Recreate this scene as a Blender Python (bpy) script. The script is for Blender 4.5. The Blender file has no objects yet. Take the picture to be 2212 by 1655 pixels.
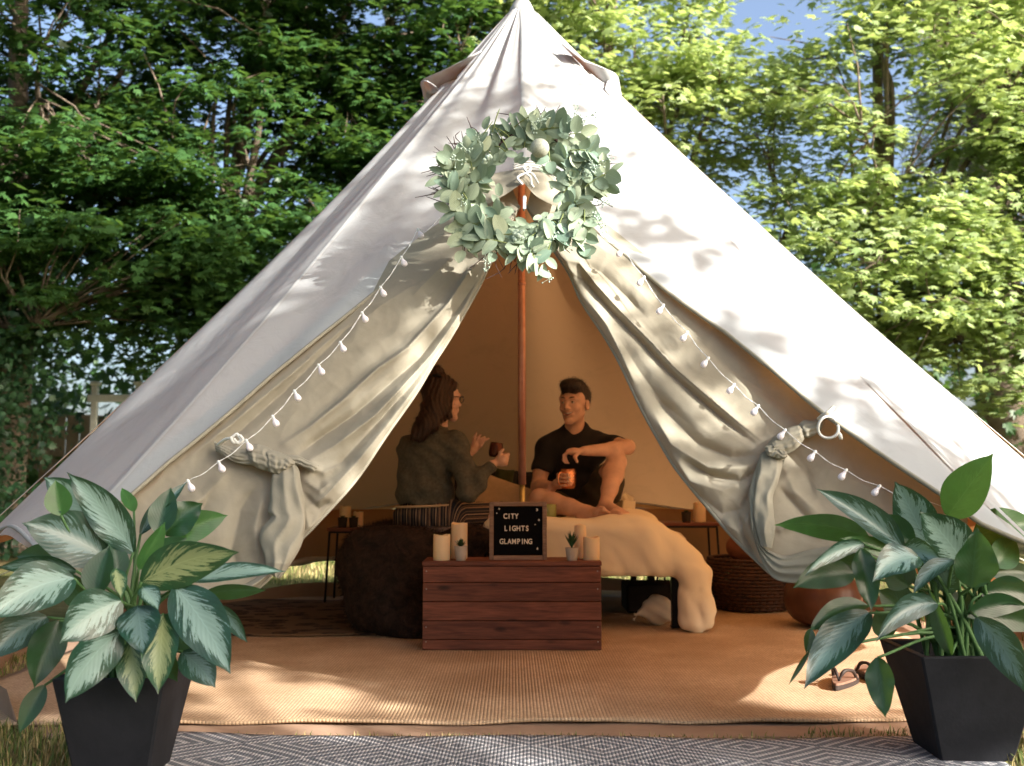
import bpy, math, random
import numpy as np
from mathutils import Vector, Matrix, noise as mnoise

random.seed(7)
RNG = np.random.default_rng(7)
sc = bpy.context.scene
COL = sc.collection
R_ = math.radians

# ------------------------------------------------------------------ camera
cam_data = bpy.data.cameras.new("camera")
cam = bpy.data.objects.new("camera", cam_data)
COL.objects.link(cam)
cam.location = (0.0, 0.0, 0.8)
PITCH = R_(5.46)
cam.rotation_euler = (math.pi / 2 + PITCH, 0, 0)
cam_data.sensor_width = 36.0
FPX = 2160.0                      # focal length in pixels of a 2212 px wide picture
cam_data.lens = FPX / 2212.0 * 36.0
cam_data.clip_start = 0.05
cam_data.clip_end = 600
cam_data.dof.use_dof = True
cam_data.dof.focus_distance = 3.5
cam_data.dof.aperture_fstop = 3.2
sc.camera = cam

# ------------------------------------------------------------------ daylight
SUN_AZ = R_(55)                   # from straight behind the camera towards the right
SUN_EL = R_(27)
sun_to = Vector((math.sin(SUN_AZ) * math.cos(SUN_EL), -math.cos(SUN_AZ) * math.cos(SUN_EL), math.sin(SUN_EL)))
world = bpy.data.worlds.new("World")
sc.world = world
world.use_nodes = True
wn = world.node_tree
for n in list(wn.nodes):
    wn.nodes.remove(n)
w_out = wn.nodes.new("ShaderNodeOutputWorld")
w_bg = wn.nodes.new("ShaderNodeBackground")
w_sky = wn.nodes.new("ShaderNodeTexSky")
w_sky.sky_type = 'NISHITA'
w_sky.sun_disc = False
w_sky.sun_elevation = SUN_EL
w_sky.sun_rotation = math.atan2(sun_to.x, sun_to.y)
w_sky.air_density = 0.85
w_sky.dust_density = 5.0
w_sky.ozone_density = 1.0
w_bg.inputs[1].default_value = 0.115
wn.links.new(w_sky.outputs[0], w_bg.inputs[0])
wn.links.new(w_bg.outputs[0], w_out.inputs[0])

sun_d = bpy.data.lights.new("sun", 'SUN')
sun_d.energy = 5.0
sun_d.angle = R_(0.53)
sun_d.color = (1.0, 0.94, 0.85)
sun = bpy.data.objects.new("sun", sun_d)
COL.objects.link(sun)
sun.rotation_euler = sun_to.to_track_quat('Z', 'Y').to_euler()
sun.location = (8, -6, 6)

sc.view_settings.view_transform = 'Standard'
sc.view_settings.look = 'None'
sc.view_settings.exposure = 1.65
sc.view_settings.gamma = 1.0
sc.view_settings.use_curve_mapping = False
sc.cycles.max_bounces = 8
sc.cycles.diffuse_bounces = 5
sc.cycles.transparent_max_bounces = 12

# ------------------------------------------------------------------ measuring helpers
CAM = Vector((0, 0, 0.8))
CP, SP = math.cos(PITCH), math.sin(PITCH)


def ray(px, py):
    u = (px - 1106.0) / FPX
    v = (827.5 - py) / FPX
    return Vector((u, CP - v * SP, SP + v * CP))


def at(px, py, Y):
    d = ray(px, py)
    return CAM + d * (Y / d.y)


def onz(px, py, z=0.0):
    d = ray(px, py)
    return CAM + d * ((z - 0.8) / d.z)


def proj(p):
    x, y, z = p[0], p[1], p[2] - 0.8
    zc = y * CP + z * SP
    yc = z * CP - y * SP
    return 1106.0 + FPX * x / zc, 827.5 - FPX * yc / zc


# ------------------------------------------------------------------ object helpers
def tag(o, label=None, cat=None, group=None, kind=None):
    if label: o["label"] = label
    if cat: o["category"] = cat
    if group: o["group"] = group
    if kind: o["kind"] = kind
    return o


def empty(name, loc=(0, 0, 0), label=None, cat=None, group=None, rz=0.0):
    o = bpy.data.objects.new(name, None)
    o.empty_display_size = 0.1
    COL.objects.link(o)
    o.location = loc
    o.rotation_euler = (0, 0, rz)
    return tag(o, label, cat, group)


def link(name, me, mat=None, parent=None, loc=None):
    """link a mesh as an object; the vertices are world coordinates unless loc is given"""
    o = bpy.data.objects.new(name, me)
    COL.objects.link(o)
    if mat is not None and len(me.materials) == 0:
        for m in (mat if isinstance(mat, (list, tuple)) else [mat]):
            me.materials.append(m)
    if loc is not None:
        o.location = loc
    if parent is not None:
        o.parent = parent
        if loc is None:
            mi = parent.matrix_basis.copy()
            p = parent.parent
            while p is not None:
                mi = p.matrix_basis @ mi
                p = p.parent
            # the parent chain's own parent-inverse matrices are always identity or included here
            o.matrix_parent_inverse = world_of(parent).inverted()
    return o


def world_of(o):
    if o.parent is None:
        return o.matrix_basis.copy()
    return world_of(o.parent) @ o.matrix_parent_inverse @ o.matrix_basis


def mesh(name, verts, faces, smooth=False, uvs=None, mats=None):
    me = bpy.data.meshes.new(name)
    me.from_pydata([tuple(v) for v in verts], [], [tuple(f) for f in faces])
    if uvs is not None:
        uv = me.uv_layers.new(name="UVMap")
        li = np.zeros(len(me.loops), dtype=np.int32)
        me.loops.foreach_get("vertex_index", li)
        uv.data.foreach_set("uv", np.asarray(uvs, dtype=np.float32)[li].ravel())
    if smooth:
        me.polygons.foreach_set("use_smooth", [True] * len(me.polygons))
    if mats is not None:
        me.polygons.foreach_set("material_index", list(mats))
    me.update()
    return me


def fast_mesh(name, V, F, smooth=False, uvs=None, mats=None):
    """V (n,3) float, F (m,k) int with constant k"""
    V = np.ascontiguousarray(V, dtype=np.float32)
    F = np.ascontiguousarray(F, dtype=np.int32)
    me = bpy.data.meshes.new(name)
    me.vertices.add(len(V))
    me.vertices.foreach_set("co", V.ravel())
    m, k = F.shape
    me.loops.add(m * k)
    me.loops.foreach_set("vertex_index", F.ravel())
    me.polygons.add(m)
    me.polygons.foreach_set("loop_start", np.arange(0, m * k, k, dtype=np.int32))
    me.polygons.foreach_set("loop_total", np.full(m, k, dtype=np.int32))
    if smooth:
        me.polygons.foreach_set("use_smooth", np.ones(m, dtype=bool))
    if mats is not None:
        me.polygons.foreach_set("material_index", np.asarray(mats, dtype=np.int32))
    if uvs is not None:
        uv = me.uv_layers.new(name="UVMap")
        uv.data.foreach_set("uv", np.asarray(uvs, dtype=np.float32)[F.ravel()].ravel())
    me.update()
    me.validate()
    return me


class MB:
    """collects simple shapes into one mesh"""
    def __init__(s):
        s.v, s.f = [], []

    def add(s, vs, fs):
        b = len(s.v)
        s.v += [tuple(v) for v in vs]
        s.f += [tuple(i + b for i in f) for f in fs]
        return s

    def box(s, c, size, rot=None, bev=0.0):
        hx, hy, hz = size[0] / 2, size[1] / 2, size[2] / 2
        c = Vector(c)
        M = rot if rot is not None else Matrix.Identity(3)
        if bev <= 0:
            vs = [c + M @ Vector((x * hx, y * hy, z * hz)) for x in (-1, 1) for y in (-1, 1) for z in (-1, 1)]
            fs = [(0, 1, 3, 2), (4, 6, 7, 5), (0, 4, 5, 1), (2, 3, 7, 6), (0, 2, 6, 4), (1, 5, 7, 3)]
            return s.add(vs, fs)
        b = bev
        vs = []
        idx = {}
        for x in (-1, 1):
            for y in (-1, 1):
                for z in (-1, 1):
                    for k, (dx, dy, dz) in enumerate(((b, b, 0), (b, 0, b), (0, b, b))):
                        # vertex on the face whose normal axis has inset zero
                        p = Vector((x * (hx - dx), y * (hy - dy), z * (hz - dz)))
                        idx[(x, y, z, k)] = len(vs)
                        vs.append(c + M @ p)
        fs = []
        for z in (-1, 1):
            q = [idx[(x, y, z, 0)] for x, y in ((-1, -1), (1, -1), (1, 1), (-1, 1))]
            fs.append(q if z > 0 else q[::-1])
        for y in (-1, 1):
            q = [idx[(x, y, z, 1)] for x, z in ((-1, -1), (1, -1), (1, 1), (-1, 1))]
            fs.append(q[::-1] if y > 0 else q)
        for x in (-1, 1):
            q = [idx[(x, y, z, 2)] for y, z in ((-1, -1), (1, -1), (1, 1), (-1, 1))]
            fs.append(q if x > 0 else q[::-1])
        for x in (-1, 1):
            for y in (-1, 1):
                fs.append([idx[(x, y, -1, 1)], idx[(x, y, -1, 2)], idx[(x, y, 1, 2)], idx[(x, y, 1, 1)]])
        for x in (-1, 1):
            for z in (-1, 1):
                fs.append([idx[(x, -1, z, 0)], idx[(x, -1, z, 2)], idx[(x, 1, z, 2)], idx[(x, 1, z, 0)]])
        for y in (-1, 1):
            for z in (-1, 1):
                fs.append([idx[(-1, y, z, 0)], idx[(-1, y, z, 1)], idx[(1, y, z, 1)], idx[(1, y, z, 0)]])
        for x in (-1, 1):
            for y in (-1, 1):
                for z in (-1, 1):
                    fs.append([idx[(x, y, z, k)] for k in range(3)])
        return s.add(vs, fs)

    def tube(s, pts, rad, n=8, cap=True):
        pts = [Vector(p) for p in pts]
        m = len(pts)
        if not hasattr(rad, '__len__'):
            rad = [rad] * m
        prev = None
        rings = []
        for i in range(m):
            t = (pts[min(i + 1, m - 1)] - pts[max(i - 1, 0)])
            if t.length < 1e-9: t = Vector((0, 0, 1))
            t.normalize()
            if prev is None:
                a = Vector((0, 0, 1)) if abs(t.z) < 0.9 else Vector((1, 0, 0))
                u = t.cross(a).normalized()
            else:
                u = (prev - t * prev.dot(t))
                u = u.normalized() if u.length > 1e-6 else t.orthogonal().normalized()
            prev = u
            w = t.cross(u)
            rings.append([pts[i] + (u * math.cos(2 * math.pi * k / n) + w * math.sin(2 * math.pi * k / n)) * rad[i] for k in range(n)])
        vs = [v for r in rings for v in r]
        fs = []
        for i in range(m - 1):
            for k in range(n):
                a, b2 = i * n + k, i * n + (k + 1) % n
                fs.append((a, b2, b2 + n, a + n))
        if cap:
            fs.append(tuple(range(n))[::-1])
            fs.append(tuple((m - 1) * n + k for k in range(n)))
        return s.add(vs, fs)

    def lathe(s, prof, c=(0, 0, 0), n=24, M=None, cap=True):
        c = Vector(c)
        vs, fs = [], []
        for r, z in prof:
            for k in range(n):
                a = 2 * math.pi * k / n
                p = Vector((r * math.cos(a), r * math.sin(a), z))
                if M is not None: p = M @ p
                vs.append(c + p)
        for i in range(len(prof) - 1):
            for k in range(n):
                a, b2 = i * n + k, i * n + (k + 1) % n
                fs.append((a, b2, b2 + n, a + n))
        if cap:
            fs.append(tuple(range(n))[::-1])
            fs.append(tuple((len(prof) - 1) * n + k for k in range(n)))
        return s.add(vs, fs)

    def prism(s, poly, y0, y1, M=None, c=(0, 0, 0)):
        """2D polygon in x,z extruded along y"""
        c = Vector(c)
        n = len(poly)
        vs = []
        for y in (y0, y1):
            for x, z in poly:
                p = Vector((x, y, z))
                if M is not None: p = M @ p
                vs.append(c + p)
        fs = [tuple(range(n)), tuple(range(2 * n - 1, n - 1, -1))]
        for k in range(n):
            a, b2 = k, (k + 1) % n
            fs.append((a, a + n, b2 + n, b2))
        return s.add(vs, fs)

    def me(s, name, smooth=False):
        return mesh(name, s.v, s.f, smooth)

    def build(s, name, mat=None, parent=None, smooth=False, loc=None):
        return link(name, s.me(name, smooth), mat, parent, loc)


def catmull(P, n=8):
    P = [Vector(p) for p in P]
    Q = [P[0] * 2 - P[1]] + P + [P[-1] * 2 - P[-2]]
    out = []
    for i in range(1, len(Q) - 2):
        for k in range(n):
            t = k / n
            a, b, c, d = Q[i - 1], Q[i], Q[i + 1], Q[i + 2]
            out.append(0.5 * ((2 * b) + (c - a) * t + (2 * a - 5 * b + 4 * c - d) * t * t + (3 * b - a - 3 * c + d) * t ** 3))
    out.append(P[-1])
    return out


def auto_smooth(o, ang=40):
    me = o.data
    me.polygons.foreach_set("use_smooth", [True] * len(me.polygons))
    m = o.modifiers.new("edge_split", 'EDGE_SPLIT')
    m.split_angle = R_(ang)
    return o


# ------------------------------------------------------------------ solid modelling on a grid (surface nets)
def surface_nets(F, lo, h):
    """F (nx,ny,nz) signed distance, negative inside; returns verts, quads"""
    neg = F < 0
    nx, ny, nz = F.shape
    c = np.zeros((nx - 1, ny - 1, nz - 1), dtype=np.int32)
    for dx in (0, 1):
        for dy in (0, 1):
            for dz in (0, 1):
                c += neg[dx:nx - 1 + dx, dy:ny - 1 + dy, dz:nz - 1 + dz]
    act = (c > 0) & (c < 8)
    idx = -np.ones(act.shape, dtype=np.int64)
    I = np.argwhere(act)
    idx[act] = np.arange(len(I))
    acc = np.zeros((len(I), 3))
    cnt = np.zeros(len(I))
    corners = [(0, 0, 0), (1, 0, 0), (0, 1, 0), (1, 1, 0), (0, 0, 1), (1, 0, 1), (0, 1, 1), (1, 1, 1)]
    vals = [F[I[:, 0] + a, I[:, 1] + b, I[:, 2] + d] for a, b, d in corners]
    for i in range(8):
        for j in range(i + 1, 8):
            df = [abs(corners[i][k] - corners[j][k]) for k in range(3)]
            if sum(df) != 1: continue
            a, b = vals[i], vals[j]
            m = (a < 0) != (b < 0)
            t = np.where(m, a / np.where(m, a - b, 1), 0)
            ci, cj = np.array(corners[i]), np.array(corners[j])
            p = ci[None, :] + t[:, None] * (cj - ci)[None, :]
            acc += p * m[:, None]
            cnt += m
    V = (I + acc / cnt[:, None]) * h + np.array(lo)
    quads = []
    for ax in range(3):
        o1, o2 = (ax + 1) % 3, (ax + 2) % 3
        sl0 = [slice(None)] * 3; sl1 = [slice(None)] * 3
        sl0[ax] = slice(0, -1); sl1[ax] = slice(1, None)
        a = neg[tuple(sl0)]; b = neg[tuple(sl1)]
        ch = np.argwhere(a != b)
        ch = ch[(ch[:, o1] > 0) & (ch[:, o2] > 0) & (ch[:, o1] < F.shape[o1] - 1) & (ch[:, o2] < F.shape[o2] - 1)]
        e1 = np.zeros(3, dtype=int); e1[o1] = 1
        e2 = np.zeros(3, dtype=int); e2[o2] = 1
        q = np.stack([idx[tuple((ch - e1 - e2).T)], idx[tuple((ch - e2).T)], idx[tuple(ch.T)], idx[tuple((ch - e1).T)]], 1)
        fl = ~a[tuple(ch.T)]
        q[fl] = q[fl][:, ::-1]
        quads.append(q)
    return V, np.concatenate(quads)


class SDF:
    """a grid on which rounded solids are blended together"""
    def __init__(s, lo, hi, h):
        s.lo, s.h = np.array(lo, float), h
        s.n = [int(math.ceil((hi[i] - lo[i]) / h)) + 1 for i in range(3)]
        s.ax = [(s.lo[i] + np.arange(s.n[i]) * h).astype(np.float32) for i in range(3)]
        s.F = np.full(s.n, 1.0, dtype=np.float32)

    def win(s, lo, hi, m):
        sl = []
        for i in range(3):
            a = int(max(0, math.floor((lo[i] - m - s.lo[i]) / s.h)))
            b = int(min(s.n[i], math.ceil((hi[i] + m - s.lo[i]) / s.h) + 1))
            if b <= a: return None
            sl.append(slice(a, b))
        X = s.ax[0][sl[0]][:, None, None]; Y = s.ax[1][sl[1]][None, :, None]; Z = s.ax[2][sl[2]][None, None, :]
        return tuple(sl), X, Y, Z

    def _op(s, w, d, k, cut):
        sl = w[0]
        F = s.F[sl]
        d = d.astype(np.float32)
        if cut:
            if k <= 0: s.F[sl] = np.maximum(F, -d)
            else:
                hh = np.clip(0.5 - 0.5 * (F + d) / k, 0, 1)
                s.F[sl] = F * (1 - hh) - d * hh + k * hh * (1 - hh)
        else:
            if k <= 0: s.F[sl] = np.minimum(F, d)
            else:
                hh = np.clip(0.5 + 0.5 * (F - d) / k, 0, 1)
                s.F[sl] = F * (1 - hh) + d * hh - k * hh * (1 - hh)
        return s

    def cone(s, a, b, ra, rb, k=0.02, cut=False):
        a, b = np.array(a, float), np.array(b, float)
        r = max(ra, rb)
        w = s.win(np.minimum(a, b), np.maximum(a, b), r + k * 1.5 + 0.03)
        if w is None: return s
        _, X, Y, Z = w
        ab = b - a
        L2 = max((ab ** 2).sum(), 1e-12)
        t = np.clip(((X - a[0]) * ab[0] + (Y - a[1]) * ab[1] + (Z - a[2]) * ab[2]) / L2, 0, 1)
        d = np.sqrt((X - a[0] - t * ab[0]) ** 2 + (Y - a[1] - t * ab[1]) ** 2 + (Z - a[2] - t * ab[2]) ** 2) - (ra + (rb - ra) * t)
        return s._op(w, d, k, cut)

    def ell(s, c, r, M=None, k=0.02, cut=False):
        c = np.array(c, float)
        R = max(r)
        w = s.win(c - R, c + R, k * 1.5 + 0.03)
        if w is None: return s
        _, X, Y, Z = w
        dx, dy, dz = X - c[0], Y - c[1], Z - c[2]
        if M is not None:
            M = np.array(M).T
            dx, dy, dz = (M[0, 0] * dx + M[0, 1] * dy + M[0, 2] * dz, M[1, 0] * dx + M[1, 1] * dy + M[1, 2] * dz,
                          M[2, 0] * dx + M[2, 1] * dy + M[2, 2] * dz)
        q = np.sqrt((dx / r[0]) ** 2 + (dy / r[1]) ** 2 + (dz / r[2]) ** 2)
        g = np.sqrt((dx / r[0] ** 2) ** 2 + (dy / r[1] ** 2) ** 2 + (dz / r[2] ** 2) ** 2)
        d = q * (q - 1) / np.maximum(g, 1e-6)
        return s._op(w, d, k, cut)

    def rbox(s, c, half, r, M=None, k=0.02, cut=False):
        c = np.array(c, float)
        R = float(np.linalg.norm(half)) if M is not None else 0
        hv = np.array([R] * 3) if M is not None else np.array(half, float)
        w = s.win(c - hv, c + hv, k * 1.5 + 0.03)
        if w is None: return s
        _, X, Y, Z = w
        dx, dy, dz = X - c[0], Y - c[1], Z - c[2]
        if M is not None:
            M = np.array(M).T
            dx, dy, dz = (M[0, 0] * dx + M[0, 1] * dy + M[0, 2] * dz, M[1, 0] * dx + M[1, 1] * dy + M[1, 2] * dz,
                          M[2, 0] * dx + M[2, 1] * dy + M[2, 2] * dz)
        qx, qy, qz = np.abs(dx) - half[0] + r, np.abs(dy) - half[1] + r, np.abs(dz) - half[2] + r
        d = np.sqrt(np.maximum(qx, 0) ** 2 + np.maximum(qy, 0) ** 2 + np.maximum(qz, 0) ** 2) + np.minimum(np.maximum(qx, np.maximum(qy, qz)), 0) - r
        return s._op(w, d, k, cut)

    def plane_cut(s, p, n):
        """remove everything on the side n points to"""
        n = np.array(n, float); n /= np.linalg.norm(n)
        X = s.ax[0][:, None, None]; Y = s.ax[1][None, :, None]; Z = s.ax[2][None, None, :]
        d = (X - p[0]) * n[0] + (Y - p[1]) * n[1] + (Z - p[2]) * n[2]
        s.F = np.maximum(s.F, d.astype(np.float32))
        return s

    def wave(s, fn):
        X = s.ax[0][:, None, None]; Y = s.ax[1][None, :, None]; Z = s.ax[2][None, None, :]
        s.F = (s.F + fn(X, Y, Z)).astype(np.float32)
        return s

    def limb(s, pts, rad, k=0.02):
        for i in range(len(pts) - 1):
            s.cone(pts[i], pts[i + 1], rad[i], rad[i + 1], k)
        return s

    def mesh(s, name, smooth=True):
        V, Q = surface_nets(s.F, s.lo, s.h)
        return fast_mesh(name, V, Q, smooth)


def relax(me, it=2, f=0.5):
    """light smoothing of a mesh"""
    n = len(me.vertices)
    V = np.zeros(n * 3, dtype=np.float32); me.vertices.foreach_get("co", V); V = V.reshape(-1, 3).astype(float)
    E = np.zeros(len(me.edges) * 2, dtype=np.int32); me.edges.foreach_get("vertices", E); E = E.reshape(-1, 2)
    deg = np.bincount(E.ravel(), minlength=n).astype(float); deg[deg == 0] = 1
    for _ in range(it):
        A = np.zeros_like(V)
        for k in range(3):
            A[:, k] = np.bincount(E[:, 0], V[E[:, 1], k], n) + np.bincount(E[:, 1], V[E[:, 0], k], n)
        A /= deg[:, None]
        V = V * (1 - f) + A * f
    me.vertices.foreach_set("co", V.astype(np.float32).ravel())
    me.update()
    return me


# ------------------------------------------------------------------ materials
MATS = {}


class NT:
    """small shorthand for node building"""
    def __init__(s, name):
        s.m = bpy.data.materials.new(name)
        s.m.use_nodes = True
        s.t = s.m.node_tree
        for n in list(s.t.nodes): s.t.nodes.remove(n)
        s.out = s.t.nodes.new("ShaderNodeOutputMaterial")
        s._co = None

    def n(s, typ, **kw):
        nd = s.t.nodes.new(typ)
        for k, v in kw.items():
            if k.startswith('i_'):
                key = k[2:]
                key = int(key) if key.isdigit() else key
                s.set(nd, key, v)
            else:
                setattr(nd, k, v)
        return nd

    def set(s, nd, key, v):
        if isinstance(v, bpy.types.NodeSocket):
            s.t.links.new(v, nd.inputs[key])
        elif isinstance(v, bpy.types.Node):
            s.t.links.new(v.outputs[0], nd.inputs[key])
        else:
            if isinstance(v, (tuple, list)) and len(v) == 3 and nd.inputs[key].type == 'RGBA':
                v = (*v, 1)
            nd.inputs[key].default_value = v

    def obj(s):
        if s._co is None: s._co = s.n("ShaderNodeTexCoord")
        return s._co.outputs['Object']

    def uv(s):
        if s._co is None: s._co = s.n("ShaderNodeTexCoord")
        return s._co.outputs['UV']

    def noise(s, scale, detail=4, rough=0.55, vec=None, dist=0.0):
        return s.n("ShaderNodeTexNoise", i_Vector=vec if vec is not None else s.obj(), i_Scale=scale, i_Detail=detail,
                   i_Roughness=rough, i_Distortion=dist)

    def ramp(s, fac, stops, interp='LINEAR'):
        r = s.n("ShaderNodeValToRGB")
        s.set(r, 0, fac)
        r.color_ramp.interpolation = interp
        el = r.color_ramp.elements
        while len(el) < len(stops): el.new(0.5)
        for e, (p, c) in zip(el, stops):
            e.position = p
            e.color = (*c, 1) if hasattr(c, '__len__') else (c, c, c, 1)
        return r

    def mix(s, f, a, b, mode='MIX'):
        m = s.n("ShaderNodeMix", data_type='RGBA', blend_type=mode)
        s.set(m, 0, f)
        s.set(m, 6, a)
        s.set(m, 7, b)
        return m.outputs[2]

    def math(s, op, a, b=None, c=None):
        m = s.n("ShaderNodeMath", operation=op)
        s.set(m, 0, a)
        if b is not None: s.set(m, 1, b)
        if c is not None: s.set(m, 2, c)
        return m.outputs[0]

    def mapping(s, vec, scale=(1, 1, 1), rot=(0, 0, 0), loc=(0, 0, 0)):
        return s.n("ShaderNodeMapping", i_Vector=vec, i_Scale=scale, i_Rotation=rot, i_Location=loc).outputs[0]

    def bump(s, h, strength=0.3, dist=0.01):
        return s.n("ShaderNodeBump", i_Height=h, i_Strength=strength, i_Distance=dist)

    def bsdf(s, col, rough=0.7, metal=0.0, spec=0.3, bump=None, **kw):
        b = s.n("ShaderNodeBsdfPrincipled")
        s.set(b, 'Base Color', col)
        s.set(b, 'Roughness', rough)
        s.set(b, 'Metallic', metal)
        s.set(b, 'Specular IOR Level', spec)
        if bump is not None: s.set(b, 'Normal', bump)
        for k, v in kw.items(): s.set(b, k.replace('_', ' '), v)
        return b

    def done(s, sh):
        s.t.links.new(sh.outputs[0] if isinstance(sh, bpy.types.Node) else sh, s.out.inputs[0])
        MATS[s.m.name] = s.m
        return s.m


def simple(name, col, rough=0.7, metal=0.0, spec=0.3, var=0.15, scale=30, bump=0.15, bscale=120, bdist=0.002):
    t = NT(name)
    nz = t.noise(scale)
    c = t.ramp(nz, [(0.3, tuple(x * (1 - var) for x in col)), (0.7, tuple(min(1, x * (1 + var)) for x in col))])
    b2 = t.noise(bscale)
    return t.done(t.bsdf(c, rough, metal, spec, t.bump(b2, bump, bdist)))
# ------------------------------------------------------------------ canvas
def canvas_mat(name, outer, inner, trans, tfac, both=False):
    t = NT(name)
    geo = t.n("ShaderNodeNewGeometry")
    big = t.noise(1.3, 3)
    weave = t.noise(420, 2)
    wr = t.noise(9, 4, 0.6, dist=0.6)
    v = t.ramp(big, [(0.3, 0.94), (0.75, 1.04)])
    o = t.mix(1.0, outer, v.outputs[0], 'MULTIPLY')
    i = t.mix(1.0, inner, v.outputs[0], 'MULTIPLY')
    col = t.mix(geo.outputs['Backfacing'], o, i) if not both else o  # inner face browned: warm light through the cloth put into its colour
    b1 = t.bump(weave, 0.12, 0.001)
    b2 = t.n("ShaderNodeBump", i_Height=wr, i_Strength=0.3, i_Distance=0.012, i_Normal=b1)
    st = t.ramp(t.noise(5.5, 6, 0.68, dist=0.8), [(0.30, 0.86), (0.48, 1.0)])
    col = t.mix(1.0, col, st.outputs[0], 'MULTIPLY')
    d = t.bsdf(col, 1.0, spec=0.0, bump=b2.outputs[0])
    tr = t.n("ShaderNodeBsdfTranslucent", i_Color=trans)
    m = t.n("ShaderNodeMixShader", i_0=tfac)
    t.t.links.new(d.outputs[0], m.inputs[1])
    t.t.links.new(tr.outputs[0], m.inputs[2])
    return t.done(m)


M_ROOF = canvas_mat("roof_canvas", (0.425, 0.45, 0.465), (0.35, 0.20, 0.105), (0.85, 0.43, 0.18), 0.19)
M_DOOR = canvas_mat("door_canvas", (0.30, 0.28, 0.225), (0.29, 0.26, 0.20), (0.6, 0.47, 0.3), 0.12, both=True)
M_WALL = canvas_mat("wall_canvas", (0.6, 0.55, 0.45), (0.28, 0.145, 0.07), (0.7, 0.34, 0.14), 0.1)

CX, CY, ZA, ZE = 0.05, 4.9, 3.23, 0.60


def m_of(phi):
    return 1.0 + 0.04 * math.sin(phi)


def facet(phi, sharp=1.0):
    n = 10
    w = 2 * math.pi / n
    d = (phi + w / 2) % w - w / 2        # 0 on a seam
    return (math.cos(w / 2) / math.cos(w / 2 - abs(d))) * 0.85 + 0.15


def roof_r(phi, u):
    u = max(0.0, u)
    return 2.35 * m_of(phi) * (0.90 * u + 0.10 * u * u) * (facet(phi) * 0.97 + 0.055) + 0.012


def roof_pt(phi, u, extra=0.0):
    r = roof_r(phi, u) + extra
    return Vector((CX + r * math.sin(phi), CY - r * math.cos(phi), ZA - (ZA - ZE) * u))


def on_cone(px, py):
    """first point where the line of sight through a picture point meets the roof surface"""
    d = ray(px, py)

    def f(Y):
        p = CAM + d * (Y / d.y)
        dx, dy = p.x - CX, CY - p.y
        return math.hypot(dx, dy) - roof_r(math.atan2(dx, dy), (ZA - p.z) / (ZA - ZE))
    y0 = 1.6
    while y0 < 5.2 and f(y0) > 0: y0 += 0.02
    if y0 >= 5.2: return None
    a, b = y0 - 0.02, y0
    for _ in range(30):
        m = (a + b) / 2
        if f(m) > 0: a = m
        else: b = m
    return CAM + d * (a / d.y)


HEM_L = [(1125, 392), (1085, 402), (1045, 425), (1000, 462), (954, 502), (869, 568), (789, 639), (678, 735), (580, 815), (479, 901), (346, 1006), (290, 1058), (215, 1118)]
HEM_R = [(1125, 392), (1170, 402), (1215, 428), (1262, 470), (1309, 510), (1366, 557), (1460, 636), (1575, 716), (1674, 797), (1774, 886), (1889, 970), (2030, 1066), (2110, 1128)]


def hem_uphi(pts):
    out = []
    for p in pts:
        q = on_cone(*p)
        dx, dy = q.x - CX, CY - q.y
        out.append((math.atan2(dx, dy), (ZA - q.z) / (ZA - ZE)))
    return out


HL, HR = hem_uphi(HEM_L), hem_uphi(HEM_R)
HEMALL = sorted(set([(round(a, 4), b) for a, b in HL[1:]] + [(round(a, 4), b) for a, b in HR]))
# the hem's lower ends run out to the eave
HEMALL = [(HEMALL[0][0] - 0.05, 1.0)] + HEMALL + [(HEMALL[-1][0] + 0.05, 1.0)]
_ha = np.array([a for a, b in HEMALL]); _hu = np.array([b for a, b in HEMALL])


def u_end(phi):
    if phi <= _ha[0] or phi >= _ha[-1]: return 1.0
    return float(min(1.0, np.interp(phi, _ha, _hu)))


tent = empty("bell_tent", (CX, CY, 0), "large cream canvas bell tent with its door flaps tied open", "tent")


def roof_fold(phi, u):
    """tension folds of the cloth in metres, outwards"""
    e = 0.0
    s = math.sin
    e += 0.012 * s(phi * 21 + 1.3 * s(phi * 5 + 1)) * max(0, 1 - abs(u - 0.35) / 0.6) * (0.4 + 0.6 * (1 if phi < 0 else 0.45))
    e += 0.009 * s(phi * 47 + u * 3) * max(0, 0.55 - u)
    e += 0.016 * mnoise.noise(Vector((phi * 2.2, u * 2.5, 3.1))) * min(1, u * 3)
    w = 2 * math.pi / 10
    dd = (phi + w / 2) % w - w / 2
    e -= 0.03 * (1 - math.cos(2 * math.pi * (dd / w))) * 0.5 * math.sin(math.pi * min(1, max(0, u))) # cloth sags between seams
    # gathers that run from the seam at the front to the opening
    if -0.9 < phi < 0.0:
        e += 0.010 * math.exp(-((phi + 0.30 + 0.35 * (u - 0.3)) / 0.045) ** 2) * min(1, u * 2)
        e -= 0.010 * math.exp(-((phi + 0.40 + 0.30 * (u - 0.3)) / 0.05) ** 2) * min(1, u * 2)
        e += 0.010 * math.exp(-((phi + 0.62 + 0.2 * (u - 0.3)) / 0.05) ** 2) * min(1, u * 2)
    return e * min(1.0, u * 8)


NPH, NU = 420, 70
phis = [-math.pi + 2 * math.pi * i / NPH for i in range(NPH)]
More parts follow.
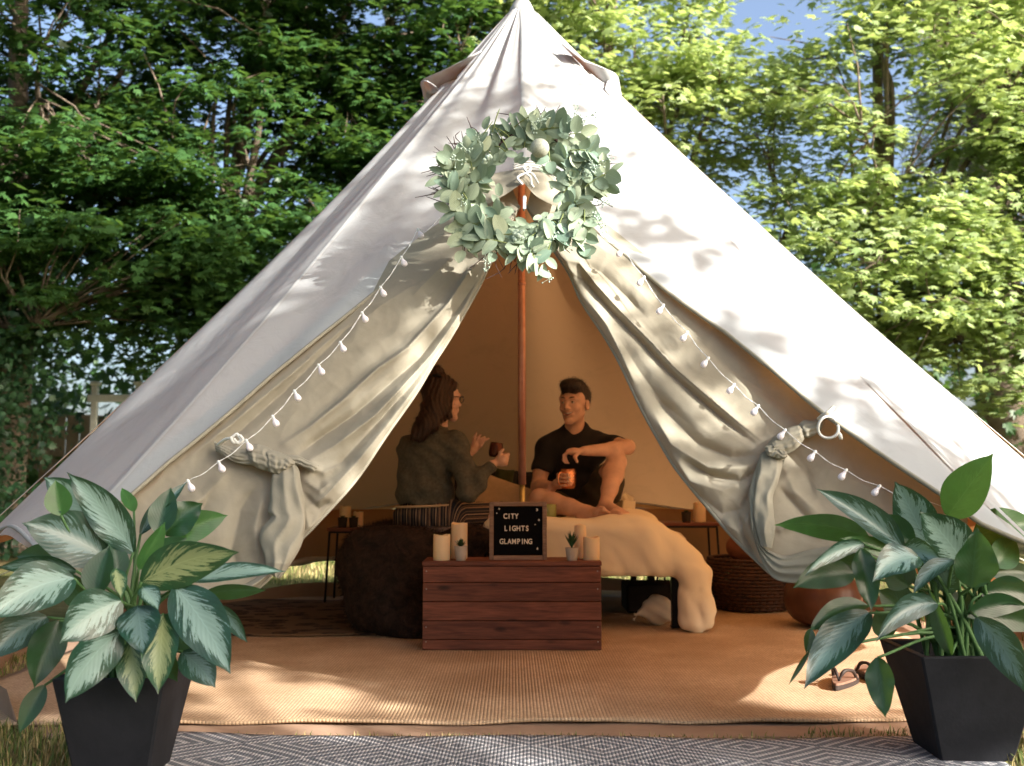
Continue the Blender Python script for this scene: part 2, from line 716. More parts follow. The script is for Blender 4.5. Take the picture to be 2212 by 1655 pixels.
# denser columns across the opening
V, UVv = [], []
for phi in phis:
    ue = u_end(phi)
    for j in range(NU + 1):
        t = j / NU
        u = 0.004 + (ue - 0.004) * t
        sag = 0.0
        if ue > 0.999:
            w = 2 * math.pi / 10
            dd = (phi + w / 2) % w - w / 2
            sag = -0.035 * math.cos(2 * math.pi * dd / w) * max(0, u - 0.8) * 5
        p = roof_pt(phi, u, roof_fold(phi, u))
        p.z += sag
        V.append(p)
        UVv.append((phi, u))
F = []
for i in range(NPH):
    i2 = (i + 1) % NPH
    for j in range(NU):
        a, b = i * (NU + 1) + j, i2 * (NU + 1) + j
        F.append((a, a + 1, b + 1, b))
roof_me = fast_mesh("roof", np.array(V), np.array(F), True, np.array(UVv))
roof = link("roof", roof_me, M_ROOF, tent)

# cap at the very top
cap = MB().lathe([(0.075, -0.10), (0.062, -0.05), (0.045, -0.015), (0.026, 0.008), (0.008, 0.016)], (CX, CY, ZA), 20)
cap.build("apex_cap", M_ROOF, tent, True)

# rolled hem along the opening and round the eave
hem_pts = [roof_pt(phi, u_end(phi), roof_fold(phi, u_end(phi)) - 0.004) for phi in np.linspace(_ha[0] + 0.004, _ha[-1] - 0.004, 150)]
hm = MB().tube(hem_pts, 0.0075, 6)
hm.build("door_hem", M_DOOR, tent, True)
ev = []
for k in range(241):
    phi = _ha[-1] + 0.01 + (2 * math.pi - (_ha[-1] - _ha[0]) - 0.02) * k / 240
    w = 2 * math.pi / 10
    dd = (phi + w / 2) % w - w / 2
    ev.append(roof_pt(phi, 1.0, 0.0) + Vector((0, 0, -0.035 * math.cos(2 * math.pi * dd / w) - 0.004)))
MB().tube(ev, 0.008, 6).build("eave_hem", M_ROOF, tent, True)
# short valance hanging below the eave
VV, FF = [], []
for k, p in enumerate(ev):
    out = Vector((p.x - CX, p.y - CY, 0)).normalized()
    for j in range(4):
        VV.append(p + Vector((0, 0, -0.010 * j)) + out * (0.004 * math.sin(k * 0.7 + j) + 0.006 * j * math.sin(k * 0.23)))
for k in range(len(ev) - 1):
    for j in range(3):
        a = k * 4 + j
        FF.append((a, a + 1, a + 5, a + 4))
link("valance", fast_mesh("valance", np.array(VV), np.array(FF), True), M_ROOF, tent)

# seams: narrow raised strips on the roof
for k in range(10):
    phi = 2 * math.pi * k / 10
    phi = (phi + math.pi) % (2 * math.pi) - math.pi
    ue = u_end(phi)
    mb = MB()
    n = 60
    vs = []
    for j in range(n + 1):
        u = 0.03 + (ue - 0.035) * j / n
        r = roof_r(phi, u)
        wd = min(0.011, 0.5 * r)
        for s_, lift in ((-1, 0.002), (0, 0.0045), (1, 0.002)):
            ph = phi + s_ * wd / max(r, 0.03)
            vs.append(roof_pt(ph, u, roof_fold(ph, u) + lift))
    fs = []
    for j in range(n):
        for s_ in range(2):
            a = j * 3 + s_
            fs.append((a, a + 3, a + 4, a + 1))
    mb.add(vs, fs)
    mb.build("roof_seam", M_ROOF, tent, True)

# back walls: canvas hanging from the eave, rolled up clear of the ground
wall_phis = np.linspace(R_(92), R_(268), 130)
VV, FF = [], []
NW = 10
for k, phi in enumerate(wall_phis):
    r = roof_r(phi, 1.0) - 0.03
    zb = 0.25 + 0.02 * math.sin(phi * 9) + 0.025 * mnoise.noise(Vector((phi * 3, 0, 0)))
    if math.degrees(phi) > 190: zb += 0.10 * min(1, (math.degrees(phi) - 190) / 6) * max(0, 1 - abs(math.degrees(phi) - 200) / 12)
    for j in range(NW + 1):
        z = ZE - 0.01 + (zb - ZE + 0.01) * j / NW
        e = 0.012 * math.sin(phi * 40 + j * 0.2) * (0.3 + j / NW)
        VV.append(Vector((CX + (r + e) * math.sin(phi), CY - (r + e) * math.cos(phi), z)))
for k in range(len(wall_phis) - 1):
    for j in range(NW):
        a = k * (NW + 1) + j
        FF.append((a, a + 1, a + NW + 2, a + NW + 1))
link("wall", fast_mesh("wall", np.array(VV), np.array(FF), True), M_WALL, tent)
roll = [VV[k * (NW + 1) + NW] + Vector((0, 0, -0.01)) for k in range(len(wall_phis))]
MB().tube(roll, [0.02 + 0.006 * math.sin(k * 0.9) for k in range(len(roll))], 8).build("rolled_wall_edge", M_WALL, tent, True)

# ------------------------------------------------------------------ door panels


def polyline_resample(P, n, smooth=True):
    P = [Vector((p[0], p[1], 0)) for p in P]
    Q = catmull(P, 8) if smooth else P
    L = [0.0]
    for a, b in zip(Q, Q[1:]): L.append(L[-1] + (b - a).length)
    L = np.array(L) / L[-1]
    t = np.linspace(0, 1, n)
    return np.stack([np.interp(t, L, [q.x for q in Q]), np.interp(t, L, [q.y for q in Q])], 1)


def seg_dist(PX, PY, poly):
    """distance of picture points to a polyline, the side (left positive) and the running share"""
    poly = np.array(poly, float)
    best = np.full(PX.shape, 1e9); side = np.zeros(PX.shape); run = np.zeros(PX.shape)
    n = len(poly) - 1
    for i in range(n):
        a, b = poly[i], poly[i + 1]
        ab = b - a
        L = math.hypot(*ab)
        t = np.clip(((PX - a[0]) * ab[0] + (PY - a[1]) * ab[1]) / L ** 2, 0, 1)
        dx, dy = PX - a[0] - t * ab[0], PY - a[1] - t * ab[1]
        d = np.hypot(dx, dy)
        m = d < best
        best = np.where(m, d, best)
        side = np.where(m, ab[0] * dy - ab[1] * dx, side)
        run = np.where(m, (i + t) / n, run)
    return best, np.sign(side), run


def door_plane_Y(px, py):
    # leaning door face  y = 2.76 + 0.50 z
    d = ray(px, py)
    # y = Y ; z = .8 + d.z*Y/d.y
    return (2.76 + 0.50 * 0.8) / (1 - 0.50 * d.z / d.y)


def panel(name, inner, outer, folds, steps, NR=300, NC=150, extra=None, edge_roll=0.03):
    A = polyline_resample(inner, NR)
    B = polyline_resample(outer, NR)
    t = np.linspace(0, 1, NC) ** 1.15
    PX = A[:, None, 0] * (1 - t) + B[:, None, 0] * t
    PY = A[:, None, 1] * (1 - t) + B[:, None, 1] * t
    D = np.zeros(PX.shape)
    for poly, w, amp in folds:
        d, sd, run = seg_dist(PX, PY, poly)
        end = np.clip(np.minimum(run, 1 - run) * 5, 0, 1)
        D += amp * (0.55 * np.exp(-(d / w) ** 2) + 0.45 * np.exp(-d / (w * 0.55))) * end
    for poly, w, amp in steps:       # one side stands proud of the other: a lapped edge
        d, sd, run = seg_dist(PX, PY, poly)
        end = np.clip(np.minimum(run, 1 - run) * 4, 0, 1)
        s = sd * d
        D += amp * (1 / (1 + np.exp(-np.clip(s / 1.5, -30, 30)))) * np.exp(-np.clip(s, 0, None) / w) * end
    if extra is not None: D += extra(PX, PY, t)
    for i in range(NR):
        for j in range(NC):
            x_, y_ = PX[i, j], PY[i, j]
            D[i, j] += 0.008 * mnoise.noise(Vector((x_ / 70, y_ / 70, 1.7)))
            q1 = mnoise.noise(Vector(((x_ + y_) / 60, (y_ - x_) / 120, 4.7 + 0.5 * mnoise.noise(Vector((x_ / 90, y_ / 90, 0))))))
            q2 = mnoise.noise(Vector(((x_ - y_ * 0.3) / 34, y_ / 44, 9.3)))
            D[i, j] += 0.007 * (0.35 - min(0.35, abs(q1))) + 0.005 * (0.3 - min(0.3, abs(q2)))
    # free edge turns back
    edge = np.exp(-t[None, :] * 40)
    D -= edge_roll * edge
    V = np.zeros((NR, NC, 3))
    for i in range(NR):
        for j in range(NC):
            px, py = PX[i, j], PY[i, j]
            Y = door_plane_Y(px, py) - D[i, j]
            q = on_cone_fast(px, py)
            if q is not None: Y = max(Y, q + 0.035)
            V[i, j] = at(px, py, Y)
    idx = np.arange(NR * NC).reshape(NR, NC)
    Fq = np.stack([idx[:-1, :-1], idx[1:, :-1], idx[1:, 1:], idx[:-1, 1:]], -1).reshape(-1, 4)
    return fast_mesh(name, V.reshape(-1, 3), Fq, True), V


_cone_cache = {}


def on_cone_fast(px, py):
    # coarse lookup grid, bilinear
    gx, gy = px / 24.0, py / 24.0
    x0, y0 = math.floor(gx), math.floor(gy)
    vals = []
    for a in (0, 1):
        for b in (0, 1):
            k = (x0 + a, y0 + b)
            if k not in _cone_cache:
                q = on_cone(k[0] * 24.0, k[1] * 24.0)
                _cone_cache[k] = None if q is None else q.y
            v = _cone_cache[k]
            if v is None: return None
            vals.append(v)
    fx, fy = gx - x0, gy - y0
    return (vals[0] * (1 - fy) + vals[1] * fy) * (1 - fx) + (vals[2] * (1 - fy) + vals[3] * fy) * fx


L_IN = [(1122, 446), (1085, 515), (1051, 586), (1029, 631), (976, 724), (936, 786), (896, 853), (834, 941), (767, 1039), (683, 1132), (630, 1186), (598, 1228), (560, 1268), (505, 1290)]
L_OUT = [(1104, 400), (1060, 415), (1005, 445), (925, 498), (838, 566), (757, 637), (645, 733), (545, 813), (445, 899), (318, 1000), (240, 1080), (170, 1150), (140, 1210), (170, 1275)]
foldsL = [
    ([(1040, 560), (1011, 590), (967, 655), (878, 752), (812, 797), (745, 859), (670, 921), (600, 968)], 11, 0.030),
    ([(1045, 585), (990, 666), (905, 775), (767, 895), (680, 955), (640, 985)], 13, -0.040),
    ([(1035, 600), (1000, 668), (936, 762), (878, 826), (812, 896), (723, 963), (660, 1000)], 12, 0.030),
    ([(1030, 625), (955, 745), (890, 830), (800, 930), (735, 1000), (670, 1030)], 12, -0.024),
    ([(980, 712), (905, 828), (842, 912), (770, 1000), (700, 1075), (655, 1100)], 16, 0.028),
    ([(640, 1000), (700, 1020), (745, 1000)], 10, 0.022),
    ([(650, 1030), (690, 1060), (716, 1040)], 9, 0.018),
    ([(648, 1060), (690, 1100), (716, 1078)], 9, -0.018),
    ([(650, 1085), (668, 1140), (700, 1120)], 10, 0.016),
    ([(772, 666), (700, 733), (600, 830), (501, 915), (380, 1010)], 9, 0.018),
    ([(800, 660), (720, 740), (620, 840), (520, 930), (420, 1005)], 12, -0.022),
    ([(960, 540), (930, 600), (890, 640)], 16, 0.014),
    ([(500, 1010), (440, 1075), (380, 1110)], 18, 0.018),
    ([(560, 1040), (520, 1100), (500, 1190), (520, 1250)], 20, -0.026),
    ([(570, 1060), (550, 1140), (560, 1220)], 16, 0.020),
    ([(470, 1040), (420, 1130), (380, 1200)], 20, -0.018),
]
stepsL = [
    ([(1040, 560), (1011, 577), (967, 653), (878, 750), (812, 795), (745, 857), (670, 919), (590, 968)], 30, -0.03),
]
foldsR = [
    ([(1215, 560), (1252, 568), (1288, 615), (1340, 672), (1408, 740), (1461, 797), (1534, 860), (1596, 912), (1659, 962)], 8, 0.034),
    ([(1222, 590), (1262, 606), (1320, 672), (1390, 745), (1445, 805), (1520, 870), (1585, 925), (1645, 972)], 11, -0.034),
    ([(1240, 560), (1300, 590), (1352, 640), (1400, 690)], 12, -0.016),
    ([(1262, 640), (1310, 700), (1345, 770), (1372, 830)], 12, 0.020),
    ([(1330, 720), (1380, 800), (1430, 870), (1500, 925)], 16, -0.018),
    ([(1400, 840), (1450, 900), (1510, 960), (1580, 990), (1640, 985)], 17, -0.040),
    ([(1410, 890), (1450, 960), (1530, 1010), (1600, 1010), (1640, 1000)], 15, 0.034),
    ([(1440, 960), (1490, 1040), (1560, 1060), (1620, 1030)], 17, 0.022),
    ([(1470, 990), (1540, 1030), (1600, 1040), (1636, 1015)], 10, -0.026),
    ([(1500, 1060), (1560, 1110), (1600, 1100), (1630, 1050)], 14, -0.022),
    ([(1560, 1130), (1600, 1150), (1622, 1100)], 16, 0.020),
    ([(1590, 1100), (1610, 1160), (1640, 1210)], 10, -0.03),
    ([(1310, 560), (1400, 650), (1500, 740), (1600, 830), (1700, 900)], 26, 0.016),
    ([(1350, 575), (1460, 690), (1580, 800), (1700, 880), (1830, 960)], 18, -0.014),
    ([(1700, 960), (1740, 1010), (1760, 1080)], 14, -0.014),
    ([(1690, 1000), (1715, 1060), (1780, 1120)], 14, 0.014),
    ([(1680, 1050), (1725, 1100), (1790, 1170)], 10, -0.018),
    ([(1760, 1000), (1850, 1040), (1950, 1080)], 24, 0.016),
    ([(1675, 1150), (1720, 1130), (1760, 1150), (1800, 1165)], 12, 0.020),
]
stepsR = [
    ([(1222, 575), (1290, 625), (1342, 680), (1410, 748), (1463, 806), (1536, 868), (1598, 920), (1655, 968)], 40, 0.022),
]
R_IN = [(1138, 446), (1182, 520), (1228, 589), (1256, 651), (1304, 724), (1340, 787), (1382, 876), (1419, 944), (1460, 1012), (1523, 1090), (1586, 1163), (1640, 1216), (1668, 1242)]
R_OUT = [(1150, 400), (1215, 418), (1275, 455), (1338, 506), (1396, 552), (1492, 628), (1610, 712), (1710, 792), (1812, 880), (1925, 962), (2064, 1058), (2090, 1130), (2060, 1200)]
me, VL = panel("door_panel", L_IN, L_OUT, foldsL, stepsL)
link("door_panel", me, M_DOOR, tent)
me, VR = panel("door_panel", R_IN, R_OUT, foldsR, stepsR)
link("door_panel", me, M_DOOR, tent)
# bound edges of the two panels
for W in (VL, VR):
    MB().tube([Vector(W[i, 0]) for i in range(0, W.shape[0], 2)], 0.006, 6).build("panel_edge", M_DOOR, tent, True)


def cloth_tube(name, A, B, thick, off=0.03, ridges=5, amp=0.006, seed=1, NR=60, NC=40, mat=None, parent=None, Y=None):
    """closed fold of cloth whose two outlines are the picture curves A and B"""
    a, b = polyline_resample(A, NR), polyline_resample(B, NR)
    V = []
    for i in range(NR):
        ti = i / (NR - 1)
        th = thick * (0.35 + 0.65 * min(1, ti * 7, (1 - ti) * 7)) if NR else thick
        for j in range(NC):
            ang = 2 * math.pi * j / NC
            s = 0.5 - 0.5 * math.cos(ang)
            front = math.sin(ang)
            px = a[i][0] * (1 - s) + b[i][0] * s
            py = a[i][1] * (1 - s) + b[i][1] * s
            yy = (door_plane_Y(px, py) if Y is None else Y(px, py)) - off
            v_ = s * math.pi * ridges * 0.5 + 2.2 * mnoise.noise(Vector((ti * 3, seed, 0))) + 0.6 * math.sin(ti * 5 + seed)
            e = amp * (0.8 - 1.5 * abs(math.sin(v_))) + amp * 1.3 * mnoise.noise(Vector((s * 3 + seed * 7, ti * 7, seed)))
            V.append(at(px, py, yy - th * front - (e if front > 0.05 else 0)))
    V = np.array(V)
    idx = np.arange(NR * NC).reshape(NR, NC)
    nx = np.roll(idx, -1, axis=1)
    Fq = np.stack([idx[:-1], nx[:-1], nx[1:], idx[1:]], -1).reshape(-1, 4)
    me = fast_mesh(name, V, Fq, True)
    o = link(name, me, mat or M_DOOR, parent if parent is not None else tent)
    return o


# left tie: rolled bundle, knot and hanging tail
cloth_tube("tie_roll", [(462, 953), (485, 962), (512, 966), (545, 972), (560, 982)], [(466, 976), (490, 992), (515, 1002), (540, 1006), (556, 1004)], 0.030, 0.030, 9, 0.0045, 1)
cloth_tube("tie_knot", [(532, 966), (556, 960), (584, 968), (600, 984)], [(540, 1000), (556, 1012), (578, 1018), (592, 1014)], 0.040, 0.045, 8, 0.005, 2, 40)
cloth_tube("tie_knot", [(566, 968), (596, 974), (622, 984), (640, 1000)], [(578, 1018), (590, 1024), (606, 1024), (620, 1014)], 0.042, 0.052, 8, 0.005, 5, 40)
cloth_tube("tie_fold", [(600, 984), (640, 984), (668, 996), (690, 1006)], [(604, 1004), (632, 1002), (660, 1012), (676, 1022)], 0.018, 0.045, 5, 0.004, 15, 40)
cloth_tube("tie_tail", [(606, 1000), (590, 1020), (584, 1060), (582, 1085), (578, 1105), (584, 1118), (566, 1140), (560, 1166), (570, 1200), (576, 1230), (592, 1246)],
           [(634, 996), (646, 1014), (650, 1040), (658, 1080), (660, 1120), (656, 1160), (652, 1176), (640, 1200), (622, 1228), (610, 1244), (604, 1250)], 0.042, 0.045, 5, 0.006, 3, 120, 72)
# right tie
cloth_tube("tie_roll", [(1656, 962), (1676, 940), (1704, 924), (1724, 918), (1736, 922)], [(1668, 980), (1692, 984), (1712, 976), (1728, 962), (1740, 944)], 0.042, 0.045, 8, 0.0055, 7, 50)
cloth_tube("tie_knot", [(1722, 920), (1736, 908), (1756, 908), (1770, 900), (1780, 890)], [(1734, 946), (1748, 946), (1764, 938), (1778, 922), (1786, 898)], 0.028, 0.050, 7, 0.005, 8, 44)
cloth_tube("tie_knot", [(1650, 966), (1664, 960), (1684, 966), (1700, 976)], [(1658, 984), (1672, 990), (1690, 992), (1702, 986)], 0.026, 0.062, 5, 0.004, 17, 36)
cloth_tube("tie_tail", [(1658, 968), (1644, 985), (1634, 1020), (1630, 1060), (1627, 1095), (1632, 1140), (1644, 1180)],
           [(1702, 978), (1694, 996), (1686, 1022), (1679, 1050), (1670, 1078), (1675, 1137), (1668, 1184)], 0.026, 0.040, 3, 0.006, 9, 110, 64)
cloth_tube("tie_tail", [(1646, 975), (1636, 1000), (1618, 1060), (1620, 1100), (1622, 1140), (1630, 1170)],
           [(1664, 975), (1656, 1000), (1640, 1060), (1636, 1100), (1640, 1140), (1650, 1180)], 0.018, 0.025, 3, 0.005, 19, 90, 40)
cloth_tube("rolled_lower_edge", [(1624, 1098), (1623, 1130), (1626, 1160), (1652, 1225), (1680, 1254), (1735, 1260), (1810, 1252), (1900, 1240), (2000, 1225)],
           [(1632, 1100), (1634, 1150), (1646, 1178), (1668, 1192), (1700, 1200), (1745, 1188), (1800, 1180), (1900, 1175), (2000, 1165)], 0.030, 0.015, 7, 0.007, 11, 140, 64)
cloth_tube("rolled_lower_edge", [(590, 1232), (560, 1262), (520, 1288), (470, 1296), (400, 1290), (300, 1280)], [(606, 1222), (570, 1240), (525, 1262), (470, 1268), (400, 1262), (300, 1250)], 0.02, 0.02, 3, 0.004, 12, 60, 30)

M_CORD = simple("white_cord", (0.7, 0.69, 0.66), 0.7)
M_ROPE = simple("pale_rope", (0.55, 0.5, 0.42), 0.8)
# white plastic loop at the right tie, and cord at the left tie
c0 = at(1789, 923, 2.95)
ringp = [c0 + Vector((0.030 * math.cos(a), 0.006 * math.sin(a * 2), 0.032 * math.sin(a))) for a in np.linspace(0.6, 2 * math.pi + 0.2, 26)]
MB().tube(ringp, 0.0042, 8).build("tie_ring", M_CORD, tent, True)
MB().tube([c0 + Vector((0.026, 0, -0.014)), c0 + Vector((0.034, -0.002, -0.024)), c0 + Vector((0.036, -0.004, -0.036))], [0.006, 0.006, 0.005], 8).build("cord_toggle", M_CORD, tent, True)
MB().tube(catmull([at(1768, 905, 2.98), at(1778, 897, 2.96), at(1790, 890, 2.95), at(1800, 880, 2.98)], 4), 0.006, 6).build("tie_cord", M_ROPE, tent, True)
MB().tube(catmull([at(470, 962, 2.98), at(485, 950, 2.94), at(500, 946, 2.92), at(512, 938, 2.92), at(520, 952, 2.91), at(505, 956, 2.90), at(498, 944, 2.90)], 5), 0.0045, 6).build("tie_cord", M_CORD, tent, True)
MB().tube(catmull([at(505, 948, 2.90), at(515, 958, 2.90), at(525, 950, 2.90), at(518, 940, 2.9)], 5), 0.0045, 6).build("tie_cord", M_CORD, tent, True)

# hood flap, bow and zip above the opening (inside the wreath)
HY = lambda px, py: door_plane_Y(px, py)


def sheet(name, A, B, Yf, mat, parent, NR=40, NC=16, bulge=None, smooth=True, uv=False):
    a, b = polyline_resample(A, NR), polyline_resample(B, NR)
    V, U = [], []
    for i in range(NR):
        for j in range(NC):
            s = j / (NC - 1)
            px, py = a[i] * (1 - s) + b[i] * s
            Y = Yf(px, py)
            if bulge: Y -= bulge(i / (NR - 1), s)
            V.append(at(px, py, Y)); U.append((i / (NR - 1), s))
    idx = np.arange(NR * NC).reshape(NR, NC)
    Fq = np.stack([idx[:-1, :-1], idx[1:, :-1], idx[1:, 1:], idx[:-1, 1:]], -1).reshape(-1, 4)
    return link(name, fast_mesh(name, np.array(V), Fq, smooth, np.array(U)), mat, parent)


def coneY(px, py):
    q = on_cone_fast(px, py)
    return q if q is not None else door_plane_Y(px, py)


sheet("rain_hood", [(1036, 385), (1080, 372), (1128, 366), (1180, 370), (1222, 385)], [(1046, 446), (1085, 425), (1125, 398), (1132, 396), (1160, 425), (1206, 446), (1222, 430)],
      coneY, M_DOOR, tent, 40, 14, lambda a, s: 0.03 + 0.05 * s + 0.012 * math.sin(a * 19))
bow = [(1128, 398), (1122, 392), (1118, 384), (1126, 378), (1138, 374), (1146, 366), (1142, 358), (1132, 360), (1136, 370), (1150, 376), (1158, 388), (1162, 396)]
MB().tube(catmull([at(x, y, coneY(x, y) - 0.10) for x, y in bow], 5), 0.0048, 7).build("bow_cord", M_CORD, tent, True)
MB().tube(catmull([at(x, y, coneY(x, y) - 0.105) for x, y in [(1136, 376), (1146, 384), (1148, 398), (1152, 404)]], 5), 0.0048, 7).build("bow_cord", M_CORD, tent, True)
for dy in (0, 5, 10):
    MB().tube(catmull([at(x, y + dy, coneY(x, y) - 0.085) for x, y in [(1108, 356), (1130, 350), (1160, 352), (1185, 364), (1200, 374)]], 5), 0.0032, 6).build("bow_cord", M_CORD, tent, True)
zp = at(1133, 437, door_plane_Y(1133, 437) - 0.04)
M_ZIP = simple("zip_metal", (0.75, 0.77, 0.8), 0.35, 0.7)
mz = MB().box(zp + Vector((0, 0, 0.012)), (0.013, 0.006, 0.022), bev=0.002).box(zp + Vector((0, -0.004, -0.010)), (0.012, 0.002, 0.034), bev=0.0008)
mz.build("zip_pull", M_ZIP, tent)
MB().tube([zp + Vector((0, 0.01, 0.03)), zp + Vector((0, 0.012, 0.01)), zp + Vector((-0.002, 0.012, -0.03))], 0.004, 6).build("zip_tape", M_DOOR, tent, True)

# vents near the top: small hoods standing off the roof
def vent(side, top, low, lip, name="vent_hood"):
    # top, low: picture points on the roof edge;  lip: picture points of the free edge
    NR, NC = 22, 14
    T = polyline_resample(top, NR); Lp = polyline_resample(lip, NR)
    V = []
    for i in range(NR):
        a = i / (NR - 1)
        for j in range(NC):
            s = j / (NC - 1)
            px = T[i][0] * (1 - s) + Lp[i][0] * s
            py = T[i][1] * (1 - s) + Lp[i][1] * s
            Y = 4.72 + 0.34 * (a - 0.5) - 0.06 * math.sin(math.pi * s) * 0.5
            V.append(at(px, py, Y))
    idx = np.arange(NR * NC).reshape(NR, NC)
    Fq = np.stack([idx[:-1, :-1], idx[1:, :-1], idx[1:, 1:], idx[:-1, 1:]], -1).reshape(-1, 4)
    o = link(name, fast_mesh(name, np.array(V), Fq, True), M_ROOF, tent)
    s2 = o.modifiers.new("thickness", 'SOLIDIFY'); s2.thickness = 0.006
    return o


vent(-1, [(1040, 108), (1015, 132), (985, 165), (955, 200), (935, 225)], None, [(1000, 130), (965, 148), (913, 173), (914, 195), (920, 224)])
vent(1, [(1212, 96), (1240, 125), (1275, 160), (1310, 198), (1345, 236)], None, [(1262, 135), (1295, 145), (1331, 160), (1341, 195), (1346, 232)])
vent(1, [(1306, 196), (1309, 185), (1315, 172), (1325, 162)], None, [(1316, 208), (1318, 190), (1324, 176), (1334, 166)], "vent_lip")
vent(-1, [(915, 176), (917, 190), (920, 205), (921, 220)], None, [(930, 178), (946, 192), (940, 206), (926, 222)], "vent_lip")

# centre pole
t = NT("copper_pole")
n1 = t.noise(14, 3)
cc = t.ramp(n1, [(0.3, (0.46, 0.22, 0.16)), (0.7, (0.62, 0.34, 0.26))])
M_POLE = t.done(t.bsdf(cc, 0.34, 0.6, 0.5))
M_BRASS = simple("brass", (0.6, 0.5, 0.22), 0.35, 0.9)
pl = MB().tube([(0.05, CY, 0.77), (0.048, CY, 1.9), (0.05, CY, ZA - 0.06)], 0.0185, 20)
pl.build("centre_pole", M_POLE, tent, True)
MB().tube([(0.05, CY, 0.02), (0.05, CY, 0.775)], 0.014, 16).build("pole_foot", M_BRASS, tent, True)
MB().tube([(0.049, CY, 1.755), (0.049, CY, 1.775)], 0.0205, 16).build("pole_joint", M_POLE, tent, True)

# groundsheet with a low turned-up rim at the back
t = NT("groundsheet_cloth")
n1 = t.noise(3, 4)
M_SHEET = t.done(t.bsdf(t.ramp(n1, [(0.3, (0.24, 0.155, 0.105)), (0.7, (0.33, 0.225, 0.16))]), 0.75, spec=0.3, bump=t.bump(t.noise(14, 5), 0.4, 0.01)))
VV, FF = [], []
ring = []
NA = 120
for k in range(NA):
    a = 2 * math.pi * k / NA
    r = 2.36 * m_of(a)
    ring.append((CX + r * math.sin(a), max(CY - r * math.cos(a), 3.155 + 0.012 * math.sin(k * 1.3))))
c = len(VV); VV.append((CX, CY, 0.010))
for (x, y) in ring: VV.append((x, y, 0.010))
for k, (x, y) in enumerate(ring):
    VV.append((x * 1.004, y if y < 3.3 else CY + (y - CY) * 1.004, 0.004 if y < 3.3 else 0.10 + 0.012 * math.sin(k * 0.8)))
for k in range(NA):
    k2 = (k + 1) % NA
    FF.append((0, 1 + k2, 1 + k)); FF.append((1 + k, 1 + k2, 1 + NA + k2, 1 + NA + k))
MBs = MB().add(VV, FF)
MBs.build("groundsheet", M_SHEET, tent)

# guy ropes at the eave, pegged outside
for phi in [2 * math.pi * k / 10 for k in range(2, 9)] + [R_(62), R_(-62)]:
    p = roof_pt(phi, 1.0) + Vector((0, 0, -0.03))
    q = Vector((CX + 3.75 * math.sin(phi), CY - 3.75 * math.cos(phi), 0.02))
    MB().tube([p, q], 0.003, 5).build("guy_rope", M_ROPE, tent, True)
# ------------------------------------------------------------------ rugs
def woven(name, c1, c2, sx, sy, bumpd=0.003, extra=None):
    t = NT(name)
    co = t.obj()
    m = t.mapping(co, (sx, sy, 1))
    sep = t.n("ShaderNodeSeparateXYZ", i_0=m)
    a = t.math('SINE', sep.outputs[0]); b = t.math('SINE', sep.outputs[1])
    h = t.math('MULTIPLY', a, b)
    h1 = t.math('ABSOLUTE', a)
    n1 = t.noise(2.2, 5, 0.6); n2 = t.noise(90, 3)
    base = t.ramp(n1, [(0.32, c1), (0.68, c2)])
    g = t.ramp(h1, [(0.0, 0.62), (0.5, 1.05)])
    g2 = t.ramp(n2, [(0.3, 0.8), (0.7, 1.15)])
    col = t.mix(1.0, t.mix(1.0, base, g.outputs[0], 'MULTIPLY'), g2.outputs[0], 'MULTIPLY')
    hh = t.math('ADD', t.math('MULTIPLY', h1, 0.7), t.math('MULTIPLY', t.math('ABSOLUTE', b), 0.5))
    return t.done(t.bsdf(col, 0.95, spec=0.1, bump=t.bump(hh, 0.8, bumpd)))


M_JUTE = woven("jute_weave", (0.36, 0.245, 0.15), (0.52, 0.375, 0.25), 2 * math.pi / 0.024, 2 * math.pi / 0.018)


def rug_mesh(name, x0, x1, y0, y1, z, nx, ny, th, fz=None, fe=None, corner=0.0, rot=0.0):
    """soft flat rug with real thickness"""
    VV = []
    for i in range(nx + 1):
        for j in range(ny + 1):
            x = x0 + (x1 - x0) * i / nx; y = y0 + (y1 - y0) * j / ny
            if fe: x, y = fe(x, y, i / nx, j / ny)
            zz = z + (fz(x, y) if fz else 0)
            VV.append((x, y, zz + th))
    n = len(VV)
    VV += [(x, y, zz - th) for x, y, zz in VV]
    W = ny + 1
    FF = []
    for i in range(nx):
        for j in range(ny):
            a = i * W + j
            FF.append((a, a + W, a + W + 1, a + 1))
            FF.append((n + a, n + a + 1, n + a + W + 1, n + a + W))
    for i in range(nx):
        a = i * W; FF.append((a, n + a, n + a + W, a + W))
        a = i * W + ny; FF.append((a, a + W, n + a + W, n + a))
    for j in range(ny):
        a = j; FF.append((a, a + 1, n + a + 1, n + a))
        a = nx * W + j; FF.append((a, n + a, n + a + 1, a + 1))
    return fast_mesh(name, np.array(VV), np.array(FF), False)


def jute_edge(x, y, a, b):
    # gently wavy front edge and rounded front right corner
    yy = y + (1 - b) ** 6 * (0.010 * math.sin(x * 6) + 0.006 * math.sin(x * 17 + 1) + 0.012 * x)
    if x > 1.05:
        yy += 0.16 * (x - 1.05) ** 2 / 0.5 * (1 - b) ** 4
    return x, yy


jr = link("jute_rug", rug_mesh("jute_rug", -2.0, 1.95, 3.31, 6.7, 0.020, 90, 80, 0.005,
          lambda x, y: 0.004 * mnoise.noise(Vector((x * 3, y * 3, 0))) + 0.004 * math.exp(-((y - 3.32) / 0.05) ** 2) * math.sin(x * 9), jute_edge), M_JUTE)
tag(jr, "large tan woven jute rug covering the floor of the tent", "rug")
# stitched border of the front edge
bp = []
for i in range(121):
    x = -2.0 + 3.95 * i / 120
    _, y = jute_edge(x, 3.31, 0, 0)
    bp.append((x, y, 0.022 + 0.004 * math.sin(x * 9)))
MB().tube(bp, 0.0065, 6).build("stitched_edge", M_JUTE, jr, True)

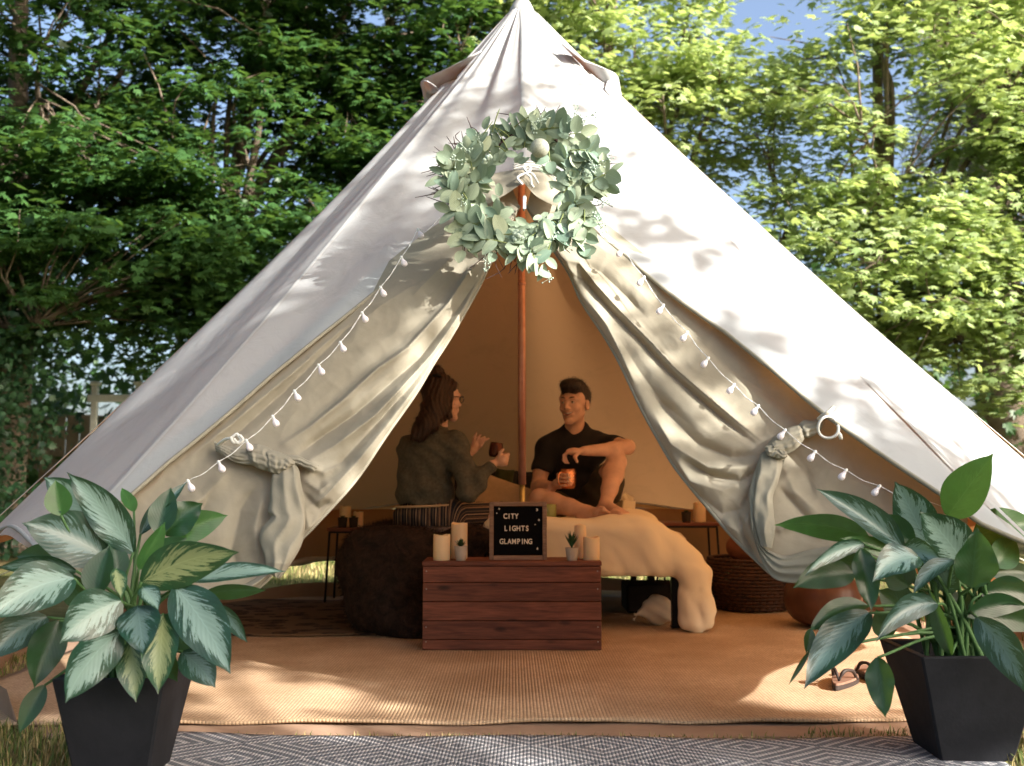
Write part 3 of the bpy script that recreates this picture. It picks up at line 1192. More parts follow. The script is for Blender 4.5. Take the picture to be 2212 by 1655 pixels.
# outdoor mat with woven diamonds
t = NT("diamond_mat")
co = t.obj()
mp = t.mapping(co, (1, 1, 1), (0, 0, R_(1)))
sep = t.n("ShaderNodeSeparateXYZ", i_0=mp)
X, Y = sep.outputs[0], sep.outputs[1]
# zig-zag coordinate: nested diamonds
fx = t.math('PINGPONG', X, 0.21)
fy = t.math('PINGPONG', t.math('ADD', Y, 0.03), 0.16)
dd = t.math('ADD', t.math('MULTIPLY', fx, 1.0), t.math('MULTIPLY', fy, 1.3))
rings = t.math('SINE', t.math('MULTIPLY', dd, 2 * math.pi / 0.052))
cells_x = t.math('SINE', t.math('MULTIPLY', X, 2 * math.pi / 0.021))
cells_y = t.math('SINE', t.math('MULTIPLY', Y, 2 * math.pi / 0.017))
chk = t.math('MULTIPLY', cells_x, cells_y)
v = t.math('ADD', rings, t.math('MULTIPLY', chk, 0.75))
c = t.ramp(v, [(0.38, (0.15, 0.16, 0.185)), (0.62, (0.50, 0.49, 0.505))], 'LINEAR')
c.color_ramp.elements[0].position = 0.30
wv = t.math('ABSOLUTE', cells_x)
g = t.ramp(wv, [(0.0, 0.6), (0.4, 1.0)])
n2 = t.noise(60, 4)
g2 = t.ramp(n2, [(0.3, 0.8), (0.7, 1.1)])
col = t.mix(1.0, t.mix(1.0, c, g.outputs[0], 'MULTIPLY'), g2.outputs[0], 'MULTIPLY')
M_MAT = t.done(t.bsdf(col, 0.9, spec=0.15, bump=t.bump(t.math('ADD', wv, t.math('MULTIPLY', chk, 0.4)), 0.7, 0.003)))
mt = link("outdoor_mat", rug_mesh("outdoor_mat", -1.14, 1.36, 2.15, 3.12, 0.018, 90, 30, 0.003,
          lambda x, y: 0.006 * mnoise.noise(Vector((x * 2.5, y * 2.5, 4))) + 0.004,
          lambda x, y, a, b: (x, y + 0.014 * math.sin(x * 5 + 1) * b ** 6 - 0.02 * x * b)), M_MAT)
tag(mt, "blue grey mat with pale woven diamonds on the grass in front of the tent", "mat")

# dark patterned rug, left of the bed
t = NT("dark_patterned_rug")
v1 = t.n("ShaderNodeTexVoronoi", i_Vector=t.mapping(t.obj(), (1, 1.6, 1)), i_Scale=7.0)
n1 = t.noise(9, 5, dist=1.5)
mixv = t.math('ADD', v1.outputs['Distance'], t.math('MULTIPLY', n1, 0.7))
c = t.ramp(mixv, [(0.50, (0.018, 0.012, 0.010)), (0.62, (0.10, 0.055, 0.028)), (0.72, (0.02, 0.014, 0.012)), (0.85, (0.13, 0.08, 0.045))])
M_DRUG = t.done(t.bsdf(c, 0.95, spec=0.1, bump=t.bump(t.noise(150, 3), 0.6, 0.004)))
dr = link("patterned_rug", rug_mesh("patterned_rug", -1.95, -0.42, 5.02, 6.45, 0.031, 30, 30, 0.005, None,
          lambda x, y, a, b: (x, y + 0.02 * math.sin(x * 7))), M_DRUG)
tag(dr, "dark brown patterned rug on the floor left of the bed", "rug")

# ------------------------------------------------------------------ wooden crate
def wood(name, dark, light, scale=1.0, knots=True, rough=0.62):
    t = NT(name)
    oi = t.n("ShaderNodeObjectInfo")
    co = t.obj()
    off = t.n("ShaderNodeVectorMath", operation='ADD')
    t.set(off, 0, co)
    cmb = t.n("ShaderNodeCombineXYZ", i_0=t.math('MULTIPLY', oi.outputs['Random'], 9.0), i_1=0.0, i_2=t.math('MULTIPLY', oi.outputs['Random'], 5.0))
    t.set(off, 1, cmb.outputs[0])
    m = t.mapping(off.outputs[0], (1.6 * scale, 6 * scale, 14 * scale))
    n1 = t.noise(2.2, 6, 0.6, m, 0.8)
    m2 = t.mapping(off.outputs[0], (4 * scale, 30 * scale, 70 * scale))
    n2 = t.noise(2.5, 4, 0.6, m2)
    c = t.ramp(n1, [(0.28, dark), (0.7, light)])
    g = t.ramp(n2, [(0.35, 0.72), (0.6, 1.1)])
    col = t.mix(1.0, c, g.outputs[0], 'MULTIPLY')
    tone = t.n("ShaderNodeMapRange", i_0=oi.outputs['Random'], i_3=0.82, i_4=1.18)
    cb = t.n("ShaderNodeCombineColor", i_0=tone.outputs[0], i_1=tone.outputs[0], i_2=tone.outputs[0])
    col = t.mix(1.0, col, cb.outputs[0], 'MULTIPLY')
    if knots:
        v = t.n("ShaderNodeTexVoronoi", i_Vector=t.mapping(off.outputs[0], (4.2, 1, 11)), i_Scale=1.0)
        k = t.ramp(v.outputs['Distance'], [(0.0, 0.18), (0.09, 0.45), (0.16, 1.0)])
        col = t.mix(1.0, col, k.outputs[0], 'MULTIPLY')
    return t.done(t.bsdf(col, rough, spec=0.35, bump=t.bump(n2, 0.35, 0.002)))


M_CRATE = wood("crate_wood", (0.09, 0.028, 0.017), (0.23, 0.078, 0.045))
M_FRAME = wood("frame_wood", (0.20, 0.115, 0.075), (0.40, 0.25, 0.17), 2.0, False)
M_TABLE = wood("dark_table_wood", (0.10, 0.03, 0.02), (0.2, 0.06, 0.035), 1.0, False, 0.4)

YF = 4.62
def zt(py, Y=YF): return at(1106, py, Y).z
X0, X1 = at(913, 1320, YF).x, at(1299, 1320, YF).x
ZTOP = zt(1213)
crate = empty("wooden_crate", ((X0 + X1) / 2, YF + 0.13, 0.026), "reddish brown plank crate used as a table in the tent opening", "crate")
edges = [zt(y) for y in (1223, 1258.5, 1300, 1341, 1382, 1418)]
edges[-1] = 0.027
DEP = 0.245
for k in range(5):
    z1, z0 = edges[k], edges[k + 1]
    wob = 0.0015 * math.sin(k * 2.3)
    MB().box(((X0 + X1) / 2, YF + 0.009 + wob, (z0 + z1) / 2), (X1 - X0, 0.018, z1 - z0 - 0.003), bev=0.0018).build("plank", M_CRATE, crate)
    MB().box(((X0 + X1) / 2, YF + DEP - 0.009, (z0 + z1) / 2), (X1 - X0, 0.018, z1 - z0 - 0.003), bev=0.0018).build("plank", M_CRATE, crate)
    for xs in (X0 + 0.009, X1 - 0.009):
        MB().box((xs, YF + DEP / 2, (z0 + z1) / 2), (0.018, DEP - 0.038, z1 - z0 - 0.003), bev=0.0018).build("plank", M_CRATE, crate)
for k in range(2):
    MB().box(((X0 + X1) / 2, YF - 0.006 + (k + 0.5) * (DEP + 0.012) / 2, (ZTOP + edges[0]) / 2 + 0.001), (X1 - X0 + 0.006, (DEP + 0.012) / 2 - 0.002, ZTOP - edges[0] - 0.001), bev=0.002).build("lid_plank", M_CRATE, crate)
M_NAIL = simple("dull_steel", (0.35, 0.33, 0.3), 0.4, 0.9)
for xs in (X0 + 0.016, X1 - 0.016):
    for k in range(5):
        MB().lathe([(0.0035, 0), (0.0028, 0.0015)], (xs, YF + 0.0005, (edges[k] + edges[k + 1]) / 2 + 0.014), 8, Matrix.Rotation(R_(90), 3, 'X')).build("nail", M_NAIL, crate)

# ------------------------------------------------------------------ letter board
YB = 4.70
p0, p1 = at(1057, 1205, YB), at(1181, 1084, YB)
LBx0, LBx1, LBz0, LBz1 = p0.x, p1.x, ZTOP + 0.001, p1.z
lb = empty("letter_board", ((LBx0 + LBx1) / 2, YB, ZTOP), "black letter board in a wooden frame reading CITY LIGHTS GLAMPING", "sign")
fw = 0.020
W, H = LBx1 - LBx0, LBz1 - LBz0
cxb, czb = (LBx0 + LBx1) / 2, (LBz0 + LBz1) / 2
for sx in (-1, 1):
    MB().box((cxb + sx * (W / 2 - fw / 2), YB, czb), (fw, 0.026, H), bev=0.0015).build("frame_side", M_FRAME, lb)
for sz in (-1, 1):
    MB().box((cxb, YB, czb + sz * (H / 2 - fw / 2)), (W - 2 * fw - 0.0005, 0.025, fw), bev=0.0015).build("frame_rail", M_FRAME, lb)
t = NT("black_felt")
sp = t.n("ShaderNodeSeparateXYZ", i_0=t.obj())
h = t.math('ABSOLUTE', t.math('SINE', t.math('MULTIPLY', sp.outputs[2], math.pi / 0.0062)))
M_FELT = t.done(t.bsdf((0.006, 0.006, 0.007), 0.95, spec=0.05, bump=t.bump(h, 0.8, 0.002)))
MB().box((cxb, YB + 0.003, czb), (W - 2 * fw + 0.004, 0.006, H - 2 * fw + 0.004)).build("felt_panel", M_FELT, lb)
M_LETTER = simple("letter_plastic", (0.85, 0.74, 0.62), 0.45, var=0.03)
def c5(x, y): return x * .2245 + 898.7, y * .2245 + 1062.8


def glyph(ch, x, y, size, parent, name="letter"):
    px, py = c5(x, y)
    q = at(px, py, YB - 0.002)
    cu = bpy.data.curves.new("letter", 'FONT')
    cu.body = ch
    cu.size = size
    cu.extrude = 0.0012
    cu.offset = 0.0006
    cu.align_x = 'CENTER'; cu.align_y = 'CENTER'
    o = bpy.data.objects.new("tmp_text", cu)
    COL.objects.link(o)
    bpy.context.view_layer.update()
    me = bpy.data.meshes.new_from_object(o.evaluated_get(bpy.context.evaluated_depsgraph_get()))
    bpy.data.objects.remove(o)
    co = np.array([v.co[:] for v in me.vertices])
    cx_, cy_ = (co[:, 0].min() + co[:, 0].max()) / 2, (co[:, 1].min() + co[:, 1].max()) / 2
    for v in me.vertices:
        a = Vector((v.co.x - cx_, v.co.y - cy_, v.co.z))
        v.co = Vector((q.x + a.x * 0.84, q.y - a.z, q.z + a.y))
    me.materials.clear()
    me.materials.append(M_LETTER)
    return link(name, me, None, parent)


for word, xs, y in (("CITY", (860, 895, 930, 968), 233), ("LIGHTS", (865, 903, 942, 985, 1029, 1070), 350), ("GLAMPING", (823, 861, 899, 943, 988, 1023, 1058, 1098), 476)):
    for ch, x in zip(word, xs):
        glyph(ch, x, y, 0.0335, lb)


def plate(poly, x, y, sc_, name):
    px, py = c5(x, y)
    q = at(px, py, YB - 0.002)
    MB().prism([(a * sc_, b * sc_) for a, b in poly], -0.0012, 0.0012, None, q).build(name, M_LETTER, lb)


star = []
for k in range(8):
    r = 1.0 if k % 2 == 0 else 0.36
    star.append((r * math.sin(k * math.pi / 4), r * math.cos(k * math.pi / 4)))
dot = [(math.cos(a), math.sin(a)) for a in np.linspace(0, 2 * math.pi, 10)[:-1]]
plate(star, 800, 163, 0.0062, "star_symbol"); plate(dot, 777, 205, 0.0026, "dot_symbol")
plate(star, 1183, 270, 0.0062, "star_symbol"); plate(dot, 1146, 313, 0.0026, "dot_symbol")
moon = [(math.cos(a), math.sin(a)) for a in np.linspace(-2.1, 2.1, 14)] + [(0.42 * math.cos(a) - 0.25, 0.62 * math.sin(a)) for a in np.linspace(1.9, -1.9, 10)]
plate(moon, 1160, 172, 0.0062, "moon_symbol")
tree_s = [(0, 1.1), (0.45, 0.35), (0.3, 0.35), (0.65, -0.3), (0.5, -0.6), (0.2, -0.7), (0.2, -1.0), (-0.2, -1.0), (-0.2, -0.7), (-0.5, -0.6), (-0.65, -0.3), (-0.3, 0.35), (-0.45, 0.35)]
plate(tree_s, 1168, 545, 0.0062, "pine_symbol")

# ------------------------------------------------------------------ candles and little plants
t = NT("candle_wax")
n1 = t.noise(40, 3)
M_WAX = t.done(t.bsdf((0.80, 0.62, 0.40), 0.5, spec=0.4, bump=t.bump(n1, 0.12, 0.002), Subsurface_Weight=0.35, Subsurface_Radius=(0.02, 0.01, 0.005), Subsurface_Scale=1.0))
M_WICK = simple("wick", (0.02, 0.015, 0.01), 0.9)


def candle(x0, x1, ytop, ybase, Y, label, group="pillar candles in the tent", rot=0.0, base_z=None):
    a, b = at(x0, ybase, Y), at(x1, ytop, Y)
    r = (b.x - a.x) / 2
    zb = a.z if base_z is None else base_z
    c = Vector(((a.x + b.x) / 2, Y, zb))
    H = b.z - zb
    root = empty("pillar_candle", c, label, "candle", group)
    n = 32
    prof = [(r * 0.985, 0), (r, 0.002), (r, H * 0.5), (r, H - 0.008), (r * 0.985, H - 0.002), (r * 0.93, H), (r * 0.84, H - 0.003), (r * 0.78, H - 0.011), (r * 0.3, H - 0.013), (0.001, H - 0.013)]
    mb = MB().lathe(prof, c, n, None, False)
    for i, v in enumerate(mb.v):      # a wavy melted rim
        if v[2] > c.z + H - 0.012:
            a_ = math.atan2(v[1] - c.y, v[0] - c.x) + rot
            mb.v[i] = (v[0], v[1], v[2] + 0.0035 * math.sin(2 * a_) + 0.0015 * math.sin(5 * a_))
    mb.build("wax_body", M_WAX, root, True)
    MB().tube([c + Vector((0, 0, H - 0.014)), c + Vector((0.001, 0, H - 0.002))], 0.0012, 5).build("wick", M_WICK, root)
    return root


zb = ZTOP + 0.001
candle(935.7, 972.8, 1155, 1206, 4.68, "short ivory candle at the left end of the crate", rot=0.5, base_z=zb)
candle(974, 1010, 1130, 1202, 4.78, "tall ivory candle left of the letter board", rot=1.5, base_z=zb)
candle(1241, 1266, 1134, 1202, 4.80, "tall ivory candle behind the spiky plant on the crate", rot=2.5, base_z=zb)
candle(1260, 1295, 1160, 1208, 4.70, "short ivory candle at the right end of the crate", rot=3.5, base_z=zb)

M_CEMENT = simple("pale_cement", (0.42, 0.37, 0.32), 0.85, var=0.1)
M_SUCC = simple("succulent_green", (0.028, 0.075, 0.028), 0.5, var=0.3)
M_SOIL = simple("potting_soil", (0.03, 0.02, 0.013), 0.95)


def blade(mb, base, tip, w, up, n=5, cup=0.25):
    base, tip = Vector(base), Vector(tip)
    ax = tip - base
    side = ax.cross(up).normalized()
    nor = side.cross(ax).normalized()
    vs, fs = [], []
    for i in range(n + 1):
        s = i / n
        ww = w * (math.sin(math.pi * (0.18 + 0.82 * s)) ** 0.8) * (1 if i < n else 0.02)
        p = base + ax * s
        vs += [p - side * ww + nor * ww * cup, p - nor * ww * 0.25, p + side * ww + nor * ww * cup]
    for i in range(n):
        a = i * 3
        fs += [(a, a + 1, a + 4, a + 3), (a + 1, a + 2, a + 5, a + 4)]
    mb.add(vs, fs)


def succulent(x0, x1, ytop, ybase, Y, label, kind):
    a, b = at(x0, ybase, Y), at(x1, ytop, Y)
    r = (b.x - a.x) / 2
    c = Vector(((a.x + b.x) / 2, Y, zb)); H = b.z - zb
    root = empty("potted_succulent", c, label, "plant", "little potted plants on the crate")
    MB().lathe([(r * 0.72, 0), (r * 0.76, 0.003), (r, H), (r * 0.9, H), (r * 0.86, H - 0.006), (0.001, H - 0.006)], c, 26, None, False).build("pot", M_CEMENT, root, True)
    MB().lathe([(r * 0.85, 0), (0.001, 0.004)], c + Vector((0, 0, H - 0.007)), 16, None, False).build("soil", M_SOIL, root, True)
    rg = np.random.default_rng(3 if kind else 4)
    top = c + Vector((0, 0, H - 0.004))
    if kind == 0:
        for k in range(26):
            an = k * 2.4; tl = 0.25 + 0.75 * k / 26
            L = 0.030 + 0.004 * rg.normal()
            d = Vector((math.cos(an) * tl, math.sin(an) * tl, 1.15 - 0.75 * tl)).normalized()
            mb = MB(); blade(mb, top + d * 0.003, top + d * L * 1.1 + Vector((0, 0, 0.004)), 0.0055, Vector((0, 0, 1)))
            mb.build("leaf", M_SUCC, root, True)
    else:
        for k in range(34):
            an = k * 2.4; tl = 0.12 + 0.62 * rg.random()
            hgt = rg.uniform(0, 0.035)
            L = rg.uniform(0.045, 0.075)
            d = Vector((math.cos(an) * tl, math.sin(an) * tl, 1.0)).normalized()
            b0 = top + Vector((0, 0, hgt * 0.7))
            mb = MB(); blade(mb, b0, b0 + d * L, 0.004, Vector((math.cos(an), math.sin(an), 0.3)), 5, 0.15)
            mb.build("leaf", M_SUCC, root, True)


succulent(981, 1010, 1179.5, 1205, 4.66, "low rosette succulent in a cement pot left of the sign", 0)
succulent(1221, 1250, 1183, 1208, 4.66, "spiky upright succulent in a cement pot right of the sign", 1)

# ------------------------------------------------------------------ bed
M_BLACK = simple("black_metal", (0.012, 0.012, 0.013), 0.45, 0.3)
BX0, BX1, BY0, BY1 = -0.72, 0.90, 5.26, 7.15
bed = empty("bed", ((BX0 + BX1) / 2, (BY0 + BY1) / 2, 0.03), "black metal bed frame under the cream duvet", "bed")
for x in (BX0 + 0.03, (BX0 + BX1) / 2, BX1 - 0.05):
    for y in (BY0 + 0.03, (BY0 + BY1) / 2, BY1 - 0.05):
        MB().box((x, y, 0.19), (0.042, 0.042, 0.31), bev=0.004).box((x, y, 0.036), (0.05, 0.05, 0.012), bev=0.003).build("leg", M_BLACK, bed)
for y in (BY0, BY1):
    MB().box(((BX0 + BX1) / 2, y, 0.36), (BX1 - BX0, 0.035, 0.04), bev=0.003).build("rail", M_BLACK, bed)
for x in (BX0, BX1, (BX0 + BX1) / 2):
    MB().box((x, (BY0 + BY1) / 2, 0.362), (0.03, BY1 - BY0 - 0.04, 0.036), bev=0.003).build("rail", M_BLACK, bed)
for k in range(9):
    MB().box(((BX0 + BX1) / 2, BY0 + 0.12 + k * 0.2, 0.385), (BX1 - BX0 - 0.04, 0.06, 0.010), bev=0.002).build("slat", M_BLACK, bed)
M_SHEETW = simple("mattress_ticking", (0.6, 0.5, 0.4), 0.9)
mtr = MB().box(((BX0 + BX1) / 2, (BY0 + BY1) / 2, 0.455), (BX1 - BX0 + 0.02, BY1 - BY0 + 0.02, 0.125), bev=0.03).build("mattress", M_SHEETW, None, True)
tag(mtr, "cream mattress lying on the black bed frame", "mattress")

# duvet
t = NT("cream_duvet")
n1 = t.noise(7, 5, 0.6, dist=1.2); n2 = t.noise(300, 2)
bb = t.bump(n2, 0.1, 0.001)
b2 = t.n("ShaderNodeBump", i_Height=n1, i_Strength=0.15, i_Distance=0.015, i_Normal=bb)
M_DUVET = t.done(t.bsdf((0.84, 0.75, 0.58), 0.9, spec=0.15, bump=b2.outputs[0]))
sd = SDF((-0.30, 4.98, -0.02), (1.2, 7.3, 0.78), 0.012)
sd.rbox((0.29, 6.2, 0.535), (0.42, 1.02, 0.052), 0.05, None, 0.03)
sd.cone((-0.10, 5.2, 0.545), (-0.14, 7.1, 0.545), 0.05, 0.05, 0.04)
sd.rbox((0.36, 5.20, 0.435), (0.44, 0.055, 0.145), 0.05, None, 0.10)
sd.cone((0.72, 5.22, 0.42), (0.90, 5.22, 0.345), 0.10, 0.075, 0.06)          # front fall
for x_, z_, r_ in ((0.70, 0.500, 0.088), (0.82, 0.445, 0.085), (0.91, 0.375, 0.080), (0.96, 0.310, 0.072)):      # side fall, sloping
    sd.cone((x_, 5.24, z_), (x_, 7.1, z_), r_, r_, 0.06)
sd.ell((0.58, 5.60, 0.575), (0.22, 0.40, 0.060), None, 0.08)                     # puffed up corner
sd.rbox((0.935, 5.19, 0.20), (0.092, 0.060, 0.172), 0.050, None, 0.035)         # corner that drops to the floor
sd.ell((0.955, 5.18, 0.15), (0.092, 0.066, 0.135), None, 0.05)
def crease(v, p=4.0):
    return np.exp(-((np.sin(v)) ** 2) * 5)
sd.wave(lambda X, Y, Z: 0.009 * crease(X * 17 + 1.6 * np.sin(Z * 9 + X * 5) + 0.4) * np.clip((0.50 - Z) * 7, 0, 1)
        + 0.008 * crease(X * 5.5 + Y * 8.5 + 1.2 * np.sin(X * 7)) + 0.006 * crease(X * 8 - Y * 5 + np.sin(Y * 6) + 1.1)
        + 0.007 * crease((X - 0.86) * 38 + (Z - 0.3) * 6 + np.sin(Z * 12)) * np.clip((0.30 - Z) * 14, 0, 1)
        + 0.004 * crease(Z * 22 + X * 13 + 2 * np.sin(X * 9)))
# straight lower edge of the front fall, very slightly scalloped
sd.wave(lambda X, Y, Z: np.where((Z < 0.292 + 0.010 * np.sin(X * 13)) & (X < 0.835) & (Y < 5.34), 0.5, 0.0))
dm = sd.mesh("duvet"); relax(dm, 4, 0.5)
dv = link("duvet", dm, M_DUVET)
tag(dv, "thick cream duvet spread over the bed, one corner hanging to the floor", "duvet")

# dark fur throw
t = NT("dark_fur")
n1 = t.noise(18, 5, 0.65, dist=1.0)
cfur = t.ramp(n1, [(0.35, (0.010, 0.006, 0.005)), (0.62, (0.040, 0.022, 0.015)), (0.8, (0.085, 0.05, 0.035))])
M_FUR = t.done(t.bsdf(cfur, 0.8, spec=0.25, bump=t.bump(t.noise(90, 4), 0.9, 0.01)))
sf = SDF((-1.0, 4.82, 0.0), (0.2, 6.4, 0.72), 0.014)
sf.ell((-0.60, 5.22, 0.32), (0.30, 0.24, 0.235), None, 0.08)
sf.ell((-0.62, 5.15, 0.13), (0.22, 0.17, 0.14), None, 0.1)
sf.ell((-0.40, 5.13, 0.27), (0.26, 0.13, 0.25), None, 0.1)
sf.rbox((-0.36, 5.7, 0.505), (0.46, 0.62, 0.032), 0.03, None, 0.06)
sf.ell((-0.12, 5.26, 0.515), (0.26, 0.12, 0.05), None, 0.05)
sf.ell((-0.35, 5.02, 0.10), (0.2, 0.08, 0.09), None, 0.08)
sf.wave(lambda X, Y, Z: 0.018 * np.sin(X * 17 + 6 * Z + 2 * np.sin(Z * 11)) * np.clip((0.6 - Z) * 5, 0, 1) + 0.012 * np.sin(Y * 13 + X * 19 + 3 * np.sin(X * 6)) + 0.010 * np.sin(Z * 22 - X * 9))
fm = sf.mesh("fur_throw"); relax(fm, 3, 0.5)
ft = link("fur_throw", fm, M_FUR)
tag(ft, "dark brown fur throw heaped over the left corner of the bed", "blanket")


def fuzz(me, n, L, name, mat, parent, seed, wdt=0.0012, down=0.5, keep=None):
    """short strands standing on a mesh"""
    rg = np.random.default_rng(seed)
    m = len(me.vertices)
    V = np.zeros(m * 3, np.float32); me.vertices.foreach_get("co", V); V = V.reshape(-1, 3)
    Nn = np.array([v.normal[:] for v in me.vertices])
    i = rg.integers(0, m, n)
    if keep is not None: i = i[keep(V[i])]
    n = len(i)
    P = V[i] + rg.normal(0, 0.006, (n, 3)); N = Nn[i] + rg.normal(0, 0.45, (n, 3)); N[:, 2] -= down
    N /= np.linalg.norm(N, axis=1)[:, None]
    S = np.cross(N, rg.normal(size=(n, 3))); S /= np.linalg.norm(S, axis=1)[:, None]
    l = (L * rg.uniform(0.5, 1.3, n))[:, None]
    A = P - S * wdt; B = P + S * wdt; C = P + N * l
    VV = np.stack([A, B, C], 1).reshape(-1, 3)
    o = link(name, fast_mesh(name, VV, np.arange(n * 3).reshape(-1, 3)), mat, parent)
    o["kind"] = "stuff"
    return o


fuzz(fm, 26000, 0.026, "fur", M_FUR, ft, 3)

# dark bag with a pale base poking out under the throw
# ------------------------------------------------------------------ pillows at the head of the bed
def pillow(name, c, size, M, mat, label, puff=0.5, cat="pillow", res=0.014, group=None):
    """a square cushion: size (w, h, thickness), M places it"""
    n = 22
    V, Fq, U = [], [], []
    for side in (1, -1):
        for i in range(n + 1):
            for j in range(n + 1):
                u, v = i / n * 2 - 1, j / n * 2 - 1
                pin = 1 - 0.07 * (1 - u * u) * 0 - 0.06 * (abs(v) ** 6) * (1 - u * u) - 0.0
                x = u * size[0] / 2 * (1 - 0.06 * (1 - abs(v)) ** 1 * 0 - 0.05 * (1 - v * v) * abs(u) ** 8)
                y = v * size[1] / 2 * (1 - 0.05 * (1 - u * u) * abs(v) ** 8)
                tt = (max(0, (1 - u ** 4)) * max(0, (1 - v ** 4))) ** puff
                z = side * (size[2] / 2 * tt + 0.004 + 0.006 * mnoise.noise(Vector((u * 2 + c[0], v * 2, side))) * tt)
                V.append(Vector(c) + M @ Vector((x, y, z))); U.append((i / n, j / n))
    W = n + 1
    for s_ in range(2):
        for i in range(n):
            for j in range(n):
                a = s_ * W * W + i * W + j
                q = (a, a + W, a + W + 1, a + 1)
                Fq.append(q if s_ == 0 else q[::-1])
    B = W * W
    for i in range(n):
        for a, b in (((i) * W, (i + 1) * W), ((i + 1) * W + n, i * W + n)):
            Fq.append((a, a + B, b + B, b))
        for a, b in ((i + 1, i), (n * W + i, n * W + i + 1)):
            Fq.append((a, a + B, b + B, b))
    o = link(name, fast_mesh(name, np.array(V), np.array(Fq), True, np.array(U)), mat)
    return tag(o, label, cat, group)


M_LINEN = simple("natural_linen", (0.56, 0.42, 0.27), 0.95, var=0.08, bump=0.3, bscale=300)
M_DARKC = simple("black_cushion_cloth", (0.014, 0.013, 0.014), 0.9)
M_OLIVE = simple("olive_cloth", (0.05, 0.06, 0.022), 0.9)
def rotm(x, y, z): return (Matrix.Rotation(R_(z), 3, 'Z') @ Matrix.Rotation(R_(y), 3, 'Y') @ Matrix.Rotation(R_(x), 3, 'X'))


MP = rotm(70, 0, 0) @ Matrix.Rotation(R_(-20), 3, 'Z')
pc = at(1082, 1098, 6.0)
pw = pillow("throw_pillow", pc, (0.42, 0.36, 0.13), MP, M_LINEN, "tan throw pillow with dark print leaning behind the woman")
M_PRINT = simple("dark_print", (0.03, 0.022, 0.02), 0.9)
for ch, u in (("H", -0.03), ("A", 0.012), ("P", 0.05), ("P", 0.085), ("Y", 0.12)):
    cu = bpy.data.curves.new("printed_letter", 'FONT'); cu.body = ch; cu.size = 0.062; cu.offset = 0.001; cu.extrude = 0.001
    cu.align_x = 'CENTER'; cu.align_y = 'CENTER'
    o = bpy.data.objects.new("tmp_text", cu); COL.objects.link(o); bpy.context.view_layer.update()
    me = bpy.data.meshes.new_from_object(o.evaluated_get(bpy.context.evaluated_depsgraph_get())); bpy.data.objects.remove(o)
    for v in me.vertices:
        v.co = pc + MP @ Vector((v.co.x + u, v.co.y + 0.085, v.co.z + 0.058))
    me.materials.clear(); me.materials.append(M_PRINT)
    link("printed_letter", me, None, pw)
MB().add([pc + MP @ Vector(p) for p in ((-0.02, 0.03, 0.0665), (0.02, 0.03, 0.0665), (0.0, 0.058, 0.0645))], [(0, 1, 2)]).build("printed_tent", M_PRINT, pw)
pillow("bed_pillow", at(1020, 1068, 6.6), (0.62, 0.36, 0.16), rotm(58, 0, 4), M_DARKC, "black pillow at the head of the bed behind the woman")
pillow("bed_pillow", at(1150, 1072, 6.75), (0.60, 0.36, 0.16), rotm(60, 0, -4), M_DARKC, "black pillow at the head of the bed behind the tent pole")
pillow("bed_pillow", at(1086, 1062, 6.4), (0.12, 0.30, 0.08), rotm(76, 6, 0), M_OLIVE, "small olive cushion between the two black pillows")

# tissue packet / folded card by the man
M_CARD = simple("white_card", (0.75, 0.66, 0.5), 0.8, var=0.04)
cd = empty("tissue_box", at(1352, 1100, 5.85), "white card box with a tissue on the bed right of the man", "box")
q = at(1352, 1096, 5.85)
MB().box((q.x - 0.005, q.y, 0.618), (0.085, 0.085, 0.11), rot=rotm(0, 6, 25), bev=0.003).build("carton", M_CARD, cd)
MB().add([q + Vector(p) for p in ((-0.03, 0, 0.0), (0.035, -0.01, 0.0), (0.048, 0, 0.055), (0.0, 0.01, 0.085), (-0.02, 0.0, 0.07))], [(0, 1, 2, 3, 4)]).build("tissue", M_CARD, cd)

# green glass jar candle on the bed
t = NT("green_glass")
M_GG = t.done(t.bsdf((0.50, 0.58, 0.22), 0.08, spec=0.5, Transmission_Weight=0.55, IOR=1.45))
jc = at(1183, 1150, 5.32); jc.z = 0.575
jar = empty("glass_jar_candle", jc, "green glass jar candle standing on the duvet by the sign", "candle")
MB().lathe([(0.044, 0), (0.047, 0.004), (0.047, 0.088), (0.045, 0.09), (0.0435, 0.088), (0.0435, 0.008), (0.001, 0.008)], jc, 28, None, False).build("jar", M_GG, jar, True)
MB().lathe([(0.041, 0.012), (0.042, 0.07), (0.001, 0.069)], jc, 24).build("wax", simple("lime_wax", (0.52, 0.5, 0.2), 0.6), jar, True)

# ------------------------------------------------------------------ bedside tables
def side_table(x0, x1, y0, y1, z, label, legs_splay=0.02):
    root = empty("side_table", ((x0 + x1) / 2, (y0 + y1) / 2, 0.02), label, "table", "small bedside tables with thin black legs")
    MB().box(((x0 + x1) / 2, (y0 + y1) / 2, z - 0.010), (x1 - x0, y1 - y0, 0.02), bev=0.003).build("table_top", M_TABLE, root)
    MB().box(((x0 + x1) / 2, (y0 + y1) / 2, z - 0.0265), (x1 - x0 - 0.02, y1 - y0 - 0.02, 0.012), bev=0.002).build("apron", M_BLACK, root)
    for sx in (-1, 1):
        for sy in (-1, 1):
            a = Vector(((x0 + x1) / 2 + sx * ((x1 - x0) / 2 - 0.015), (y0 + y1) / 2 + sy * ((y1 - y0) / 2 - 0.015), z - 0.03))
            b = a + Vector((sx * legs_splay, sy * legs_splay, 0)); b.z = 0.022
            MB().tube([a, b], 0.0075, 8).build("leg", M_BLACK, root, True)
    return root


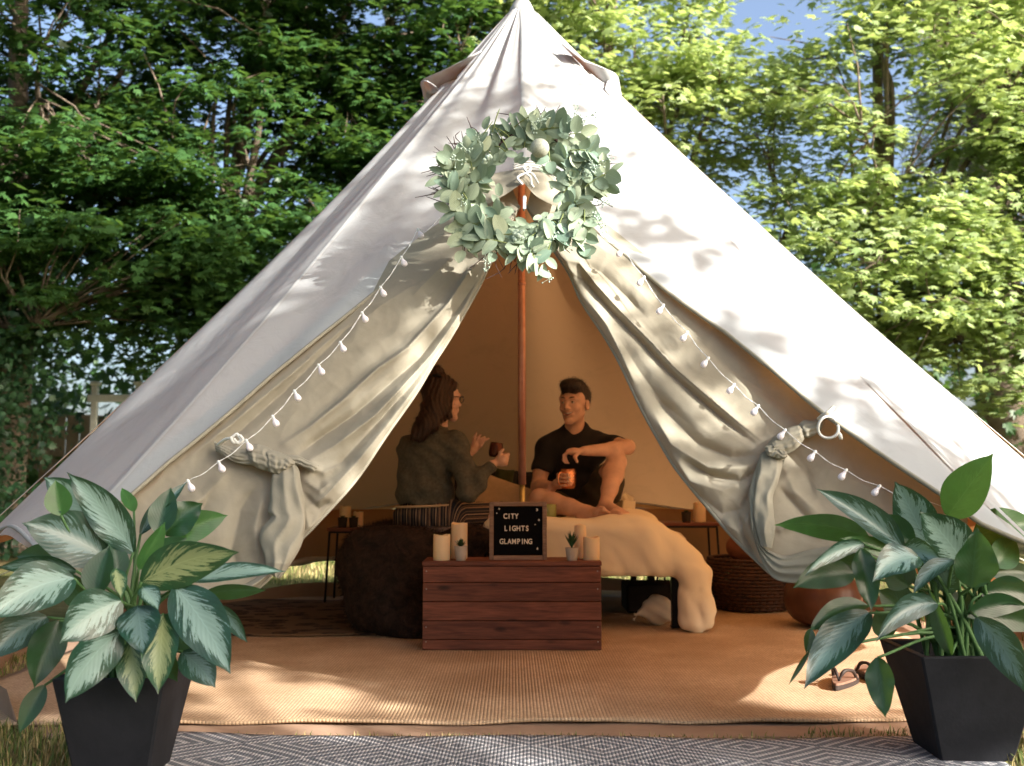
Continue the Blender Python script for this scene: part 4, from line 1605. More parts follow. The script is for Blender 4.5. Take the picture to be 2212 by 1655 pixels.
ta = at(706, 1141, 6.3); zA = ta.z
side_table(ta.x, ta.x + 0.36, 6.3, 6.62, zA, "dark side table at the left of the bed holding candles")
tb = at(1551, 1129, 6.55); zB = tb.z
side_table(tb.x - 0.36, tb.x, 6.5, 6.82, zB, "dark side table at the right of the bed holding one candle")
candle(733, 758, 1094, 1139, 6.52, "wide candle behind two dark pots on the left table", base_z=zA + 0.001)
candle(763, 785, 1106, 1139, 6.50, "candle at the right end of the left side table", base_z=zA + 0.001)
candle(1498, 1524, 1086, 1126, 6.62, "ivory candle on the right side table", base_z=zB + 0.001)
M_DPOT = simple("dark_pot", (0.03, 0.022, 0.016), 0.7)
for (xa, xb, yt, yb, Y, z, lab) in ((729, 751, 1118, 1139, 6.38, zA, "little dark pot in front of the wide candle on the left table"),
                                  (753, 774, 1118, 1139, 6.38, zA, "little dark pot next to the right candle on the left table"),
                                  (1472, 1493, 1106, 1126, 6.58, zB, "little dark pot beside the candle on the right table")):
    a, b = at(xa, yb, Y), at(xb, yt, Y)
    r = (b.x - a.x) / 2; c = Vector(((a.x + b.x) / 2, Y, z + 0.001)); H = b.z - z
    root = empty("succulent_pot", c, lab, "pot", "little dark pots on the side tables")
    MB().lathe([(r * 0.8, 0), (r, H), (r * 0.88, H), (r * 0.84, H - 0.008), (0.001, H - 0.008)], c, 20, None, False).build("pot", M_DPOT, root, True)
    mb = MB(); rg = np.random.default_rng(int(xa))
    for k in range(12):
        an = k * 2.4; d = Vector((math.cos(an) * 0.7, math.sin(an) * 0.7, 0.7)).normalized()
        blade(mb, c + Vector((0, 0, H - 0.008)), c + Vector((0, 0, H - 0.008)) + d * 0.026, 0.006, Vector((0, 0, 1)))
    mb.build("rosette", M_SUCC, root, True)
# books on the lower shelf of the right table
M_BLUEP = simple("pale_blue_paper", (0.5, 0.55, 0.75), 0.8, var=0.05)
bk = at(1540, 1232, 6.5)
shelf = MB().box((tb.x - 0.18, 6.66, bk.z - 0.022), (0.33, 0.3, 0.014), bev=0.002).build("shelf", M_BLACK, bpy.data.objects["side_table.001"])
for k in range(2):
    o = MB().box((tb.x - 0.13, 6.62, bk.z - 0.001 + k * 0.024), (0.21 - 0.02 * k, 0.15, 0.022), bev=0.003).build("book", M_BLUEP if k == 0 else M_CARD, None)
    tag(o, ["pale blue book on the shelf of the right side table", "white book lying on the pale blue book at right"][k], "book")

# wicker basket and cushion in it
t = NT("dark_wicker")
sp = t.n("ShaderNodeSeparateXYZ", i_0=t.obj())
M_WICK2 = t.done(t.bsdf(t.ramp(t.noise(35, 3), [(0.3, (0.022, 0.010, 0.006)), (0.7, (0.085, 0.035, 0.018))]), 0.6, spec=0.4))
bc = Vector((at(1625, 1250, 6.05).x, 6.1, 0.03))
bas = empty("wicker_basket", bc, "dark woven wicker basket on the rug right of the bed", "basket")
HB, RB = 0.30, 0.25
for k in range(15):
    z = 0.012 + k * 0.02
    pts = []
    for i in range(73):
        a = 2 * math.pi * i / 72
        r = RB * (0.86 + 0.16 * math.sin(math.pi * min(1, z / HB * 0.8))) + 0.007 * (1 if (i + k) % 2 else -1)
        pts.append(bc + Vector((r * math.cos(a), r * math.sin(a), z)))
    MB().tube(pts, 0.0105, 6, False).build("woven_band", M_WICK2, bas, True)
mb = MB()
for i in range(36):
    a = 2 * math.pi * i / 36 * 1.0
    mb.tube([bc + Vector((RB * (0.86 + 0.16 * math.sin(math.pi * min(1, z / HB * 0.8))) * math.cos(a), RB * (0.86 + 0.16 * math.sin(math.pi * min(1, z / HB * 0.8))) * math.sin(a), z)) for z in (0.0, 0.1, 0.2, 0.3)], 0.005, 5)
mb.build("uprights", M_WICK2, bas, True)
MB().lathe([(RB * 0.84, 0.0), (RB * 0.84, 0.01)], bc, 30).build("base", M_WICK2, bas)
M_TERRA = simple("terracotta_cloth", (0.17, 0.065, 0.035), 0.9)
s = SDF((-0.2, -0.2, -0.12), (0.2, 0.2, 0.12), 0.02)
s.ell((0, 0, 0), (0.15, 0.1, 0.1), None, 0.0)
cm = s.mesh("round_cushion"); relax(cm, 2)
cu_ = link("round_cushion", cm, M_TERRA, None, bc + Vector((0.0, -0.02, 0.36)))
tag(cu_, "terracotta cushion lying in the wicker basket", "cushion")
bb = MB().box((1.83, 6.05, 0.15), (0.28, 0.3, 0.24), bev=0.02).build("storage_box", M_DARKC, None)
tag(bb, "black storage box on the floor between basket and leather pouf", "box")

# leather pouf
M_LEATHER = simple("tan_leather", (0.09, 0.036, 0.020), 0.42, var=0.2, scale=8, bump=0.3, bscale=60)
pfc = Vector((at(1790, 1290, 5.25).x, 5.35, 0.03))
pf = empty("leather_pouf", pfc, "round tan leather pouf beside the right door flap", "pouf")
NS = 10
for k in range(NS):
    V, U = [], []
    n1_, n2_ = 9, 14
    for i in range(n1_):
        a = 2 * math.pi * (k + i / (n1_ - 1)) / NS
        s = abs(i / (n1_ - 1) * 2 - 1)
        for j in range(n2_):
            b = -math.pi / 2 + math.pi * j / (n2_ - 1)
            r = 0.20 * (max(0, math.cos(b)) ** 0.62) * (1 - 0.010 * s ** 5)
            V.append(pfc + Vector((r * math.cos(a), r * math.sin(a), 0.145 + 0.145 * math.sin(b) * (1 - 0.006 * s ** 5))))
    idx = np.arange(n1_ * n2_).reshape(n1_, n2_)
    Fq = np.stack([idx[:-1, :-1], idx[1:, :-1], idx[1:, 1:], idx[:-1, 1:]], -1).reshape(-1, 4)
    link("leather_panel", fast_mesh("leather_panel", np.array(V), Fq, True), M_LEATHER, pf)
MB().lathe([(0.03, 0), (0.028, 0.008), (0.001, 0.012)], pfc + Vector((0, 0, 0.286)), 16).build("button", M_LEATHER, pf, True)

# white bag with a tied neck under the bed and a tiny red tag
s = SDF((0.55, 5.25, 0.0), (0.95, 5.6, 0.3), 0.01)
s.ell((0.78, 5.42, 0.105), (0.085, 0.08, 0.08), None, 0.02)
s.cone((0.70, 5.41, 0.10), (0.66, 5.40, 0.075), 0.022, 0.007, 0.03)
s.cone((0.66, 5.40, 0.075), (0.645, 5.40, 0.085), 0.007, 0.009, 0.004)
s.cone((0.66, 5.40, 0.075), (0.648, 5.40, 0.058), 0.007, 0.008, 0.004)
s.wave(lambda X, Y, Z: 0.004 * np.sin(Z * 90 + X * 60))
o = link("tied_bag", s.mesh("tied_bag"), M_CARD); tag(o, "small white bag with a tied neck under the bed", "bag")
o = MB().box((at(1425, 1330, 6.0).x, 6.0, 0.11), (0.42, 0.3, 0.16), bev=0.01).build("suitcase", M_DARKC, None)
tag(o, "dark case stored under the bed", "suitcase")

# sandals
M_SOLE = simple("brown_footbed", (0.20, 0.11, 0.075), 0.7)
M_STRAP = simple("dark_strap", (0.03, 0.02, 0.017), 0.6)
for k, (px, py, rz, lab) in enumerate(((1822, 1478, 60, "left flip-flop on the jute rug beside the right planter"), (1880, 1462, 84, "flip-flop nearest the right planter on the jute rug"))):
    c = onz(px, py, 0.03)
    M = Matrix.Rotation(R_(rz), 3, 'Z')
    root = empty("flip_flop", c, lab, "sandal", "pair of brown flip-flops on the rug")
    out = []
    for a in np.linspace(0, 2 * math.pi, 29)[:-1]:
        x = 0.13 * math.cos(a); y = (0.042 + 0.010 * math.cos(a)) * math.sin(a) + 0.004 * math.sin(a * 2)
        out.append((x, y))
    for (z0, z1, mm, nm, sc_) in ((0.0, 0.016, M_STRAP, "sole", 1.0), (0.016, 0.024, M_SOLE, "footbed", 0.96)):
        vs = [c + M @ Vector((x * sc_, y * sc_, z)) for z in (z0, z1) for x, y in out]
        n = len(out)
        MB().add(vs, [tuple(range(n))[::-1], tuple(range(n, 2 * n))] + [(i, (i + 1) % n, n + (i + 1) % n, n + i) for i in range(n)]).build(nm, mm, root)
    toe = Vector((-0.085 * 1, 0, 0.024))
    for sy in (-1, 1):
        pts = catmull([c + M @ Vector((-0.075, 0, 0.026)), c + M @ Vector((-0.055, sy * 0.016, 0.058)), c + M @ Vector((-0.005, sy * 0.036, 0.052)), c + M @ Vector((0.035, sy * 0.042, 0.018))], 5)
        MB().tube(pts, [0.0045] * 3 + [0.007] * (len(pts) - 3), 6).build("strap", M_STRAP, root, True)
# ------------------------------------------------------------------ people
def skin_mat(name, col):
    t = NT(name)
    n1 = t.noise(22, 4)
    c = t.ramp(n1, [(0.3, tuple(x * 0.88 for x in col)), (0.7, tuple(x * 1.08 for x in col))])
    return t.done(t.bsdf(c, 0.48, spec=0.4, bump=t.bump(t.noise(260, 3), 0.08, 0.001), Subsurface_Weight=0.15, Subsurface_Radius=(0.015, 0.006, 0.003), Subsurface_Scale=1.0))


M_SKIN = skin_mat("skin", (0.62, 0.38, 0.28))
M_SKIN2 = skin_mat("fair_skin", (0.62, 0.39, 0.30))
M_EYEW = simple("eye_white", (0.6, 0.55, 0.5), 0.2, var=0.02)
M_EYED = simple("eye_dark", (0.03, 0.02, 0.015), 0.15)
M_LIP = simple("lip", (0.30, 0.085, 0.065), 0.45)
M_TEETH = simple("teeth", (0.75, 0.68, 0.6), 0.3, var=0.02)
M_MOUTH = simple("mouth_inside", (0.08, 0.015, 0.012), 0.6)
M_TEE = simple("black_tee", (0.016, 0.015, 0.017), 0.92, bscale=500)
M_SHORTS = simple("olive_shorts", (0.05, 0.042, 0.026), 0.92)


def hair_mat(name, a, b):
    t = NT(name)
    m = t.mapping(t.obj(), (60, 60, 9))
    n1 = t.noise(2.0, 5, 0.7, m)
    return t.done(t.bsdf(t.ramp(n1, [(0.3, a), (0.7, b)]), 0.42, spec=0.45, bump=t.bump(n1, 0.9, 0.006)))


M_HAIR_M = hair_mat("dark_hair", (0.008, 0.006, 0.006), (0.028, 0.018, 0.014))
M_HAIR_W = hair_mat("brown_hair", (0.010, 0.004, 0.003), (0.040, 0.015, 0.009))


def frame_from(fwd, up=(0, 0, 1)):
    f = Vector(fwd).normalized()
    r = f.cross(Vector(up)).normalized()
    u = r.cross(f)
    return Matrix((r, f, u)).transposed()       # columns: right, forward, up


def head_sdf(S, c, M, scale=1.0, mouth=True, hs=1.0):
    L = lambda x, y, z: Vector(c) + M @ (Vector((x, y, z)) * scale)
    e = lambda p, r, k=0.02, cut=False: S.ell(L(*p), tuple(v * scale for v in r), M, k, cut)
    n = lambda a, b, ra, rb, k=0.015, cut=False: S.cone(L(*a), L(*b), ra * scale, rb * scale, k, cut)
    e((0, -0.018, 0.035), (0.074, 0.098, 0.088), 0.02)
    e((0, 0.030, -0.020), (0.060, 0.062, 0.092), 0.03)
    for s in (-1, 1):
        n((s * 0.046, 0.005, -0.050), (s * 0.011, 0.070, -0.098), 0.018, 0.016, 0.025)
        e((s * 0.041, 0.060, -0.024), (0.021, 0.020, 0.020), 0.022)
        e((s * 0.055, 0.035, 0.030), (0.018, 0.03, 0.03), 0.02)
    e((0, 0.076, -0.100), (0.017, 0.016, 0.015), 0.02)
    n((-0.040, 0.077, 0.026), (0.040, 0.077, 0.026), 0.011, 0.011, 0.015)
    for s in (-1, 1):
        e((s * 0.031, 0.100, 0.006), (0.017, 0.017, 0.012), 0.010, True)
    n((0, 0.086, 0.014), (0, 0.110, -0.024), 0.0065, 0.0095, 0.012)
    for s in (-1, 1):
        e((s * 0.011, 0.098, -0.028), (0.0085, 0.009, 0.007), 0.008)
    # lips
    e((0, 0.083, -0.058), (0.033, 0.015, 0.017), 0.014)
    if mouth:
        for q in np.linspace(-1, 1, 9):
            e((q * 0.026, 0.101 - abs(q) * 0.012, -0.0575 + 0.0075 * q * q), (0.006, 0.016, 0.0060 * (1.05 - 0.55 * q * q)), 0.003, True)
    for s in (-1, 1):
        e((s * 0.080, -0.008, -0.008), (0.008, 0.018, 0.031), 0.008)
        e((s * 0.086, 0.000, -0.006), (0.006, 0.010, 0.018), 0.004, True)
        e((s * 0.080, -0.002, -0.030), (0.006, 0.008, 0.010), 0.006)
    return L


def finger(S, pts, r, k=0.005):
    S.limb(pts, [r * (1 - 0.12 * i) for i in range(len(pts))], k)


def hand_frame(w, along, palmn):
    a = Vector(along).normalized(); n = Vector(palmn).normalized()
    s = a.cross(n).normalized(); n = s.cross(a)
    return lambda x, y, z: Vector(w) + s * x + a * y + n * z      # x across, y towards the fingers, z out of the palm


# ---- the man
YM = 5.72
man = empty("person", (at(1240, 1100, 5.8).x, 5.8, 0.56), "laughing man in a black t-shirt sitting on the bed with one knee up", "person")
P = {
    'pelvis': at(1238, 1092, 5.90), 'waist': at(1240, 1045, 5.90), 'chest': at(1242, 975, 5.86), 'neck': at(1242, 928, 5.84), 'head': at(1241, 873, 5.79),
    'rs': at(1181, 968, 5.84), 're': at(1163, 1052, 5.76), 'rw': at(1192, 1052, 5.58),
    'ls': at(1298, 962, 5.86), 'le': at(1356, 966, 5.62), 'lw': at(1262, 974, 5.46),
    'rh': at(1205, 1102, 5.84), 'rk': at(1166, 1078, 5.50), 'ra': at(1268, 1106, 5.34),
    'lh': at(1275, 1102, 5.84), 'lk': at(1332, 998, 5.56), 'la': at(1308, 1090, 5.38),
}
lo = [1e9] * 3; hi = [-1e9] * 3
for v in P.values():
    for i in range(3): lo[i] = min(lo[i], v[i]); hi[i] = max(hi[i], v[i])
S = SDF([lo[0] - 0.16, 5.10, 0.50], [hi[0] + 0.14, hi[1] + 0.2, hi[2] + 0.16], 0.0046)
FM = frame_from((-0.50, -0.86, -0.03))
TM = frame_from((-0.12, -1, 0))
S.ell(P['pelvis'] + Vector((0, 0, 0.0)), (0.165, 0.115, 0.10), TM, 0.03)
S.ell(P['waist'], (0.135, 0.10, 0.12), TM, 0.05)
S.ell(P['chest'], (0.158, 0.105, 0.15), TM, 0.05)
S.cone(P['rs'], P['ls'], 0.062, 0.062, 0.05)
S.cone(P['chest'] + Vector((0, 0, 0.07)), P['neck'], 0.08, 0.060, 0.04)
S.cone(P['neck'], P['head'] + Vector((0.004, 0.015, -0.05)), 0.055, 0.052, 0.02)
Lm = head_sdf(S, P['head'], FM, 1.02, True)
# right arm and the hand round the mug
S.limb([P['rs'], P['rs'].lerp(P['re'], 0.5) + Vector((-0.005, 0, 0)), P['re'], P['re'].lerp(P['rw'], 0.35), P['rw']], [0.052, 0.048, 0.041, 0.042, 0.029], 0.02)
mugM = at(1226, 1036, 5.50)
mw = P['rw']
S.ell(mw.lerp(mugM, 0.45), (0.038, 0.040, 0.030), None, 0.02)
for i in range(4):
    z = mugM.z + 0.028 - i * 0.020
    a = Vector((mugM.x - 0.052, mugM.y + 0.006, z)); b = Vector((mugM.x - 0.040, mugM.y - 0.034, z + 0.002)); c = Vector((mugM.x - 0.020, mugM.y - 0.051, z)); d = Vector((mugM.x + 0.002 - 0.003 * abs(i - 1.3), mugM.y - 0.054, z - 0.002))
    finger(S, [mw.lerp(mugM, 0.4) + Vector((0, 0, 0.02 - i * 0.012)), a, b, c, d], 0.0098)
finger(S, [mw.lerp(mugM, 0.3), mugM + Vector((-0.035, 0.03, 0.02)), mugM + Vector((0.0, 0.050, 0.03))], 0.011)
# left arm resting on the knee, hand hanging relaxed
S.limb([P['ls'], P['ls'].lerp(P['le'], 0.5) + Vector((0, 0, 0.006)), P['le'], P['le'].lerp(P['lw'], 0.35) + Vector((0, 0, -0.006)), P['lw']], [0.054, 0.050, 0.040, 0.041, 0.026], 0.02)
palm = P['lw'] + Vector((-0.055, -0.01, -0.004))
S.ell(palm, (0.046, 0.034, 0.021), frame_from((0, -1, 0)), 0.016)
for i in range(4):
    b0 = P['lw'] + Vector((-0.088, -0.030 + i * 0.019, -0.004))
    b1 = b0 + Vector((-0.026 + 0.004 * i, 0, -0.022)); b2 = b1 + Vector((-0.002 + 0.003 * i, 0.002, -0.026)); b3 = b2 + Vector((0.012, 0.004, -0.016))
    finger(S, [palm + Vector((-0.01, -0.02 + i * 0.014, 0)), b0, b1, b2, b3], 0.0095)
finger(S, [palm + Vector((0.02, -0.02, -0.01)), palm + Vector((0.0, -0.040, -0.030)), palm + Vector((0.012, -0.040, -0.056))], 0.011)
# legs
S.limb([P['rh'], P['rh'].lerp(P['rk'], 0.5), P['rk']], [0.085, 0.072, 0.055], 0.03)
S.limb([P['rk'], P['rk'].lerp(P['ra'], 0.3) + Vector((0, 0, -0.004)), P['rk'].lerp(P['ra'], 0.65), P['ra']], [0.054, 0.057, 0.045, 0.034], 0.02)
S.limb([P['lh'], P['lh'].lerp(P['lk'], 0.5), P['lk']], [0.088, 0.074, 0.054], 0.03)
S.limb([P['lk'], P['lk'].lerp(P['la'], 0.3) + Vector((0, 0.02, 0)), P['lk'].lerp(P['la'], 0.65), P['la']], [0.052, 0.058, 0.044, 0.033], 0.02)


def foot(S, ankle, toe, side, up, w=0.042):
    """heel, ball and five toes"""
    a, t_ = Vector(ankle), Vector(toe)
    d = (t_ - a); L = d.length; d.normalize()
    up = Vector(up).normalized(); sd = d.cross(up).normalized() * side
    up = sd.cross(d).normalized() * side
    heel = a - d * 0.035 - up * 0.030
    S.ell(heel, (0.030, 0.034, 0.028), None, 0.02)
    ball = a + d * (L * 0.62) - up * 0.040
    S.cone(a, ball + up * 0.008, 0.032, 0.022, 0.02)
    S.cone(heel, ball - sd * 0.012, 0.026, 0.024, 0.02)
    S.cone(ball - sd * 0.026, ball + sd * 0.026, 0.022, 0.024, 0.012)
    for i in range(5):
        f = i / 4
        b0 = ball + sd * (0.036 - 0.072 * f) + d * 0.008
        ln = L * 0.30 * (1 - 0.38 * f)
        r = 0.013 - 0.0045 * f if i else 0.0155
        S.limb([b0, b0 + d * ln * 0.6 + up * 0.004, b0 + d * ln - up * 0.002], [r, r * 0.95, r * 0.9], 0.005)


foot(S, P['la'] + Vector((0, 0, 0.0)), P['la'] + Vector((0.095, -0.16, -0.005)), 1, (0, 0, 1))
foot(S, P['ra'], P['ra'] + Vector((0.10, -0.10, 0.05)), 1, (-0.25, 0.6, 0.75))
bm = S.mesh("body"); relax(bm, 1, 0.35)
link("body", bm, M_SKIN, man)

# face details
for s in (-1, 1):
    c = Lm(s * 0.031, 0.0765, 0.008)
    MB().lathe([(0.0005, -0.0125), (0.007, -0.0105), (0.0115, -0.005), (0.0125, 0), (0.0115, 0.005), (0.007, 0.0105), (0.0005, 0.0125)], c, 16, FM @ Matrix.Rotation(R_(-90), 3, 'X')).build("eye", M_EYEW, man, True)
    MB().lathe([(0.0005, 0.0132), (0.0045, 0.0126), (0.0056, 0.0115)], c, 14, FM @ Matrix.Rotation(R_(-90), 3, 'X')).build("iris", M_EYED, man, True)
    # upper lid and brow
    lid = [Lm(s * (0.031 + dx), 0.0855 - abs(dx) * 0.35, 0.0120 + dz) for dx, dz in ((-0.016, -0.005), (-0.008, 0.001), (0, 0.0025), (0.008, 0.001), (0.016, -0.006))]
    MB().tube(catmull(lid, 4), 0.0042, 6).build("eyelid", M_SKIN, man, True)
    lid2 = [Lm(s * (0.031 + dx), 0.0845 - abs(dx) * 0.35, 0.0022 + dz) for dx, dz in ((-0.015, 0.003), (-0.008, -0.001), (0, -0.002), (0.008, -0.001), (0.015, 0.003))]
    MB().tube(catmull(lid2, 4), 0.0032, 6).build("eyelid", M_SKIN, man, True)
    br = [Lm(s * x, y, z) for x, y, z in ((0.014, 0.0885, 0.030), (0.026, 0.0885, 0.0345), (0.040, 0.083, 0.034), (0.052, 0.072, 0.028))]
    MB().tube(catmull(br, 4), [0.0036] * 8 + [0.003] * 4 + [0.0016], 6).build("eyebrow", M_HAIR_M, man, True)
mb = MB()
mb.tube([Lm(x, 0.0915 - abs(x) * 0.40, -0.0545 + 11.0 * x * x) for x in np.linspace(-0.024, 0.024, 13)], [0.0025 + 0.0018 * math.sin(math.pi * (i + 0.5) / 13) for i in range(13)], 8)
mb.build("teeth", M_TEETH, man, True)
MB().tube([Lm(x, 0.0855 - abs(x) * 0.42, -0.0600 + 10.0 * x * x) for x in np.linspace(-0.018, 0.018, 9)], 0.0055, 6).build("mouth", M_MOUTH, man, True)
for zz, rr in ((-0.0500, 0.0024), (-0.0655, 0.0036)):
    sgn = 1
    MB().tube([Lm(x, 0.0975 - abs(x) * 0.55, zz + x * x * (9.0 if zz > -0.06 else 20.0)) for x in np.linspace(-0.030, 0.030, 11)], [rr * (0.5 + 0.5 * math.sin(math.pi * (i + 0.5) / 11)) for i in range(11)], 6).build("lip", M_LIP, man, True)

# hair: short at the side, swept up in front
S = SDF(P['head'] - Vector((0.15, 0.16, 0.08)), P['head'] + Vector((0.15, 0.16, 0.19)), 0.0042)
def HL_(x, y, z): return P['head'] + FM @ (Vector((x, y, z)) * 1.02)
S.ell(HL_(0, -0.022, 0.042), (0.083, 0.106, 0.094), FM, 0)
S.ell(HL_(0, 0.045, 0.104), (0.064, 0.058, 0.034), FM, 0.03)
S.ell(HL_(-0.015, 0.070, 0.100), (0.055, 0.035, 0.034), FM, 0.02)
S.ell(HL_(-0.02, 0.074, 0.100), (0.048, 0.030, 0.026), FM, 0.02)
S.ell(HL_(0.01, 0.0, 0.114), (0.062, 0.07, 0.026), FM, 0.03)
S.plane_cut(HL_(0, 0.0, -0.055), FM @ Vector((0, 0, -1)))
# clear the face below the hairline
S.rbox(HL_(0, 0.140, -0.028), (0.14, 0.070, 0.092), 0.02, FM, 0.008, True)
for s in (-1, 1):
    S.rbox(HL_(s * 0.085, 0.092, -0.050), (0.05, 0.045, 0.092), 0.01, FM, 0.004, True)
    S.rbox(HL_(s * 0.088, 0.006, -0.052), (0.030, 0.036, 0.072), 0.01, FM, 0.004, True)
S.wave(lambda X, Y, Z: 0.0022 * np.sin(X * 330 + 3 * np.sin(Y * 90)) * np.sin(Y * 260 + 2 * np.sin(Z * 80)))
hm_ = S.mesh("hair"); relax(hm_, 1, 0.4)
ho = link("hair", hm_, M_HAIR_M, man)
fuzz(hm_, 5000, 0.007, "hair_strands", M_HAIR_M, ho, 8, 0.0007, -0.5)

# black t-shirt
S = SDF([lo[0] - 0.14, 5.35, 0.56], [hi[0] + 0.12, hi[1] + 0.2, P['head'].z + 0.02], 0.0062)
o_ = 0.014
S.ell(P['waist'] + Vector((0, 0, -0.04)), (0.160 + o_, 0.12 + o_, 0.15), TM, 0.03)
S.ell(P['waist'], (0.145 + o_, 0.108 + o_, 0.13), TM, 0.05)
S.ell(P['chest'], (0.162 + o_, 0.108 + o_, 0.155), TM, 0.05)
S.cone(P['rs'], P['ls'], 0.055 + o_, 0.055 + o_, 0.06)
S.cone(P['chest'] + Vector((0, 0, 0.05)), P['neck'] + Vector((0, 0, 0.005)), 0.11, 0.068, 0.05)
re_ = P['rs'].lerp(P['re'], 0.62); le_ = P['ls'].lerp(P['le'], 0.66)
S.cone(P['rs'], P['rs'].lerp(P['re'], 0.70), 0.060, 0.062, 0.03)
S.cone(P['ls'], P['ls'].lerp(P['le'], 0.72), 0.063, 0.064, 0.03)
S.ell(P['neck'] + Vector((-0.004, -0.05, 0.038)), (0.060, 0.075, 0.070), None, 0.006, True)
def local_cut(p, n, r):
    # trims only close to the sleeve
    w = S.win(Vector(p) - Vector((r, r, r)), Vector(p) + Vector((r, r, r)), 0)
    sl, X, Y, Z = w
    n = Vector(n).normalized()
    d = (X - p[0]) * n[0] + (Y - p[1]) * n[1] + (Z - p[2]) * n[2]
    q = np.sqrt((X - p[0]) ** 2 + (Y - p[1]) ** 2 + (Z - p[2]) ** 2) - r
    dd = np.maximum(-d, q)      # region removed: beyond the plane and inside the ball
    S.F[sl] = np.maximum(S.F[sl], -dd.astype(np.float32))
local_cut(re_, P['re'] - P['rs'], 0.10)
local_cut(le_, P['le'] - P['ls'], 0.10)
S.wave(lambda X, Y, Z: 0.0045 * np.sin(Z * 62 + X * 25 + 4 * np.sin(X * 11)) * np.clip((P['chest'].z - Z) * 8, 0.15, 1) + 0.003 * np.sin(X * 70 - Z * 40))
tm = S.mesh("t_shirt"); relax(tm, 2, 0.5)
link("t_shirt", tm, M_TEE, man)
# dark olive shorts
S = SDF([lo[0] - 0.14, 5.3, 0.50], [hi[0] + 0.14, hi[1] + 0.2, P['lk'].z + 0.12], 0.0066)
S.ell(P['pelvis'] + Vector((0, 0, -0.01)), (0.185, 0.135, 0.11), TM, 0.03)
S.cone(P['rh'], P['rh'].lerp(P['rk'], 0.74), 0.10, 0.082, 0.04)
S.cone(P['lh'], P['lh'].lerp(P['lk'], 0.80), 0.105, 0.082, 0.04)
local_cut(P['rh'].lerp(P['rk'], 0.68), P['rk'] - P['rh'], 0.13)
local_cut(P['lh'].lerp(P['lk'], 0.74), P['lk'] - P['lh'], 0.13)
S.cone(P['lh'] + Vector((0.02, 0.0, -0.02)), P['lh'].lerp(P['lk'], 0.72) + Vector((0.02, 0.03, -0.06)), 0.09, 0.07, 0.02)
S.plane_cut((0, 0, 0.545), (0, 0, -1))
S.wave(lambda X, Y, Z: 0.005 * np.sin(Z * 50 + X * 44))
sm = S.mesh("shorts"); relax(sm, 2, 0.5)
link("shorts", sm, M_SHORTS, man)

# copper mugs
t = NT("hammered_copper")
v = t.n("ShaderNodeTexVoronoi", i_Vector=t.obj(), i_Scale=130.0)
M_MUG = t.done(t.bsdf((0.86, 0.42, 0.25), 0.22, 1.0, bump=t.bump(v.outputs['Distance'], 0.35, 0.004)))
M_MUGB = t = None
M_MUG2 = simple("brown_mug_glaze", (0.10, 0.035, 0.022), 0.25, 0.6)


def mug(c, r, h, handle_dir, mat, label, tilt=None):
    root = empty("mug", c, label, "mug", "mugs held by the two people")
    M = tilt or Matrix.Identity(3)
    MB().lathe([(0.001, -h / 2), (r * 0.78, -h / 2), (r * 0.95, -h * 0.36), (r * 1.04, -h * 0.1), (r, h * 0.25), (r * 0.93, h / 2), (r * 0.89, h / 2), (r * 0.94, h * 0.2), (r * 0.9, -h * 0.35), (0.001, -h * 0.42)], c, 36, M, False).build("cup", mat, root, True)
    d = Vector(handle_dir).normalized()
    pts = catmull([c + M @ p for p in (d * r * 0.93 + Vector((0, 0, h * 0.30)), d * (r + 0.022) + Vector((0, 0, h * 0.30)), d * (r + 0.034) + Vector((0, 0, 0.0)), d * (r + 0.022) + Vector((0, 0, -h * 0.27)), d * r * 1.0 + Vector((0, 0, -h * 0.24)))], 6)
    MB().tube(pts, 0.0048, 8).build("handle", mat, root, True)
    return root


mug(mugM + Vector((0.004, 0, 0.004)), 0.043, 0.108, (-0.85, -0.75, 0), M_MUG, "shiny hammered copper mug in the man's lowered hand")

# ---- the woman
wom = empty("person", (at(930, 1140, 5.3).x, 5.35, 0.58), "woman with long brown hair, grey cardigan and striped trousers seen from behind", "person")
W = {
    'pelvis': at(926, 1122, 5.36), 'waist': at(920, 1055, 5.36), 'chest': at(930, 985, 5.36), 'neck': at(946, 925, 5.38), 'head': at(957, 862, 5.42),
    'ls': at(888, 968, 5.44), 'rs': at(984, 960, 5.30), 're': at(1010, 1062, 5.22), 'rw': at(1064, 1003, 5.26),
    'le': at(960, 1040, 5.66), 'lw': at(1018, 975, 5.62),
    'rh': at(965, 1128, 5.32), 'rk': at(1075, 1115, 5.62), 'ra': at(1000, 1128, 5.70),
    'lh': at(890, 1128, 5.40), 'lk': at(930, 1105, 5.82), 'la': at(1070, 1118, 5.46),
}
lo2 = [1e9] * 3; hi2 = [-1e9] * 3
for v in W.values():
    for i in range(3): lo2[i] = min(lo2[i], v[i]); hi2[i] = max(hi2[i], v[i])
FW = frame_from((0.84, 0.54, -0.06))
TW = frame_from((0.42, 0.9, 0))
S = SDF([lo2[0] - 0.16, 5.08, 0.52], [hi2[0] + 0.14, hi2[1] + 0.12, hi2[2] + 0.16], 0.005)
S.ell(W['pelvis'], (0.165, 0.12, 0.10), TW, 0.03)
S.ell(W['waist'], (0.125, 0.09, 0.12), TW, 0.05)
S.ell(W['chest'], (0.135, 0.09, 0.14), TW, 0.05)
S.cone(W['ls'], W['rs'], 0.05, 0.05, 0.05)
S.cone(W['chest'] + Vector((0, 0, 0.06)), W['neck'], 0.06, 0.05, 0.04)
S.cone(W['neck'], W['head'] + Vector((-0.01, -0.01, -0.05)), 0.046, 0.045, 0.02)
Lw = head_sdf(S, W['head'], FW, 0.97, False)
S.limb([W['rs'], W['re'], W['re'].lerp(W['rw'], 0.35), W['rw']], [0.044, 0.036, 0.036, 0.024], 0.02)
mugW = at(1071, 972, 5.33)
hw = W['rw']
hc = at(1084, 994, 5.27)
